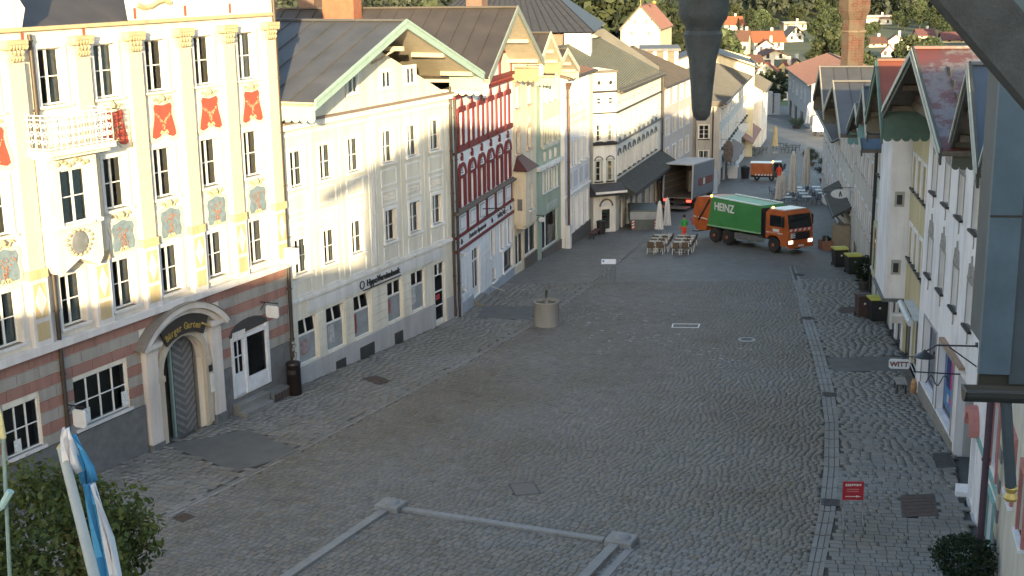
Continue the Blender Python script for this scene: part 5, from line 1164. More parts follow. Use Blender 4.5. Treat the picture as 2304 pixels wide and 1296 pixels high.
bay = R4.part('bay', MB().box(6.9,8.3,-.8,0,R4.z(2.3),R4.z(2.6)).box(6.9,8.3,-.8,0,R4.z(4.9),R4.z(5.1)).box(6.9,7.0,-.8,0,R4.z(2.6),R4.z(4.9)).box(8.2,8.3,-.8,0,R4.z(2.6),R4.z(4.9)).box(7.0,8.2,-.3,-.25,R4.z(2.6),R4.z(4.9)), plain('yellow_cream_bay', (.45,.42,.28), .7)); MB().box(7.0,8.2,-.75,-.74,R4.z(2.6),R4.z(4.9)).build('pane', GLASS, bay)
R4.part('blind_case', MB().tube((3.6,-.4,R4.z(1.9)),(7.6,-.4,R4.z(1.9)),.13,.13,8), plain('pale_awning', (.5,.53,.56), .5)); R4.pipe(.15, -1.3, 8.8, .09, DARKM)
R4.gable_roof(9.0, 10.8, 1.7, .1, BLUER, BARGE, TIMBER, plain('teal_board', (.13,.27,.29), .6), .7, seam=1.2, stripes=2, stripem=STRIPE, bh=.45, panels=(1,0))
R5 = House('grey_beige_house', 'grey-beige house with pale-edged grey timber gable behind the mint house', *rp(35, 9.6, B2o), 9.6, 'R', 13.8, -2.2, depth=15)
R5.wall(BEI, 8.2, [(x-.5,x+.5,z_,z_+1.5) for x in (1.5,4,6.5,9,11.5) for z_ in (5.2,2.2)]+[(1,4,-2.4,.2),(5,8.6,-2.4,.2),(9.6,13,-2.4,.2)], gable=(6.9,10.2))
for x in (1.5,4,6.5,9,11.5):
    for z_ in (5.2,2.2): R5.window(x, z_, 1.0, 1.5, 2, 3, WHITE, (.1, WR1, .04), BEI, 1)
for x, w_ in ((2.5,3),(6.8,3.6),(11.3,3.4)): R5.window(x, -2.4, w_, 2.6, 2, 1, plain('brown_shopfront', (.16,.12,.09), .6))
MB().box(9.8,13.78,-.05,.002,R5.z(3.9),R5.z(7.2)).build('brick_panel', BRK, R5.root) if False else None
R5.gable_roof(8.65, 11.0, 2.1, .15, ROOFG, plain('pale_timber_barge', (.36,.33,.26), .7), TIMBER, plain('brown_board', (.12,.11,.09), .8), .8, seam=.9, bh=.4, panels=(1,0))
R6 = House('cream_lower_house', 'cream-grey house with a mossy shingled canopy below the brick chimney', *rp(47.5, 9.6, B2o), 9.6, 'R', 12.3, -3.0, depth=15)
R6.wall(plaster('cream_grey_render2', (.58,.57,.53)), 7.6, [(x-.5,x+.5,z_,z_+1.5) for x in (1.5,4,6.5,9,11) for z_ in (4.4,1.4)]+[(1,4,-3.2,-.6),(5,8.6,-3.2,-.6)], gable=(6.1,9.6))
for x in (1.5,4,6.5,9,11):
    for z_ in (4.4,1.4): R6.window(x, z_, 1.0, 1.5, 2, 3, WHITE, (.1, WR1, .04), BEI, 1)
R6.window(2.5, -3.2, 3, 2.6, 2, 1, DKGREY); R6.window(6.8, -3.2, 3.6, 2.6, 2, 1, DKGREY)
R6.gable_roof(8.2, 10.9, 2.1, .15, ROOFG, plain('pale_timber_barge', (.36,.33,.26), .7), TIMBER, plain('brown_board', (.12,.11,.09), .8), .8, seam=.9, bh=.4, panels=(1,0))
R6.part('shingled_canopy', MB().prism([(-1.15,R6.z(1.2)),(-1.15,R6.z(1.33)),(0,R6.z(2.0)),(0,R6.z(1.8))], .4, 11.9, 'x'), plain('mossy_shingle', (.05,.048,.042), .9))
MB().box(.4,11.9,-1.23,-1.153,R6.z(1.15),R6.z(1.3)).build('canopy_gutter', DARKM, R6.root)
for x in (6, 11.7): MB().bar((x,0,R6.z(.2)), (x,-.95,R6.z(1.25)), .12, .12).build('canopy_strut', TIMBER, R6.root)
MB().box(11.2,12.2,-1.2,-.05,R6.z(-2.6),R6.z(.7)).build('stacked_board', plain('ply_board', (.26,.21,.15), .8), R6.root)
hs_ = hanging_sign(R6, 12.2, 2.6, .25, 1.2, .62, SIGNW, oval=True); MB().prism([(-.9,R6.z(2.72)),(-.82,R6.z(2.72)),(-.8,R6.z(2.95)),(-.75,R6.z(2.74)),(-.68,R6.z(2.74)),(-.76,R6.z(3.0)),(-.8,R6.z(3.12)),(-.88,R6.z(3.0))], 12.232, 12.24, 'x').build('walking_figure', BL, hs_)
hanging_sign(R6, 3, .5, .5, .9, .9, SIGNW, oval=True)
R7 = House('pale_lower_house', 'pale house front far down the right row behind the tall folded parasols', *rp(70, 9.8, B2o), 9.8, 'R', 22, -4.6, depth=13)
R7.wall(plaster('pale_render7', (.6,.6,.59)), 5.2, [(x-.5,x+.5,z_,z_+1.5) for x in (2,5,8,11,14,17,20) for z_ in (2.6,-.6)]+[(2+6*i,6+6*i,-5,-2.4) for i in range(3)])
for x in (2,5,8,11,14,17,20):
    for z_ in (2.6,-.6): R7.window(x, z_, 1.0, 1.5, 2, 3, WHITE, (.1, WR1, .04), BEI, 1)
for i in range(3): R7.window(4+6*i, -5, 4, 2.6, 2, 1, DKGREY)
R7.lean_roof(5.2, 8.6, .7, ROOFG)[1].build('gable_end', BEI, R7.root)
R8 = House('plum_roofed_house', 'pale grey house with plum red roof closing the bottom of the street', 50.6, 240, 6, 'R', 35, -8.4, depth=14)
R8.wall(plaster('pale_blue_grey_render', (.46,.47,.50)), 0.0, [(x-.6,x+.6,-3.6,-1.8) for x in (3,9,15,21,27)]+[(2+9*i,7+9*i,-8.4,-5.6) for i in range(3)])
for x in (3,9,15,21,27): R8.window(x, -3.6, 1.2, 1.8, 2, 2, DKGREY, (.1, WR1, .04), WR1)
for i in range(3): R8.window(4.5+9*i, -8.4, 5, 2.8, 2, 1, DKGREY)
R8.lean_roof(0.0, 2.4, .6, plain('plum_sheet', (.07,.02,.024), .6, .0))[1].build('gable_end', plaster('pale_blue_grey_render', (.46,.47,.50)), R8.root)

# brick chimney tower behind the right row
m, n, l, b = new_mat('old_brick'); p = pos(n)
br = N(n, 'ShaderNodeTexBrick'); tc = N(n, 'ShaderNodeTexCoord'); sx_ = N(n, 'ShaderNodeSeparateXYZ'); l.new(tc.outputs['Object'], sx_.inputs[0]); ad = N(n, 'ShaderNodeMath', operation='ADD'); l.new(sx_.outputs[0], ad.inputs[0]); l.new(sx_.outputs[1], ad.inputs[1])
cb = N(n, 'ShaderNodeCombineXYZ'); l.new(ad.outputs[0], cb.inputs[0]); l.new(sx_.outputs[2], cb.inputs[1]); l.new(cb.outputs[0], br.inputs['Vector']); br.inputs['Scale'].default_value = 1
br.inputs['Brick Width'].default_value = .36; br.inputs['Row Height'].default_value = .13; br.inputs['Mortar Size'].default_value = .012
br.inputs['Color1'].default_value = (.085,.022,.014,1); br.inputs['Color2'].default_value = (.045,.018,.013,1); br.inputs['Mortar'].default_value = (.10,.08,.06,1)
c = mixc(n, l, ramp(n, l, noise(n, l, .7, p, 6, .7), [(.44,(0,0,0)),(.52,(1,1,1))]), br.outputs[0], (.075,.055,.04)); l.new(c, b.inputs['Base Color']); b.inputs['Roughness'].default_value = .9; bump(n, l, noise(n, l, 9, p, 5), b, .6, .05)
BRICK = m
ct = thing('brick_chimney', 'massive old brick chimney with corbelled head rising behind the gabled row', 'chimney', (28.4, 110, 6.2), R(10)); ct.scale = (.9, .9, 1)
for z0_, z1_, r_ in ((0,3.0,1.12),(3.15,6.3,1.08),(6.45,7.3,1.08)): MB().lathe([(r_,z0_),(r_,z1_)], n=8).build('shaft', BRICK, ct)
for zz in (3.0, 6.3): MB().lathe([(1.2,zz),(1.24,zz+.07),(1.2,zz+.15)], n=8).build('string_course', plain('weathered_ledge', (.12,.09,.065), .9, var=.3), ct)
MB().lathe([(1.08,7.3),(1.25,7.6),(1.45,8.0),(1.5,8.5),(1.42,10.5)], n=8).build('chimney_head', BRICK, ct)

# ================================================================ roofs and buildings behind the left row
HB = House('hipped_hall', 'tall hall with dark hipped roof and white corner pier behind the sage green house', -6.5, 109, 97, 'L', 12.0, 0, depth=14)
HB.wall(plain('brown_boarding', (.19,.13,.10), .8, var=.15), 13.0, [])
HB.part('white_pier', MB().box(11.2,13.3,-1.4,.6,HB.z(4),HB.z(12.9)), TRIMW)
HB.part('roof', MB().add([(-1,-1.2,HB.z(13.0)),(13.6,-1.6,HB.z(13.0)),(13.6,15,HB.z(13.0)),(-1,15,HB.z(13.0)),(3.5,6.5,HB.z(17)),(8.5,6.5,HB.z(17))], [(0,1,5,4),(1,2,5),(2,3,4,5),(3,0,4),(0,3,2,1)]), plain('dark_slate_sheet', (.04,.04,.043), .6, .0, var=.2))
mb = MB()
for k in range(22): 
    f = k/21; x = -1+14.6*f; tx = 3.5+5*f; HB.part('roof_seam', MB().bar((x,-1.2-.4*f,HB.z(13.03)), (tx,6.5,HB.z(17.02)), .05, .06), DARKM)
COPP = plain('copper_sheet', (.26,.10,.055), .6, .1, var=.15)
for i, (x, y, w_, zt, lab) in enumerate(((-9.6,75,.55,18.2,'tall copper-clad chimney behind the bank roof, left of the copper pair'),(-8.75,74.2,.5,18.2,'tall copper-clad chimney behind the bank roof, right of the copper pair'),(-11.3,77,.5,17.6,'dull brown chimney behind the bank roof beside the copper pair'),(-2.2,96,.6,17.2,'brown chimney in front of the dark hipped roof'))):
    t = thing('roof_chimney', lab, 'chimney', (x, y, 13.0), R(-20)); MB().box(-w_,w_,-w_,w_,0,zt-13).build('shaft', COPP if i < 2 else plain('brown_chimney', (.14,.09,.07), .8), t); MB().box(-w_-.06,w_+.06,-w_-.06,w_+.06,zt-13,zt-12.85).build('cap', DARKM, t)
CH = House('gabled_chapel', 'tall pale yellow gabled chapel with dark red roof and two arched windows behind the roofs', 15.9, 189, 104, 'L', 5.6, -4, depth=13, cat='chapel')
CHY = plaster('lit_yellow_render', (.60,.54,.38)); CH.wall(CHY, 9.4, [], gable=(2.8, 12.5))
for x in (2.2, 3.8): o = CH.part('arched_window', MB().prism([(x-.3,CH.z(4.6)),(x+.3,CH.z(4.6)),(x+.3,CH.z(6.6))]+[(x+.3*math.cos(t), CH.z(6.6)+.35*math.sin(t)) for t in np.linspace(.2,2.9,6)]+[(x-.3,CH.z(6.6))], -.03, .02), DKGREY)
for x, zz in ((1.6,8.6),(4.0,8.6),(2.0,10.2),(3.6,10.2)): CH.part('vent', MB().box(x-.15,x+.15,-.03,.02,CH.z(zz),CH.z(zz+.45)), DKGREY)
CH.gable_roof(9.35, 12.65, .2, .2, plain('plum_tile', (.15,.07,.06), .7), TIMBER, TIMBER, seam=.8, bh=.2)
MB().tube((2.8,0,CH.z(12.7)),(2.8,0,CH.z(14.6)),.04).build('cross_pole', GOLD, CH.root); MB().lathe([(0,-.3),(.25,-.15),(.3,0),(.25,.15),(0,.3)], (4.3,3,CH.z(13.0)), 10, False).build('gold_ball', GOLD, CH.root)
YB = House('long_yellow_house', 'long lit yellow house with dark roof behind the hanging pendant', 19.5, 163, 98, 'L', 10.5, -5, depth=12)
YB.wall(CHY, 6.3, [], gable=(4.5, 8.0)); YB.part('roof', MB().prism([(-.4,YB.z(6.3)),(4.5,YB.z(8.15)),(11,YB.z(5.9)),(11,YB.z(5.75)),(4.5,YB.z(7.98)),(-.4,YB.z(6.15))], -.3, 12), ROOFM)
YW = House('sloping_yellow_gable', 'sloping lit yellow parapet wall rising behind the canopied corner house', 7.6, 121, 88, 'L', 6.0, 0, depth=9)
YW.wall(CHY, 8.0, [], z0=0); YW.part('parapet', MB().prism([(0,YW.z(8.0)),(6,YW.z(8.0)),(5.9,YW.z(8.6)),(0,YW.z(12.2))], 0, .5), CHY); YW.part('roof', MB().prism([(-.2,YW.z(12.3)),(6.1,YW.z(8.7)),(6.1,YW.z(9.1)),(1,YW.z(12.6))], -.1, 9), plain('slate_sheet', (.12,.12,.12), .5, .2))
BX = House('dark_attic_block', 'dark boxy attic with three pale posts behind the canopied corner house', 13.2, 131, 95, 'L', 3.4, 0, depth=6)
BX.wall(plain('brown_boarding', (.19,.13,.10), .8), 9.9, []); BX.part('roof', MB().box(-.3,3.7,-.4,6.3,BX.z(9.9),BX.z(10.15)), DKGREY)
for x in (1.0, 2.05, 3.1): BX.part('post', MB().box(x,x+.35,-.08,.0,BX.z(8.4),BX.z(9.9)), CREAMP)
# ================================================================ unseen uphill houses added to cast the street's shade, and the camera's own eaves
def uphill(name, label, x_right, y_front, L, ze, zr, D, wallm, roofm, zb=2.6, x1=None):
    H = House(name, label, x_right, y_front, -90, 'L', L, zb, depth=D)
    xs_ = [2+3*i for i in range(int((L-2)/3))]
    H.wall(wallm, ze, [(x-.55,x+.55,z_,z_+1.6) for x in xs_ for z_ in (6, 9.3)])
    for x in xs_:
        for z_ in (6, 9.3): H.window(x, z_, 1.1, 1.6, 2, 2, WHITE, (.12, TRIMW, .04), TRIMW)
    H.lean_roof(ze, zr, .5, roofm, x1=x1, over=.0)[1].build('gable_end', wallm, H.root)
    return H
UH = uphill('uphill_shade_caster', 'tall house added behind the viewpoint, out of the frame, to shade the street', 14, -4.5, 18.2, 16.6, 21.5, 12, plaster('uphill_render', (.55,.52,.46)), ROOFM, x1=14.5)  # unseen; ridge height set by the shadow line on the left fronts
# unseen roof end, added and sloped to set the shadow edge on the bank front
MB().prism([(14.5,UH.z(21.5)),(19.9,UH.z(18.15)),(19.9,UH.z(17.75)),(18.2,UH.z(18.7)),(18.2,UH.z(16.6)),(14.5,UH.z(16.6))], 5.0, 7.0).build('shade_roof_end', ROOFM, UH.root)
UH3 = uphill('upper_shade_caster', 'taller house added behind the viewpoint, out of the frame, to shade the right roofs', 44, -4.5, 29.8, 17.4, 22.4, 12, plaster('uphill_render3', (.5,.5,.46)), ROOFM)  # unseen; added to lift the shadow line on the right roofs
UH2 = uphill('low_shade_caster', 'lower house added behind the viewpoint, out of the frame, to shade the ornate house', -4.3, -4.5, 24, 11.8, 14.75, 12, plaster('uphill_render2', (.5,.46,.4)), ROOFM)  # unseen; ridge set for the lower shadow line on the ornate front
# eaves over the lens: ridge beam, turned pendant, diagonal strut and soffit boards
PEND = plain('weathered_grey_green', (.05,.057,.06), .7, var=.35, scale=14, bumps=.45)
ev = thing('eaves_pendant', 'dark turned timber pendant hanging from the eaves close to the lens', 'roof pendant', (.51, 3.5, 17.6))
MB().lathe([(.012,0),(.022,.012),(.026,.03),(.03,.09),(.037,.16),(.047,.2),(.052,.225),(.046,.235),(.05,.25),(.062,.265),(.066,.28),(.066,.6),(.07,.62),(.07,.9)], n=20).build('pendant', PEND, ev, smooth=True)
MB().box(-.09,.09,-8.2,.12,.9,1.15).build('ridge_beam', PEND, ev)
st = thing('eaves_strut', 'dark diagonal eaves timber crossing the top right corner', 'roof timber', (1.55, 4.0, 17.6))
d0 = Vector((.03, 0, 0)); BLUET = plain('blue_grey_paint', (.10,.15,.17), .6, var=.12, scale=5)
def vpt(px, py, y):   # where a line of sight meets the plane y
    v = Vector((rt2*((px-1152)/2957.14)+up2*(-(py-648)/2957.14)+fw)); return Vector((0, 0, CAMZ))+v*(y/v.y)
a_, b_ = Vector((1.03, 4.0, 18.13)), Vector((1.84, 4.0, 17.26)); o_ = Vector((1.55, 4.0, 17.6)); dn = (b_-a_).normalized(); nn_ = Vector((-dn.z, 0, dn.x))
if nn_.z < 0: nn_ = -nn_
MB().bar(a_-o_+nn_*.09, b_-o_+nn_*.09, .10, .16, nn_).build('strut', PEND, st)
MB().bar(a_-o_+nn_*.26+Vector((0,.1,0)), b_-o_+nn_*.26+Vector((0,.1,0)), .12, .17, nn_).build('rafter', BLUET, st)
for k in range(4): MB().bar(a_-o_+nn_*(.42+.13*k)+Vector((0,.02*k,0)), b_-o_+nn_*(.42+.13*k)+Vector((0,.02*k,0)), .03, .12, nn_).build('soffit_board', PEND if k % 2 else BLUET, st)
ZINC = plain('zinc_cladding', (.055,.095,.135), .65, .0, var=.25, scale=3, bumps=.08)
zn = thing('zinc_dormer', 'blue-grey zinc clad dormer cheek with gutter and downpipe at the right edge', 'dormer', (2.69, 7.0, 15.7), R(-9))
MB().box(-.09,.075,0,.05,.06,1.95).build('cheek', ZINC, zn); MB().box(.078,.5,.02,1.2,.0,2.0).build('dormer_face', plain('dark_zinc', (.035,.055,.075), .65, .0, var=.2, scale=4), zn)
for zz in (.95,): MB().box(-.092,.078,-.004,.0,zz,zz+.012).build('sheet_fold', DARKM, zn)
MB().bar((.2,-.02,1.02), (.42,-.04,1.0), .03, .025).build('pale_bracket', plain('pale_pipe', (.4,.43,.46), .5), zn); MB().box(.25,.31,-.03,-.01,.45,1.0).build('pale_post', plain('grey_green_post', (.3,.33,.3), .6), zn)
GUT = plain('bronze_gutter', (.045,.05,.05), .5, .4)
pts = [(.075*math.cos(t), .075*math.sin(t)) for t in np.linspace(math.pi, 2*math.pi, 9)]
MB().prism(pts+[(a*.92, b*.92) for a, b in pts[::-1]], 0, 1.2, 'x').build('gutter', GUT, zn, (-.17, -.02, -.02)); MB().prism(pts, 0, .01, 'x').build('gutter_end', GUT, zn, (-.17, -.02, -.02))
MB().box(-.08,.6,.05,.09,-.03,.06).build('fascia', GUT, zn); MB().tube((.06,-.02,-.08),(.14,.05,-.62),.033,.033,10).build('downpipe', plain('slate_pipe', (.06,.08,.10), .5, .3), zn, smooth=True)
MB().lathe([(.03,-.05),(.04,-.03),(.025,0),(.04,.03),(.03,.05)], (.145,.055,-.66), 10).build('brass_spout', GOLD, zn)

# ================================================================ trees, near and far
def foliage_mat(name, cols, transl=.25):
    m, n, l, b = new_mat(name)
    at = N(n, 'ShaderNodeAttribute', attribute_name='tint'); oi = N(n, 'ShaderNodeObjectInfo')
    c = ramp(n, l, at.outputs['Fac'], [(i/(len(cols)-1), q) for i, q in enumerate(cols)])
    hs = N(n, 'ShaderNodeHueSaturation'); l.new(c, hs.inputs['Color'])
    mr = N(n, 'ShaderNodeMapRange'); l.new(oi.outputs['Random'], mr.inputs[0]); mr.inputs[3].default_value = .65; mr.inputs[4].default_value = 1.25; l.new(mr.outputs[0], hs.inputs['Value'])
    mr2 = N(n, 'ShaderNodeMapRange'); l.new(oi.outputs['Random'], mr2.inputs[0]); mr2.inputs[3].default_value = .485; mr2.inputs[4].default_value = .512; l.new(mr2.outputs[0], hs.inputs['Hue'])
    l.new(hs.outputs[0], b.inputs['Base Color']); b.inputs['Roughness'].default_value = .7; b.inputs['Specular IOR Level'].default_value = .25
    tr = N(n, 'ShaderNodeBsdfTranslucent'); l.new(hs.outputs[0], tr.inputs[0]); mx = N(n, 'ShaderNodeMixShader'); mx.inputs[0].default_value = transl
    l.new(b.outputs[0], mx.inputs[1]); l.new(tr.outputs[0], mx.inputs[2]); l.new(mx.outputs[0], n['Material Output'].inputs[0])
    return m
LEAF = foliage_mat('tree_leaves', [(.028,.04,.024),(.045,.063,.034),(.068,.09,.046),(.1,.12,.063)])  # greens lightened and greyed in place of distant haze
LEAFN = foliage_mat('linden_leaves', [(.04,.055,.018),(.065,.085,.025),(.10,.12,.035),(.13,.12,.05)])
CONI = foliage_mat('conifer_needles', [(.02,.035,.022),(.035,.055,.03),(.05,.075,.04)])
BARK = plain('bark', (.07,.055,.04), .95, var=.3, scale=5, bumps=.5)
def leaf_mesh(name, centres, sizes, mat, seed, up=.25, base=None):
    """many small leaf-sized faces; tint by clump and height"""
    r = np.random.default_rng(seed); n = len(centres)
    d = r.normal(size=(n,3)); d[:,2] += up; d /= np.linalg.norm(d, axis=1)[:,None]
    t = np.cross(d, r.normal(size=(n,3))); t /= np.linalg.norm(t, axis=1)[:,None]; b = np.cross(d, t)
    s = sizes[:,None]; k = r.uniform(.5,.9,(n,1))
    V = np.stack([centres-t*s, centres+b*s*k*.8-d*s*.2, centres+t*s, centres-b*s*k*.8-d*s*.2], 1).reshape(-1,3)
    me = bpy.data.meshes.new(name); me.vertices.add(n*4); me.vertices.foreach_set('co', V.reshape(-1).astype('f'))
    me.loops.add(n*4); me.loops.foreach_set('vertex_index', np.arange(n*4, dtype='i')); me.polygons.add(n)
    me.polygons.foreach_set('loop_start', np.arange(0, n*4, 4, dtype='i')); me.polygons.foreach_set('loop_total', np.full(n, 4, 'i')); me.update(calc_edges=True)
    tint = np.clip(r.normal(.5,.22,n) if base is None else base+r.normal(0,.14,n), 0, 1)
    at = me.attributes.new('tint', 'FLOAT', 'FACE'); at.data.foreach_set('value', tint.astype('f')); me.materials.append(mat)
    return me
def crown(name, seed, h, r, nclump, per, leaf, mat, z0=.3, conic=False):
    g = np.random.default_rng(seed); C = []; B = []
    for i in range(nclump):
        if conic:
            f = g.random()**.8; rr_ = r*(1-f)*math.sqrt(g.uniform(.4,1)); a = g.uniform(0, 6.283); c = np.array([rr_*math.cos(a), rr_*math.sin(a), h*(z0+(1-z0)*f)]); cr_ = r*.28*(1.15-f)
        else:
            v = g.normal(size=3); v /= np.linalg.norm(v); k = g.uniform(.45, 1)**.5; c = np.array([v[0]*r*k, v[1]*r*k, h*(z0+(1-z0)*.5)+v[2]*h*(1-z0)*.44*k]); cr_ = r*g.uniform(.22,.4)
        p_ = g.normal(size=(per,3)); p_ /= np.linalg.norm(p_, axis=1)[:,None]; p_ *= cr_*g.uniform(.35,1,(per,1)); p_[:,2] *= .75
        C.append(c+p_); B.append(np.full(per, np.clip(g.normal(.5,.2), .05, .95)))
    C = np.concatenate(C); return leaf_mesh(name, C, leaf*g.uniform(.6,1.3,len(C)), mat, seed+1, base=np.concatenate(B))
def trunk_mesh(seed, h, r, top=.75, limbs=6, spread=1.5):
    g = random.Random(seed); mb = MB(); p_ = Vector((0,0,-.3)); rad = r
    for k in range(5):
        q = Vector((g.uniform(-.06,.06)*h*.3, g.uniform(-.06,.06)*h*.3, h*top*(k+1)/5)); mb.tube(p_, q, rad, rad*.78, 8); p_ = q; rad *= .78
        if k >= 1:
            for _ in range(limbs//3): a = g.uniform(0,6.28); mb.tube(p_, p_+Vector((math.cos(a)*spread*g.uniform(.5,1), math.sin(a)*spread*g.uniform(.5,1), h*g.uniform(.06,.16))), rad*.55, rad*.15, 6)
    return mb.mesh('trunk', BARK, True)
def tree(name, label, loc, rz, meshes, sc_, group=None):
    t = thing(name, label, 'tree', loc, rz, group); t.scale = (sc_, sc_, sc_)
    obj('trunk', meshes[0], t); obj('crown', meshes[1], t); return t
# near linden, bottom left
NT = (trunk_mesh(5, 7.0, .16, .7, 9, 1.3), crown('crown', 5, 7.2, 2.0, 90, 150, .085, LEAFN, .42))
tree('linden_tree', 'leafy green tree crown in the bottom left corner beside the blue and white flag', (-9.35, 24.2, ground_z(24.2)), .3, NT, .95)
FT = [(trunk_mesh(i, 12, .3, .7, 6, 2.5), crown('crown', 30+i, 13, 4.3+.4*(i % 3), 60, 34, .55, LEAF, .18)) for i in range(4)]
CT = [(trunk_mesh(i+9, 16, .25, .9, 0), crown('crown', 50+i, 18, 3.0, 70, 24, .6, CONI, .08, True)) for i in range(2)]

# ================================================================ the town across the river
FW = [plaster('far_white', (.62,.60,.54)), plaster('far_cream', (.58,.52,.38)), plaster('far_yellow', (.58,.48,.26)), plain('far_dark_timber', (.10,.07,.05), .8)]
FR = [plain('far_orange_tile', (.24,.07,.033), .8, var=.15), plain('far_brown_tile', (.085,.04,.03), .8, var=.2), plain('far_slate', (.05,.047,.047), .7, var=.2), plain('far_red_tile', (.2,.05,.033), .8, var=.15), plain('far_plum_tile', (.11,.045,.045), .8, var=.15)]
FWIN = plain('far_window', (.04,.045,.05), .25)
def far_house(px, py, wpx, hpx, rpx, rz, wc_, rc_, label, gable=True, dpt=.8, floors=2, dist=None):
    """house whose foot stands on the valley floor along the given line of sight"""
    v = vpt(px, py, 1.0)-Vector((0, 0, CAMZ)); zf = -10.72
    y = (zf-CAMZ)/v.z if dist is None else dist
    P = vpt(px, py, y); k = y/2957.0; w_, h_, r_ = wpx*k, hpx*k, rpx*k; d_ = w_*dpt
    H = thing('valley_house', label, 'house', (P.x, P.y, P.z), R(rz)); P0 = -3.0
    mb = MB().box(-w_/2,w_/2,0,d_,P0,h_)
    if gable: mb.prism([(-w_/2,h_),(w_/2,h_),(0,h_+r_*.96)], .02, d_-.02)
    else: mb.prism([(0,h_),(d_,h_),(d_/2,h_+r_*.96)], -w_/2+.02, w_/2-.02, 'x')
    mb.build('wall', FW[wc_], H); o = w_*.08; t_ = .25
    if gable: q = [(-w_/2-o,h_-o*r_/(w_/2)),(0,h_+r_),(w_/2+o,h_-o*r_/(w_/2))]; ro = MB().prism(q+[(a, b-t_) for a, b in q[::-1]], -o*1.6, d_+o).build('roof', FR[rc_], H)
    else: q = [(-o*1.2,h_-o*.5),(d_/2,h_+r_),(d_+o*1.2,h_-o*.5)]; ro = MB().prism(q+[(a, b-t_) for a, b in q[::-1]], -w_/2-o, w_/2+o, 'x').build('roof', FR[rc_], H)
    MB().box(w_*.15,w_*.15+.8,d_*.5,d_*.5+.8,h_+r_*.4,h_+r_+1.1).build('chimney', FW[0], ro)
    nw = max(2, int(w_/3.0)); fl = max(1, min(floors, int(h_/2.4)))
    me = shared(('fw',), lambda: MB().box(-.5,.5,-.06,.01,0,1.4).mesh('window', FWIN))
    for i in range(nw):
        for f in range(fl): obj('window', me, H, (-w_/2+w_*(i+.5)/nw, 0, h_*(f+.3)/fl))
    if gable and r_ > 3:
        for sx in (-1, 1): obj('window', me, H, (sx*w_*.13, 0, h_+r_*.15))
    return H
TOWN = [ (1651,68,42,14,16,8,0,0,'long house with orange tiled roof and white walls right of the pendant',False), (1650,112,50,24,18,5,1,2,'low house with dark slate roof just right of the pendant',False), (1668,122,28,30,22,-25,1,1,'tall brown-roofed block with two rows of windows',False),
 (1730,112,66,20,20,4,0,0,'long orange-roofed house in the middle of the far town',False), (1724,118,44,12,16,-12,0,1,'white gable with dark brown roof in front of the long orange roof',True), (1742,134,60,9,14,10,0,1,'broad low gable with dark brown roof above the red roofs',True),
 (1724,178,44,20,18,-18,0,3,'white gable under a large red tiled roof at the end of the street',True), (1762,172,30,18,16,-28,2,3,'small yellow gable under red tiles next to the large red roof',True), (1792,160,30,14,14,18,2,1,'ochre yellow gable with brown roof near the tree',True), (1700,150,36,12,14,20,1,1,'brown-roofed cream house behind the long grey row',False),
 (1790,94,38,16,18,14,0,2,'white chalet with black roof among trees',True), (1789,68,50,16,3,3,1,2,'flat-roofed pale modern house below the wood',False), (1852,128,36,8,8,5,0,3,'low house with bright red roof among the trees left of the chimney',False),
 (1978,58,56,20,3,-4,0,0,'orange and white flat-roofed block right of the chimney',False), (2016,104,34,14,12,-10,0,1,'chalet with white gable and red-brown roof right of the chimney',True), (1975,106,40,10,12,8,1,1,'broad brown roof left of the white chalet gable',False), (2046,112,38,9,9,12,1,4,'low house with plum red roof behind the big gable',True),
 (2000,128,32,10,18,-14,0,3,'steep red roof with small gable above the rusty red roof',True), (2084,86,38,8,12,4,1,4,'long plum-roofed house at the foot of the wood',False), (2150,96,54,9,14,-6,1,4,'long plum-roofed house with a row of windows near the strut',False), (2180,132,60,8,16,4,0,4,'wide plum-roofed house just below the strut',False),
 (925,28,50,6,10,0,0,3,'red-roofed house in trees above the bank roof ridge',False), (1303,10,40,8,8,6,1,1,'pale house in trees left of the chapel',False), (1900,96,30,10,10,6,1,1,'brown-roofed cream house half hidden behind the brick chimney',True)]
hp = []
for T in TOWN:
    h = far_house(*T[:8], T[8], T[9]); hp.append((T[0], T[1], T[2], T[3]+T[4], h.location.y))
rr = random.Random(21); LT = 'leafy tree among the far houses across the river'; k = 0; spots = []
def clear_of_houses(px, py, w_, h_, y):
    for a, b, c, d, yy in hp:
        if abs(px-a) < (c+w_)*.5 and y < yy+6 and py-h_ < b-d*.45 and py > b-d-4: return False
        if abs(px-a) < c*.5 and abs(y-yy) < 14: return False
    return all(math.hypot(px-a, (y-b)*.25) > 7 for a, b in spots)
tries = 0
while k < 260 and tries < 30000:
    tries += 1
    y = 285*math.exp(rr.uniform(0, .93)); px = rr.uniform(1500, 2330) if rr.random() < .85 else rr.uniform(600, 1500); x = (px-1152)/2957*y
    if y < 330 and 1640 < px < 1850: continue
    s_ = rr.uniform(.42, .85); z = float(terrain_z(np.array([x]), np.array([y]))[0]); qx, qy = project(np.array([x]), np.array([y]), np.array([z]))
    if not clear_of_houses(float(qx[0]), float(qy[0]), 9*s_*2957/y, 13*s_*2957/y, y): continue
    spots.append((px, y)); con = rr.random() < .12
    reg = 'above the left roofs' if px < 1500 else 'beside the hanging pendant' if px < 1660 else 'above the street end' if px < 1790 else 'left of the brick chimney' if px < 1895 else 'right of the brick chimney' if px < 2060 else 'below the diagonal eaves timber'
    bnd = 'in the nearer gardens' if y < 390 else 'among the middle far houses' if y < 540 else 'at the foot of the wood'
    tree('conifer_tree' if con else 'valley_tree', (f'slim dark conifer {reg}, {bnd}' if con else f'leafy green tree {reg}, {bnd}'), (x, y, z), rr.uniform(0, 6.28), CT[k % 2] if con else FT[k % 4], s_, ('conifers ' if con else 'trees ')+f'{reg}, {bnd}'); k += 1
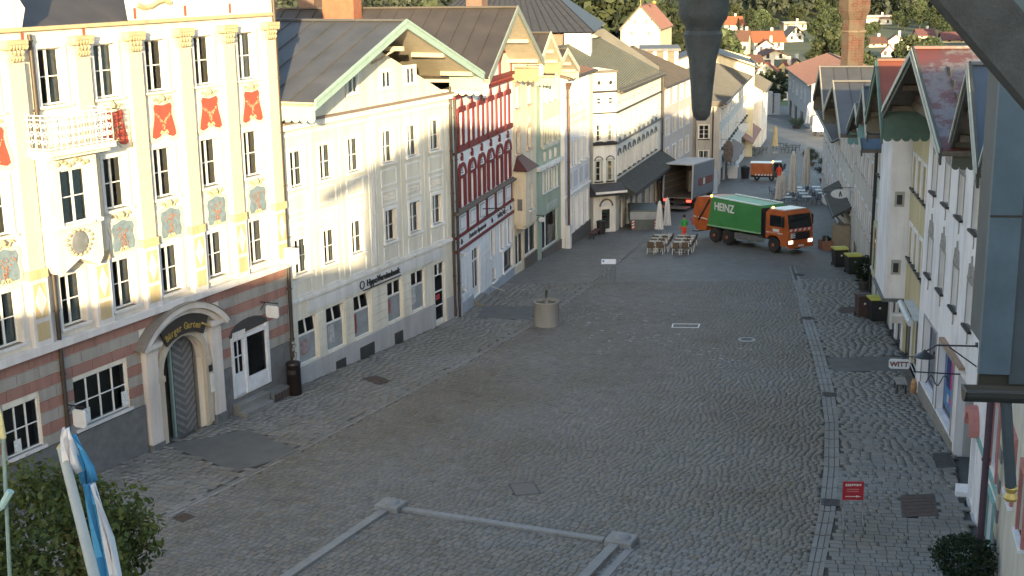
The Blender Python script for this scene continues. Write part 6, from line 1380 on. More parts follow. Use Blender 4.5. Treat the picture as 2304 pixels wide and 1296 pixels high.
for px, y, s_, lab in ((1745,250,.62,'loose light green tree at the bottom end of the street'),(1715,262,.5,'dark bushy tree left of the pale column at the street end'),(1860,300,1.0,'tall tree left of the brick chimney'),(1880,340,1.1,'broad tree close behind the brick chimney'),(2040,330,.9,'broad light green tree right of the white chalet'),(1350,235,1.9,'large tree left of the chapel'),(1300,245,1.9,'large tree above the dark hipped roof'),(1560,240,1.5,'large tree right of the chapel'),(1525,250,1.6,'tree close behind the chapel roof'),(1415,262,1.9,'dark tree behind the chapel gable'),(1250,255,1.9,'tree above the hipped roof, far left of the chapel'),(1600,262,1.3,'tree beside the pendant below the wood'),(870,250,1.6,'bare-topped tree above the bank roof ridge'),(1000,260,1.7,'tree above the brown roof of the club house'),(800,245,1.6,'tree above the bank roof, left')):
    x = (px-1152)/2957*y; tree('street_end_tree', lab, (x, y, ground_z(y)), rr.uniform(0,6), FT[int(px) % 4], s_)
# wooded hillside: one mass
g = np.random.default_rng(77); n_t = 3800
y = 640*np.exp(g.uniform(0, 1.05, n_t)); px = g.uniform(-200, 2500, n_t); x = (px-1152)/2957*y; z = terrain_z(x, y)
hh = g.uniform(11, 22, n_t); isC = g.random(n_t) < .45; per = 46
f = g.random((n_t, per)); ang = g.uniform(0, 6.283, (n_t, per)); rad = np.where(isC[:,None], (1-f)*3.0+.3, 5.0*np.sqrt(np.clip(1-(2*f-1)**2, .05, 1)))*np.sqrt(g.uniform(.35,1,(n_t,per)))
C = np.stack([x[:,None]+rad*np.cos(ang), y[:,None]+rad*np.sin(ang), z[:,None]+hh[:,None]*(.12+.88*f)], -1).reshape(-1,3)
base = np.repeat(np.where(isC, g.uniform(.05,.35,n_t), g.uniform(.35,.95,n_t)), per)
me = leaf_mesh('wooded_hillside', C, g.uniform(1.1,2.3,len(C)), foliage_mat('woodland', [(.026,.036,.029),(.045,.06,.044),(.066,.084,.058),(.1,.115,.076)], .15), 78, base=base)  # woodland palette paled to stand for haze over the hill
stuff(tag(obj('wooded_hillside', me), 'mixed wood covering the far hillside along the top', 'woodland'))
# river meadow and pale columns at the street end
struct(sheet('meadow', [(30,262),(75,262),(85,300),(30,300)], plain('meadow_grass', (.10,.14,.04), .95, var=.2, scale=.6), .02))
# ================================================================ vehicles
ORG = plain('municipal_orange', (.40,.10,.025), .45, var=.18, scale=1.6); GRNP = plain('lorry_green', (.05,.22,.065), .45, var=.14, scale=1.2); WHT = plain('gloss_white', (.62,.63,.64), .35, var=.04)
CHAS = plain('chassis_grime', (.035,.033,.03), .8, var=.3, scale=5); AMB = None; TINT = plain('dark_tinted_glass', (.012,.015,.018), .08)
def emis(name, col, st_):
    m, n, l, b = new_mat(name); b.inputs['Base Color'].default_value = (*col, 1); b.inputs['Emission Color'].default_value = (*col, 1); b.inputs['Emission Strength'].default_value = st_; return m
HEADL = emis('lit_headlamp', (1,.85,.65), .7); TAILL = emis('lit_tail_lamp', (1,.05,.03), 1.6); AMBER = emis('lit_amber_beacon', (1,.5,.05), 5.0); LAMPG = plain('unlit_lamp_red', (.3,.02,.02), .3)
def wheel(parent, x, y, r, w_, rimc=None, side=-1):
    o = MB().lathe([(r*.55,-w_/2),(r*.92,-w_/2),(r,-w_*.36),(r,w_*.36),(r*.92,w_/2),(r*.55,w_/2)], n=22, close=True).build('wheel', RUBBER, parent, (x, y, r)); o.rotation_euler = (R(90), 0, 0)
    k = w_/2+.005; s_ = 1 if side < 0 else -1
    MB().lathe([(r*.58,s_*k),(r*.5,s_*(k-.03)),(r*.28,s_*(k-.05)),(r*.24,s_*(k+.02)),(.001,s_*(k+.03))], n=18, close=False).build('rim', rimc or GREYM, o)
    return o
lx, ly = 18.55, 87.0
gt = thing('refuse_lorry', 'orange and green refuse lorry lettered HEINZ standing across the street', 'refuse lorry', (lx, ly, ground_z(ly)+.03), math.atan2(-.83, .557)); gt.rotation_euler = (R(-1.5), R(-2.3), math.atan2(-.83, .557)); gt.scale = (.96, .96, .96)
for x in (0, -4.6, -5.95):
    for y in (-1.06, 1.06): wheel(gt, x, y, .53, .34 if x == 0 else .5, plain('orange_rim', (.30,.10,.05), .6), -1 if y < 0 else 1)
MB().box(-7.6,.9,-.45,-.3,.75,1.0).box(-7.6,.9,.3,.45,.75,1.0).box(-7,.5,-.3,.3,.7,.8).build('chassis', CHAS, gt)
MB().box(-3.9,-1.6,-1.2,-.5,.5,.95).build('tool_locker', plain('dull_alloy', (.22,.22,.2), .5, .4), gt); MB().box(-3.9,-.9,-1.23,-1.2,.62,.9).build('side_guard', GREYM, gt); MB().box(-3.9,-1.0,.5,1.2,.5,.95).build('fuel_tank', GREYM, gt)
cab = MB().prism([(-.78,.95),(-.78,2.75),(-.5,3.0),(.85,3.0),(1.18,2.78),(1.38,1.75),(1.4,.55),(.68,.5),(.62,.95),(.3,1.18),(-.3,1.18),(-.62,.95)], -1.2, 1.2).build('cab', ORG, gt)
MB().add([(1.195,-1.08,2.72),(1.195,1.08,2.72),(1.395,1.12,1.78),(1.395,-1.12,1.78),(1.17,-1.08,2.72),(1.17,1.08,2.72),(1.36,1.12,1.78),(1.36,-1.12,1.78)], [(0,1,2,3),(0,4,5,1),(1,5,6,2),(2,6,7,3),(3,7,4,0)]).build('windscreen', TINT, cab)
for s_ in (-1, 1):
    d_ = MB().box(-.55,.85,s_*1.2 if s_ > 0 else -1.225,1.225 if s_ > 0 else -1.2,1.25,2.75).build('door', ORG, cab)
    MB().prism([(-.35,1.85),(-.35,2.62),(.72,2.62),(.95,1.95),(.6,1.85)], s_*1.227, s_*1.24).build('door_window', TINT, d_); MB().box(-.45,-.2,s_*1.24-.01,s_*1.24+.01,1.6,1.65).build('door_handle', BLACK, d_)
    MB().prism([(-.62,.95),(-.75,1.1),(-.4,1.4),(.4,1.4),(.78,1.05),(.64,.95),(.34,1.22),(-.34,1.22)], s_*1.1, s_*1.27).build('mudguard', ORG, cab)
    MB().box(1.0,1.12,s_*1.42-.1,s_*1.42+.1,1.9,2.6).bar((1.0,s_*1.2,2.65),(1.05,s_*1.4,2.6),.04,.04).build('mirror', BLACK, cab)
    MB().box(1.395,1.425,s_*.95-.2,s_*.95+.2,.72,.95).build('headlamp', HEADL, cab)
MB().box(-.7,.9,-1.241,-1.228,1.36,1.42).build('side_stripe', WHT, cab); MB().box(-.05,.55,-1.241,-1.228,1.48,1.68).build('door_sign', WHT, cab)
MB().box(1.4,1.43,-.85,.85,.98,1.5).build('grille', BLACK, cab)
for k in range(3): MB().box(1.425,1.44,-.8,.8,1.05+.15*k,1.1+.15*k).build('grille_bar', DARKM, cab)
mb = MB(); mb2 = MB()
for k in range(10):
    y = -1.1+.22*k; (mb if k % 2 else mb2).add([(1.41,y,1.58),(1.41,y+.22,1.58),(1.405,y+.32,1.74),(1.405,y+.1,1.74)], [(0,1,2,3)])
mb.build('stripe_red', plain('signal_red', (.5,.04,.03), .5), cab); mb2.build('stripe_white', WHT, cab)
MB().box(1.3,1.46,-1.2,1.2,.4,.7).build('bumper', ORG, cab); MB().box(1.462,1.47,-.26,.26,.5,.62).build('number_plate', WHT, cab); MB().box(1.43,1.44,-1.0,-.55,1.12,1.45).build('paper_notice', WHT, cab)
MB().box(-.6,.9,-1.0,1.0,3.0,3.06).build('roof_panel', WHT, cab); MB().lathe([(.07,0),(.07,.1),(.0,.13)], (-.5,-.8,3.03), 10, False).build('beacon', AMBER, cab)
MB().box(-1.15,-.82,-1.0,1.0,1.0,2.7).build('cab_gap_stack', DARKM, gt)
bd = MB().prism([(-1.2,1.12),(-1.2,2.95),(-1.45,3.12),(-6.3,3.3),(-6.75,1.12)], -1.24, 1.24).build('refuse_body', GRNP, gt)
for s_ in (-1, 1):
    MB().bar((-1.45,s_*1.12,3.16),(-6.3,s_*1.12,3.34),.14,.07).build('top_rail', WHT, bd); MB().bar((-1.2,s_*1.26,1.2),(-6.7,s_*1.26,1.2),.05,.09).build('lower_rail', plain('pale_green', (.25,.42,.25), .5), bd)
MB().box(-1.22,-1.19,-1.24,1.24,1.12,2.98).build('bulkhead', DARKM, bd)
hop = MB().prism([(-6.32,3.3),(-6.77,1.12),(-7.0,.75),(-7.9,.7),(-8.3,1.1),(-8.35,2.2),(-7.9,3.2)], -1.22, 1.22).build('hopper', ORG, gt)
for s_ in (-1, 1):
    MB().bar((-6.5,s_*1.26,3.1),(-7.7,s_*1.26,1.5),.08,.12).build('ram', DARKM, hop); MB().box(-7.95,-7.8,s_*1.25-.02,s_*1.25+.02,.8,3.1).build('rib', plain('deep_orange', (.36,.09,.025), .5), hop); MB().bar((-6.8,s_*1.235,1.62),(-8.3,s_*1.235,1.72),.02,.06).build('reflector_strip', WHT, hop)
    MB().box(-8.38,-8.33,s_*.95-.12,s_*.95+.12,2.4,2.7).build('tail_lamp', LAMPG, hop)
MB().box(-8.7,-8.2,-1.0,1.0,.5,.58).build('footboard', DARKM, hop); MB().box(-8.75,-8.35,-.9,.9,1.3,1.42).bar((-8.6,-1.0,1.0),(-8.9,-1.0,1.5),.06,.06).bar((-8.6,1.0,1.0),(-8.9,1.0,1.5),.06,.06).build('bin_lift', plain('signal_red', (.5,.04,.03), .5), hop); MB().lathe([(.07,0),(.07,.12),(.0,.15)], (-6.6,-1.0,3.28), 10, False).build('beacon', AMBER, hop)
text('HEINZ', .8, WHT, bd, (-5.0,-1.252,2.38), (R(90), R(2.2), 0), bold=.018, sx=.9); 

bt = thing('box_lorry', 'grey box lorry with its rear shutter open and tail lamps lit', 'lorry', (14.2, 110.6, ground_z(110.6)+.02), R(90-24)); bt.rotation_euler = (0, R(3.3), R(90-24)); bt.scale = (1.06, 1.06, 1.1)
GRB = plain('grey_box_panel', (.17,.19,.22), .5, var=.06)
MB().box(.0,6.4,-1.22,-1.17,.95,3.45).build('side_panel', GRB, bt); MB().box(.0,6.4,1.17,1.22,.95,3.45).build('side_panel', plain('inner_panel', (.12,.115,.11), .8), bt); MB().box(6.35,6.4,-1.17,1.17,.95,3.45).build('front_bulkhead', plain('inner_panel', (.12,.115,.11), .8), bt)
MB().box(-.05,6.42,-1.25,1.25,3.452,3.55).build('roof', plain('pale_roof_panel', (.34,.35,.36), .5), bt); MB().box(.0,6.4,-1.2,1.2,.85,.948).build('load_floor', plain('ply_floor', (.13,.11,.09), .8), bt)
for s_ in (-1, 1):
    MB().box(-.04,.06,s_*1.2-.06,s_*1.2+.06,.8,3.5).build('rear_post', plain('pale_roof_panel', (.34,.35,.36), .5), bt)
    for zz in (1.5, 2.0, 2.5, 3.0): MB().box(.1,6.2,s_*1.14-.015,s_*1.14+.015,zz,zz+.09).build('load_rail', plain('rail_timber', (.25,.2,.15), .8), bt)
    MB().box(-.06,-.02,s_*.95-.2,s_*.95+.2,.62,.78).build('tail_lamp', TAILL, bt)
MB().box(4.4,5.2,-.2,.4,.95,2.6).build('stacked_load', plain('pale_load', (.3,.3,.29), .8), bt)
MB().box(-1.5,-.05,-1.15,1.15,.24,.3).build('tail_lift', plain('dull_alloy', (.22,.22,.2), .5, .4), bt); MB().box(-.03,.1,-1.1,1.1,.5,.66).build('rear_beam', CHAS, bt)
MB().box(1.6,6.0,-1.235,-1.222,1.7,2.3).build('red_band', plain('faded_red', (.2,.05,.045), .6), bt); MB().box(3.0,3.6,-1.242,-1.236,1.75,2.25).build('logo_patch', WHT, bt)
for x in (1.4, 5.9):
    for s_ in (-1, 1): wheel(bt, x, s_*1.0, .45, .3, None, s_)
MB().box(.5,7.8,-.45,.45,.55,.85).build('chassis', CHAS, bt); MB().prism([(6.55,.6),(6.55,2.5),(7.6,2.5),(8.1,1.6),(8.15,.5)], -1.1, 1.1).build('cab', WHT, bt)

sw = thing('street_sweeper', 'small orange street sweeper with lit amber beacon on the lower street', 'street sweeper', (26.9, 134.0, ground_z(134.0)+.02), R(-14)); sw.scale = (.78,.78,.85)
for x, s_ in ((.0,-1),(.0,1),(-1.9,-1),(-1.9,1)): wheel(sw, x, s_*.6, .36, .24, GREYM, s_)
MB().prism([(-2.75,.7),(-2.75,2.05),(.0,2.15),(.15,.6)], -.75, .75).build('dust_container', ORG, sw); MB().box(-2.8,.2,-.78,.78,2.1,2.18).build('container_lid', WHT, sw)
c_ = MB().prism([(.18,.55),(.18,2.25),(1.2,2.25),(1.55,1.2),(1.5,.55)], -.72, .72).build('cab', plain('dark_cab', (.04,.05,.05), .4), sw)
for s_ in (-1, 1): MB().prism([(.3,1.15),(.3,2.1),(1.15,2.1),(1.4,1.15)], s_*.725, s_*.735).build('side_window', TINT, c_); MB().box(1.45,1.75,s_*.95-.12,s_*.95+.12,1.5,1.9).build('mirror', BLACK, c_)
MB().box(.2,1.2,-.7,.7,2.25,2.3).build('cab_roof', WHT, c_); MB().lathe([(.1,0),(.1,.16),(.0,.2)], (.1,-.3,2.18), 10, False).build('beacon', AMBER, sw)
for k in range(6): MB().prism([(-2.2+.4*k,.62),(-2.0+.4*k,.62),(-1.9+.4*k,.82),(-2.1+.4*k,.82)], -.78, -.76).build('warning_stripe', WHT, sw)
MB().box(-2.7,1.4,-.5,.5,.4,.6).build('chassis', CHAS, sw)
for s_ in (-1, 1): MB().lathe([(.12,.3),(.35,.02),(.38,.0)], (1.5,s_*.7,0), 14).build('side_brush', plain('brush_grey', (.1,.1,.09), .95), sw)

# ================================================================ skip, fountain, signs, bins, benches
sk = thing('grey_skip', 'grey rubbish skip with pale band and red-white corner markers beside the canopy', 'skip', (10.2, 99.4, ground_z(99.4)), R(-2))
SKG = plain('skip_grey_green', (.10,.115,.11), .7, var=.2); 
MB().prism([(-.92,.0),(-1.05,.45),(-1.05,.85),(1.05,.85),(1.05,.45),(.92,.0)], -.9, 2.3).build('hopper', SKG, sk); MB().prism([(-1.1,.85),(-1.1,1.45),(1.1,1.45),(1.1,.85)], -.96, 2.4).build('upper_band', plain('skip_pale_band', (.30,.32,.33), .6), sk)
MB().prism([(-1.12,1.45),(1.12,1.45),(1.05,1.55),(-1.05,1.55)], -.98, 2.42).build('lid', SKG, sk); MB().bar((1.14,-.9,1.25),(1.14,2.3,1.32),.05,.08).build('lid_bar', WHT, sk)
for s_ in (-1, 1):
    o = MB().box(s_*.86-.09,s_*.86+.09,-.925,-.905,.12,.78).build('corner_marker', plain('signal_red', (.5,.04,.03), .5), sk)
    for k in range(3): MB().add([(s_*.86-.09,-.932,.16+.22*k),(s_*.86+.09,-.932,.24+.22*k),(s_*.86+.09,-.932,.35+.22*k),(s_*.86-.09,-.932,.27+.22*k)], [(0,1,2,3)]).build('white_bar', WHT, o)
fo = thing('round_fountain', 'round pale stone fountain basin with small bronze figure on the pavement edge', 'fountain', (1.75, 65.6, ground_z(65.2)-.03))
FST = plaster('fountain_stone', (.26,.262,.255))
MB().lathe([(.66,0),(.66,1.2),(.69,1.24),(.69,1.3),(.6,1.3),(.58,1.0),(.0,1.0)], n=36, close=False).build('basin', FST, fo, smooth=True)
m, n, l, b = new_mat('fountain_water'); b.inputs['Base Color'].default_value = (.12,.11,.08,1); b.inputs['Roughness'].default_value = .05; MB().lathe([(.59,1.17),(.0,1.17)], n=32, close=False).build('water', m, fo)
BRZ = plain('verdigris_bronze', (.07,.075,.055), .5, .5); fg = MB().lathe([(.12,1.0),(.1,1.35),(.13,1.4),(.08,1.42)], n=12).build('figure_post', FST, fo)
def skin_figure(pts, edges, name, mats, parent, loc=(0,0,0), rz=0, sub=2, zsplit=None, sc_=1.0):
    """one continuous body grown over a posed skeleton"""
    me = bpy.data.meshes.new(name); me.from_pydata([p[:3] for p in pts], edges, []); o = bpy.data.objects.new(name, me); COL.objects.link(o)
    sk_ = o.modifiers.new('Skin', 'SKIN'); sk_.use_smooth_shade = True
    bm = bmesh.new(); bm.from_mesh(me); lay = bm.verts.layers.skin.verify(); bm.verts.ensure_lookup_table()
    for v, p in zip(bm.verts, pts): v[lay].radius = (p[3], p[4] if len(p) > 4 else p[3])
    bm.verts[0][lay].use_root = True; bm.to_mesh(me); bm.free()
    o.modifiers.new('Sub', 'SUBSURF').levels = sub; o.modifiers['Sub'].render_levels = sub
    bpy.context.view_layer.update(); m2 = bpy.data.meshes.new_from_object(o.evaluated_get(bpy.context.evaluated_depsgraph_get())); bpy.data.objects.remove(o)
    m2.materials.clear()
    for q in mats: m2.materials.append(q)
    if zsplit:
        for p in m2.polygons: p.material_index = zsplit(p.center)
    m2.polygons.foreach_set('use_smooth', [True]*len(m2.polygons)); r = obj(name, m2, parent, loc, rz); r.scale = (sc_,)*3; return r
# indices: 0 pelvis 1 chest 2 neck 3 head 4 crown | arms 5-7, 8-10 | legs 11-14, 15-18
def body(arm_l=((.24,.02,1.22),(.28,.12,1.0),(.2,.28,1.02)), arm_r=((-.24,.0,1.2),(-.3,.05,.95),(-.28,.12,.78)), step=.08):
    P = [(0,0,.95,.155,.11),(0,.0,1.35,.17,.11),(0,.0,1.52,.06,.06),(0,.02,1.63,.085,.1),(0,.02,1.75,.07,.085),
         (.17,0,1.42,.065),(*arm_l[0],.055),(*arm_l[1],.045),(*arm_l[2],.035),(-.17,0,1.42,.065),(*arm_r[0],.055),(*arm_r[1],.045),(*arm_r[2],.035),
         (.1,.0,.86,.1),(.11,step,.48,.075),(.12,-step*.3,.08,.05),(.13,.12,.04,.045),(-.1,.0,.86,.1),(-.11,-step,.48,.075),(-.12,-step*1.2,.08,.05),(-.13,.02,.04,.045)]
    E_ = [(0,1),(1,2),(2,3),(3,4),(1,5),(5,6),(6,7),(7,8),(1,9),(9,10),(10,11),(11,12),(0,13),(13,14),(14,15),(15,16),(0,17),(17,18),(18,19),(19,20)]
    return P, E_
skin_figure(*body(((.2,.12,1.3),(.16,.24,1.2),(.05,.3,1.25)), ((-.2,.12,1.25),(-.2,.26,1.15),(-.06,.3,1.2)), .02), 'bronze_figure', [BRZ], fo, (0,0,1.36), R(200), 1, None, .34)
isg = thing('information_board', 'small tilted white information board on thin metal legs by the gutter', 'sign', (5.9, 78.0, ground_z(78)), R(-4))
for x in (-.4, -.13, .13, .4): MB().tube((x,.12,0),(x,.1,.95),.018).tube((x,-.18,0),(x,-.05,.9),.014).build('leg', GREYM, isg)
pn = MB().prism([(-.12,.92),(.14,1.2),(.16,1.18),(-.1,.9)], -.47, .47, 'x').build('panel', plain('board_frame', (.2,.24,.3), .5), isg); MB().prism([(-.115,.945),(.118,1.198),(.12,1.19),(-.11,.94)], -.43, .43, 'x').build('printed_sheet', SIGNW, pn); MB().prism([(-.03,1.045),(.06,1.145),(.055,1.14),(-.025,1.04)], -.38, -.26, 'x').build('blue_emblem', plain('emblem_blue', (.08,.16,.4), .5), pn)
rs = thing('red_sign', 'small red sign with white arrow on two thin legs on the right pavement', 'sign', (10.35, 37.6, ground_z(37.6)), R(-3))
for x in (-.3, .3): MB().tube((x,0,0),(x,0,1.35),.016).tube((x,-.28,0),(x,0,.5),.014).build('leg', GREYM, rs)
MB().bar((-.3,-.05,.15),(.3,-.05,.15),.02,.02).build('cross_rail', GREYM, rs)
pl_ = MB().box(-.32,.32,-.03,.0,.78,1.38).build('plate', plain('crimson_plate', (.36,.02,.035), .5), rs); PW = plain('print_white', (.6,.55,.5), .6)
MB().box(-.24,.1,-.036,-.031,.885,.91).prism([(.1,.86),(.24,.897),(.1,.935)], -.036, -.031).build('arrow', PW, pl_)
mb = MB(); rr = random.Random(15)
x = -.24
while x < .22: w_ = rr.uniform(.015,.05); mb.box(x, x+w_, -.036, -.031, 1.24+rr.uniform(-.01,.01), 1.31); x += w_+.014
stuff(mb.build('headline', PW, pl_))
for zz in (1.12, 1.05): MB().box(-.2,.16,-.036,-.031,zz,zz+.02).build('print_line', plain('faint_print', (.5,.25,.22), .6), pl_)
YLID = plain('yellow_lid', (.48,.45,.08), .5, var=.12)
def bin_(label, x, y, rz, bodym, lidm, h=1.05, w_=.36):
    t = thing('wheelie_bin', label, 'bin', (x, y, ground_z(y)), rz, 'wheelie bins on the right pavement')
    MB().add([(-w_*.85,-w_*.85,.06),(w_*.85,-w_*.85,.06),(w_*.85,w_*.85,.06),(-w_*.85,w_*.85,.06),(-w_,-w_,h),(w_,-w_,h),(w_,w_,h),(-w_,w_,h)], [(3,2,1,0),(0,1,5,4),(1,2,6,5),(2,3,7,6),(3,0,4,7),(4,5,6,7)]).build('body', bodym, t)
    MB().prism([(-w_-.04,h+.005),(-w_-.05,h+.06),(-.1,h+.13),(w_+.05,h+.09),(w_+.05,h+.005)], -w_-.03, w_+.03, 'x').build('lid', lidm, t)
    MB().tube((-w_*.7,w_+.08,h+.02),(w_*.7,w_+.08,h+.02),.025).build('handle', bodym, t)
    for s_ in (-1, 1): wheel(t, s_*w_*.9, w_*.8, .1, .06, None, s_).rotation_euler = (R(90), 0, R(90))
    MB().box(-.05,.05,-w_-.005,-w_+.02,.7,.8).build('sticker', WHITE, t)
BRB = plain('brown_bin', (.07,.045,.04), .6)
bin_('black bin with yellow lid, the farther of the touching pair near the shrub', 20.75, 81.2, R(4), BLACK, YLID, 1.1, .42); bin_('black bin with yellow lid, the nearer of the touching pair beside the conical shrub', 20.95, 78.7, R(4), BLACK, YLID, 1.1, .42)
bin_('black bin with dusty yellow lid in front of the white-framed shop', 18.85, 65.6, R(0), BLACK, YLID, 1.15, .45); bin_('brown bin tucked behind the dusty yellow-lidded bin', 18.35, 66.6, R(5), BRB, BRB, 1.1, .34)
wb = thing('litter_column', 'tall dark brown round litter column at the downpipe beside the bank', 'litter bin', (-9.28, 53.15, ground_z(53.15))); MB().lathe([(.3,0),(.32,.05),(.3,1.3),(.33,1.34),(.3,1.42),(.1,1.45)], n=20).build('body', plain('dark_brown_enamel', (.018,.012,.011), .45, .2), wb, smooth=True); MB().prism(arc_band(0,0,.302,.31,R(-150),R(-60),8), .95, 1.12, 'z').build('slot', BLACK, wb)
lb2 = thing('litter_bin', 'round dark litter bin beside the dark red bench at the corner', 'litter bin', (6.75, 96.6, ground_z(96.6))); MB().lathe([(.3,0),(.36,.9),(.38,.95),(.3,1.0)], n=16).build('body', DARKM, lb2); MB().lathe([(.3,1.0),(.28,.7)], n=16, close=False).build('liner', BLACK, lb2)
def bench(label, x, y, rz, mat, L_=1.5):
    t = thing('bench', label, 'bench', (x, y, ground_z(y)), rz)
    for k in range(4): MB().box(-L_/2,L_/2,-.22+.115*k,-.12+.115*k,.42,.46).build('seat_slat', mat, t)
    for s_ in (-1, 1):
        for q in (-1, 1): MB().box(s_*(L_/2-.1)-.03,s_*(L_/2-.1)+.03,q*.17-.03,q*.17+.03,-.05,.42).build('leg', DARKM, t)
        MB().box(s_*(L_/2-.1)-.028,s_*(L_/2-.1)+.028,-.17,.17,.36,.42).build('cross_bar', DARKM, t)
    return t
bench('small grey timber bench on dark legs by the asphalt patch on the right', 16.15, 52.3, R(80), plain('grey_bench_timber', (.27,.26,.24), .8, var=.15), 1.0)
bench('dark red bench at the plinth of the inscribed house', 6.15, 94.9, R(72), plain('dark_red_bench', (.10,.035,.035), .6), 2.0)
# ================================================================ plants
def potted(label, x, y, h, r_, potm, conic=True, seed=1, dens=90, mat=None, zoff=0, cat='plant', per=26):
    t = thing('potted_shrub', label, cat, (x, y, ground_z(y)+zoff)); MB().lathe([(r_*.45,0),(r_*.62,.38),(r_*.66,.42),(r_*.5,.42)], n=14).build('pot', potm, t)
    MB().tube((0,0,.35),(0,0,.8),.03).build('stem', BARK, t); obj('foliage', crown('foliage', seed, h, r_, dens*2, per, .055, mat or CONI, .18 if conic else .25, False), t); return t
TERR = plain('terracotta', (.26,.12,.08), .8); DPOT = plain('dark_pot', (.05,.045,.04), .7)
potted('dark conical box shrub in a pot beside the yellow-lidded bins', 20.3, 73.6, 2.1, .55, DPOT, True, 3, 60)
potted('dark shrub in a black tub at the bottom right edge', 11.9, 32.2, 1.9, .75, BLACK, True, 4, 80)
pt = thing('terracotta_trough', 'terracotta plant trough at the foot of the right row', 'planter', (21.4, 87.6, ground_z(87.6)), R(8)); MB().cham(-.35,.35,-.5,.5,0,.62,.02).build('trough', TERR, pt); obj('foliage', crown('foliage', 8, .9, .4, 14, 24, .05, LEAF, .6), pt)
for i, (x, y, h, r_, lab) in enumerate(((31.8,131,2.6,1.25,'large rusty green shrub in a tub beside the white awning down the street'),(34.5,150,2.0,.9,'green shrub by the house front far down the right side'),(45,206,1.7,1.2,'low hedge trough near the bottom of the street, left one'),(50,208,1.7,1.2,'low hedge trough near the bottom of the street, right one'),(33,180,1.8,.9,'shrub at the foot of the small white gabled house'))): potted(lab, x, y, h, r_, TERR if i == 0 else DPOT, False, 40+i, 50, LEAF)
# ================================================================ café furniture
WICK = plain('brown_wicker', (.12,.085,.055), .85, var=.3, scale=20); 
def make_chair(seatm, legm):
    t = thing('cafe_chair', 'x', 'chair'); MB().box(-.23,.23,-.22,.22,.42,.46).build('seat', seatm, t)
    MB().add([(-.23,.2,.46),(.23,.2,.46),(.23,.26,.46),(-.23,.26,.46),(-.22,.28,.86),(.22,.28,.86),(.22,.32,.86),(-.22,.32,.86)], [(3,2,1,0),(4,5,6,7),(0,1,5,4),(1,2,6,5),(2,3,7,6),(3,0,4,7)]).build('backrest', seatm, t)
    for sx in (-1, 1):
        for sy in (-1, 1): MB().tube((sx*.21,sy*.2,.42),(sx*.24,sy*.25,0),.022).build('leg', legm, t)
        MB().path([(sx*.24,-.2,.42),(sx*.25,-.22,.66),(sx*.25,.22,.68)], .02).build('armrest', legm, t)
    return t
def make_table(topm, legm, r_=.38):
    t = thing('cafe_table', 'x', 'table'); MB().cham(-r_,r_,-r_,r_,.70,.74,.01).build('top', topm, t); MB().tube((0,0,.03),(0,0,.7),.035).build('pedestal', legm, t); MB().box(-.28,.28,-.03,.03,0,.03).box(-.03,.03,-.28,.28,.001,.032).build('foot', legm, t); return t
ch0 = make_chair(WICK, WHITE); tb0 = make_table(plain('oak_table_top', (.38,.34,.26), .6, var=.15, scale=6), WHITE); used = {}
def put(proto, x, y, rz, label, group):
    o = copy_tree(proto, None, (x, y, ground_z(y)), rz, label) if used.get(proto.name) else proto
    used[proto.name] = 1; o.location = (x, y, ground_z(y)); o.rotation_euler = (0, 0, rz); o['label'] = label; o['group'] = group
rr = random.Random(31)
ord_ = ('front', 'middle', 'rear')
for cx_, cy_, nm in ((9.75,87.4,'left'),(11.35,87.0,'right')):
    for k in range(3):
        x, y = cx_+.32*k, cy_+1.45*k; put(tb0, x, y, R(-12), f'{ord_[k]} square oak table of the {nm} café row by the refuse lorry', 'tables by the refuse lorry')
        for sx in (-1, 1): put(ch0, x+sx*.30+.1*(sx<0)*0, y-.62, R(180-12)+rr.uniform(-.2,.2), f'{"left" if sx < 0 else "right"} wicker chair at the {ord_[k]} table of the {nm} café row', 'wicker chairs by the refuse lorry')
        put(ch0, x+.68, y+.1, R(-90-12)+rr.uniform(-.2,.2), f'wicker chair on the lorry side of the {ord_[k]} table in the {nm} café row', 'wicker chairs by the refuse lorry')
BLC = plain('navy_chair', (.05,.065,.10), .6); ch1 = make_chair(BLC, GREYM); tb1 = make_table(plain('pale_table_top', (.55,.57,.58), .5), GREYM)
CN = ('leftmost', 'second from left', 'second from right', 'rightmost'); RN = ('front', 'second', 'third', 'rear')
for i in range(4):
    for k in range(4):
        x, y = 24.0+1.75*i+.28*k*1.0, 112.6+2.5*k+.2*i
        put(tb1, x, y, R(-10), f'{CN[i]} pale square table in the {RN[k]} café row between the tall parasols', 'pale tables between the tall parasols')
        for sx in (-1, 1): put(ch1, x+sx*.66, y, R(-90*sx-10)+rr.uniform(-.2,.2), f'navy chair {"left" if sx < 0 else "right"} of the {CN[i]} pale table in the {RN[k]} café row', 'navy chairs between the tall parasols')
DRK = plain('dark_rattan', (.04,.04,.042), .8); ch2 = make_chair(DRK, DRK); tb2 = make_table(DRK, DRK)
for cx_, cy_, nm in ((30.5,163,'left'),(35.3,166,'right')):
    for k in range(3):
        x, y = cx_+1.1*(k % 2), cy_+2.6*k; put(tb2, x, y, R(-10), f'{ord_[k]} dark café table in the {nm} dark group far down the street', f'dark tables far down the street, {nm}')
        for sx in (-1, 1): put(ch2, x+sx*.66, y, R(-90*sx-10), f'dark chair {"left" if sx < 0 else "right"} of the {ord_[k]} table in the {nm} dark group far down the street', f'dark chairs far down the street, {nm}')
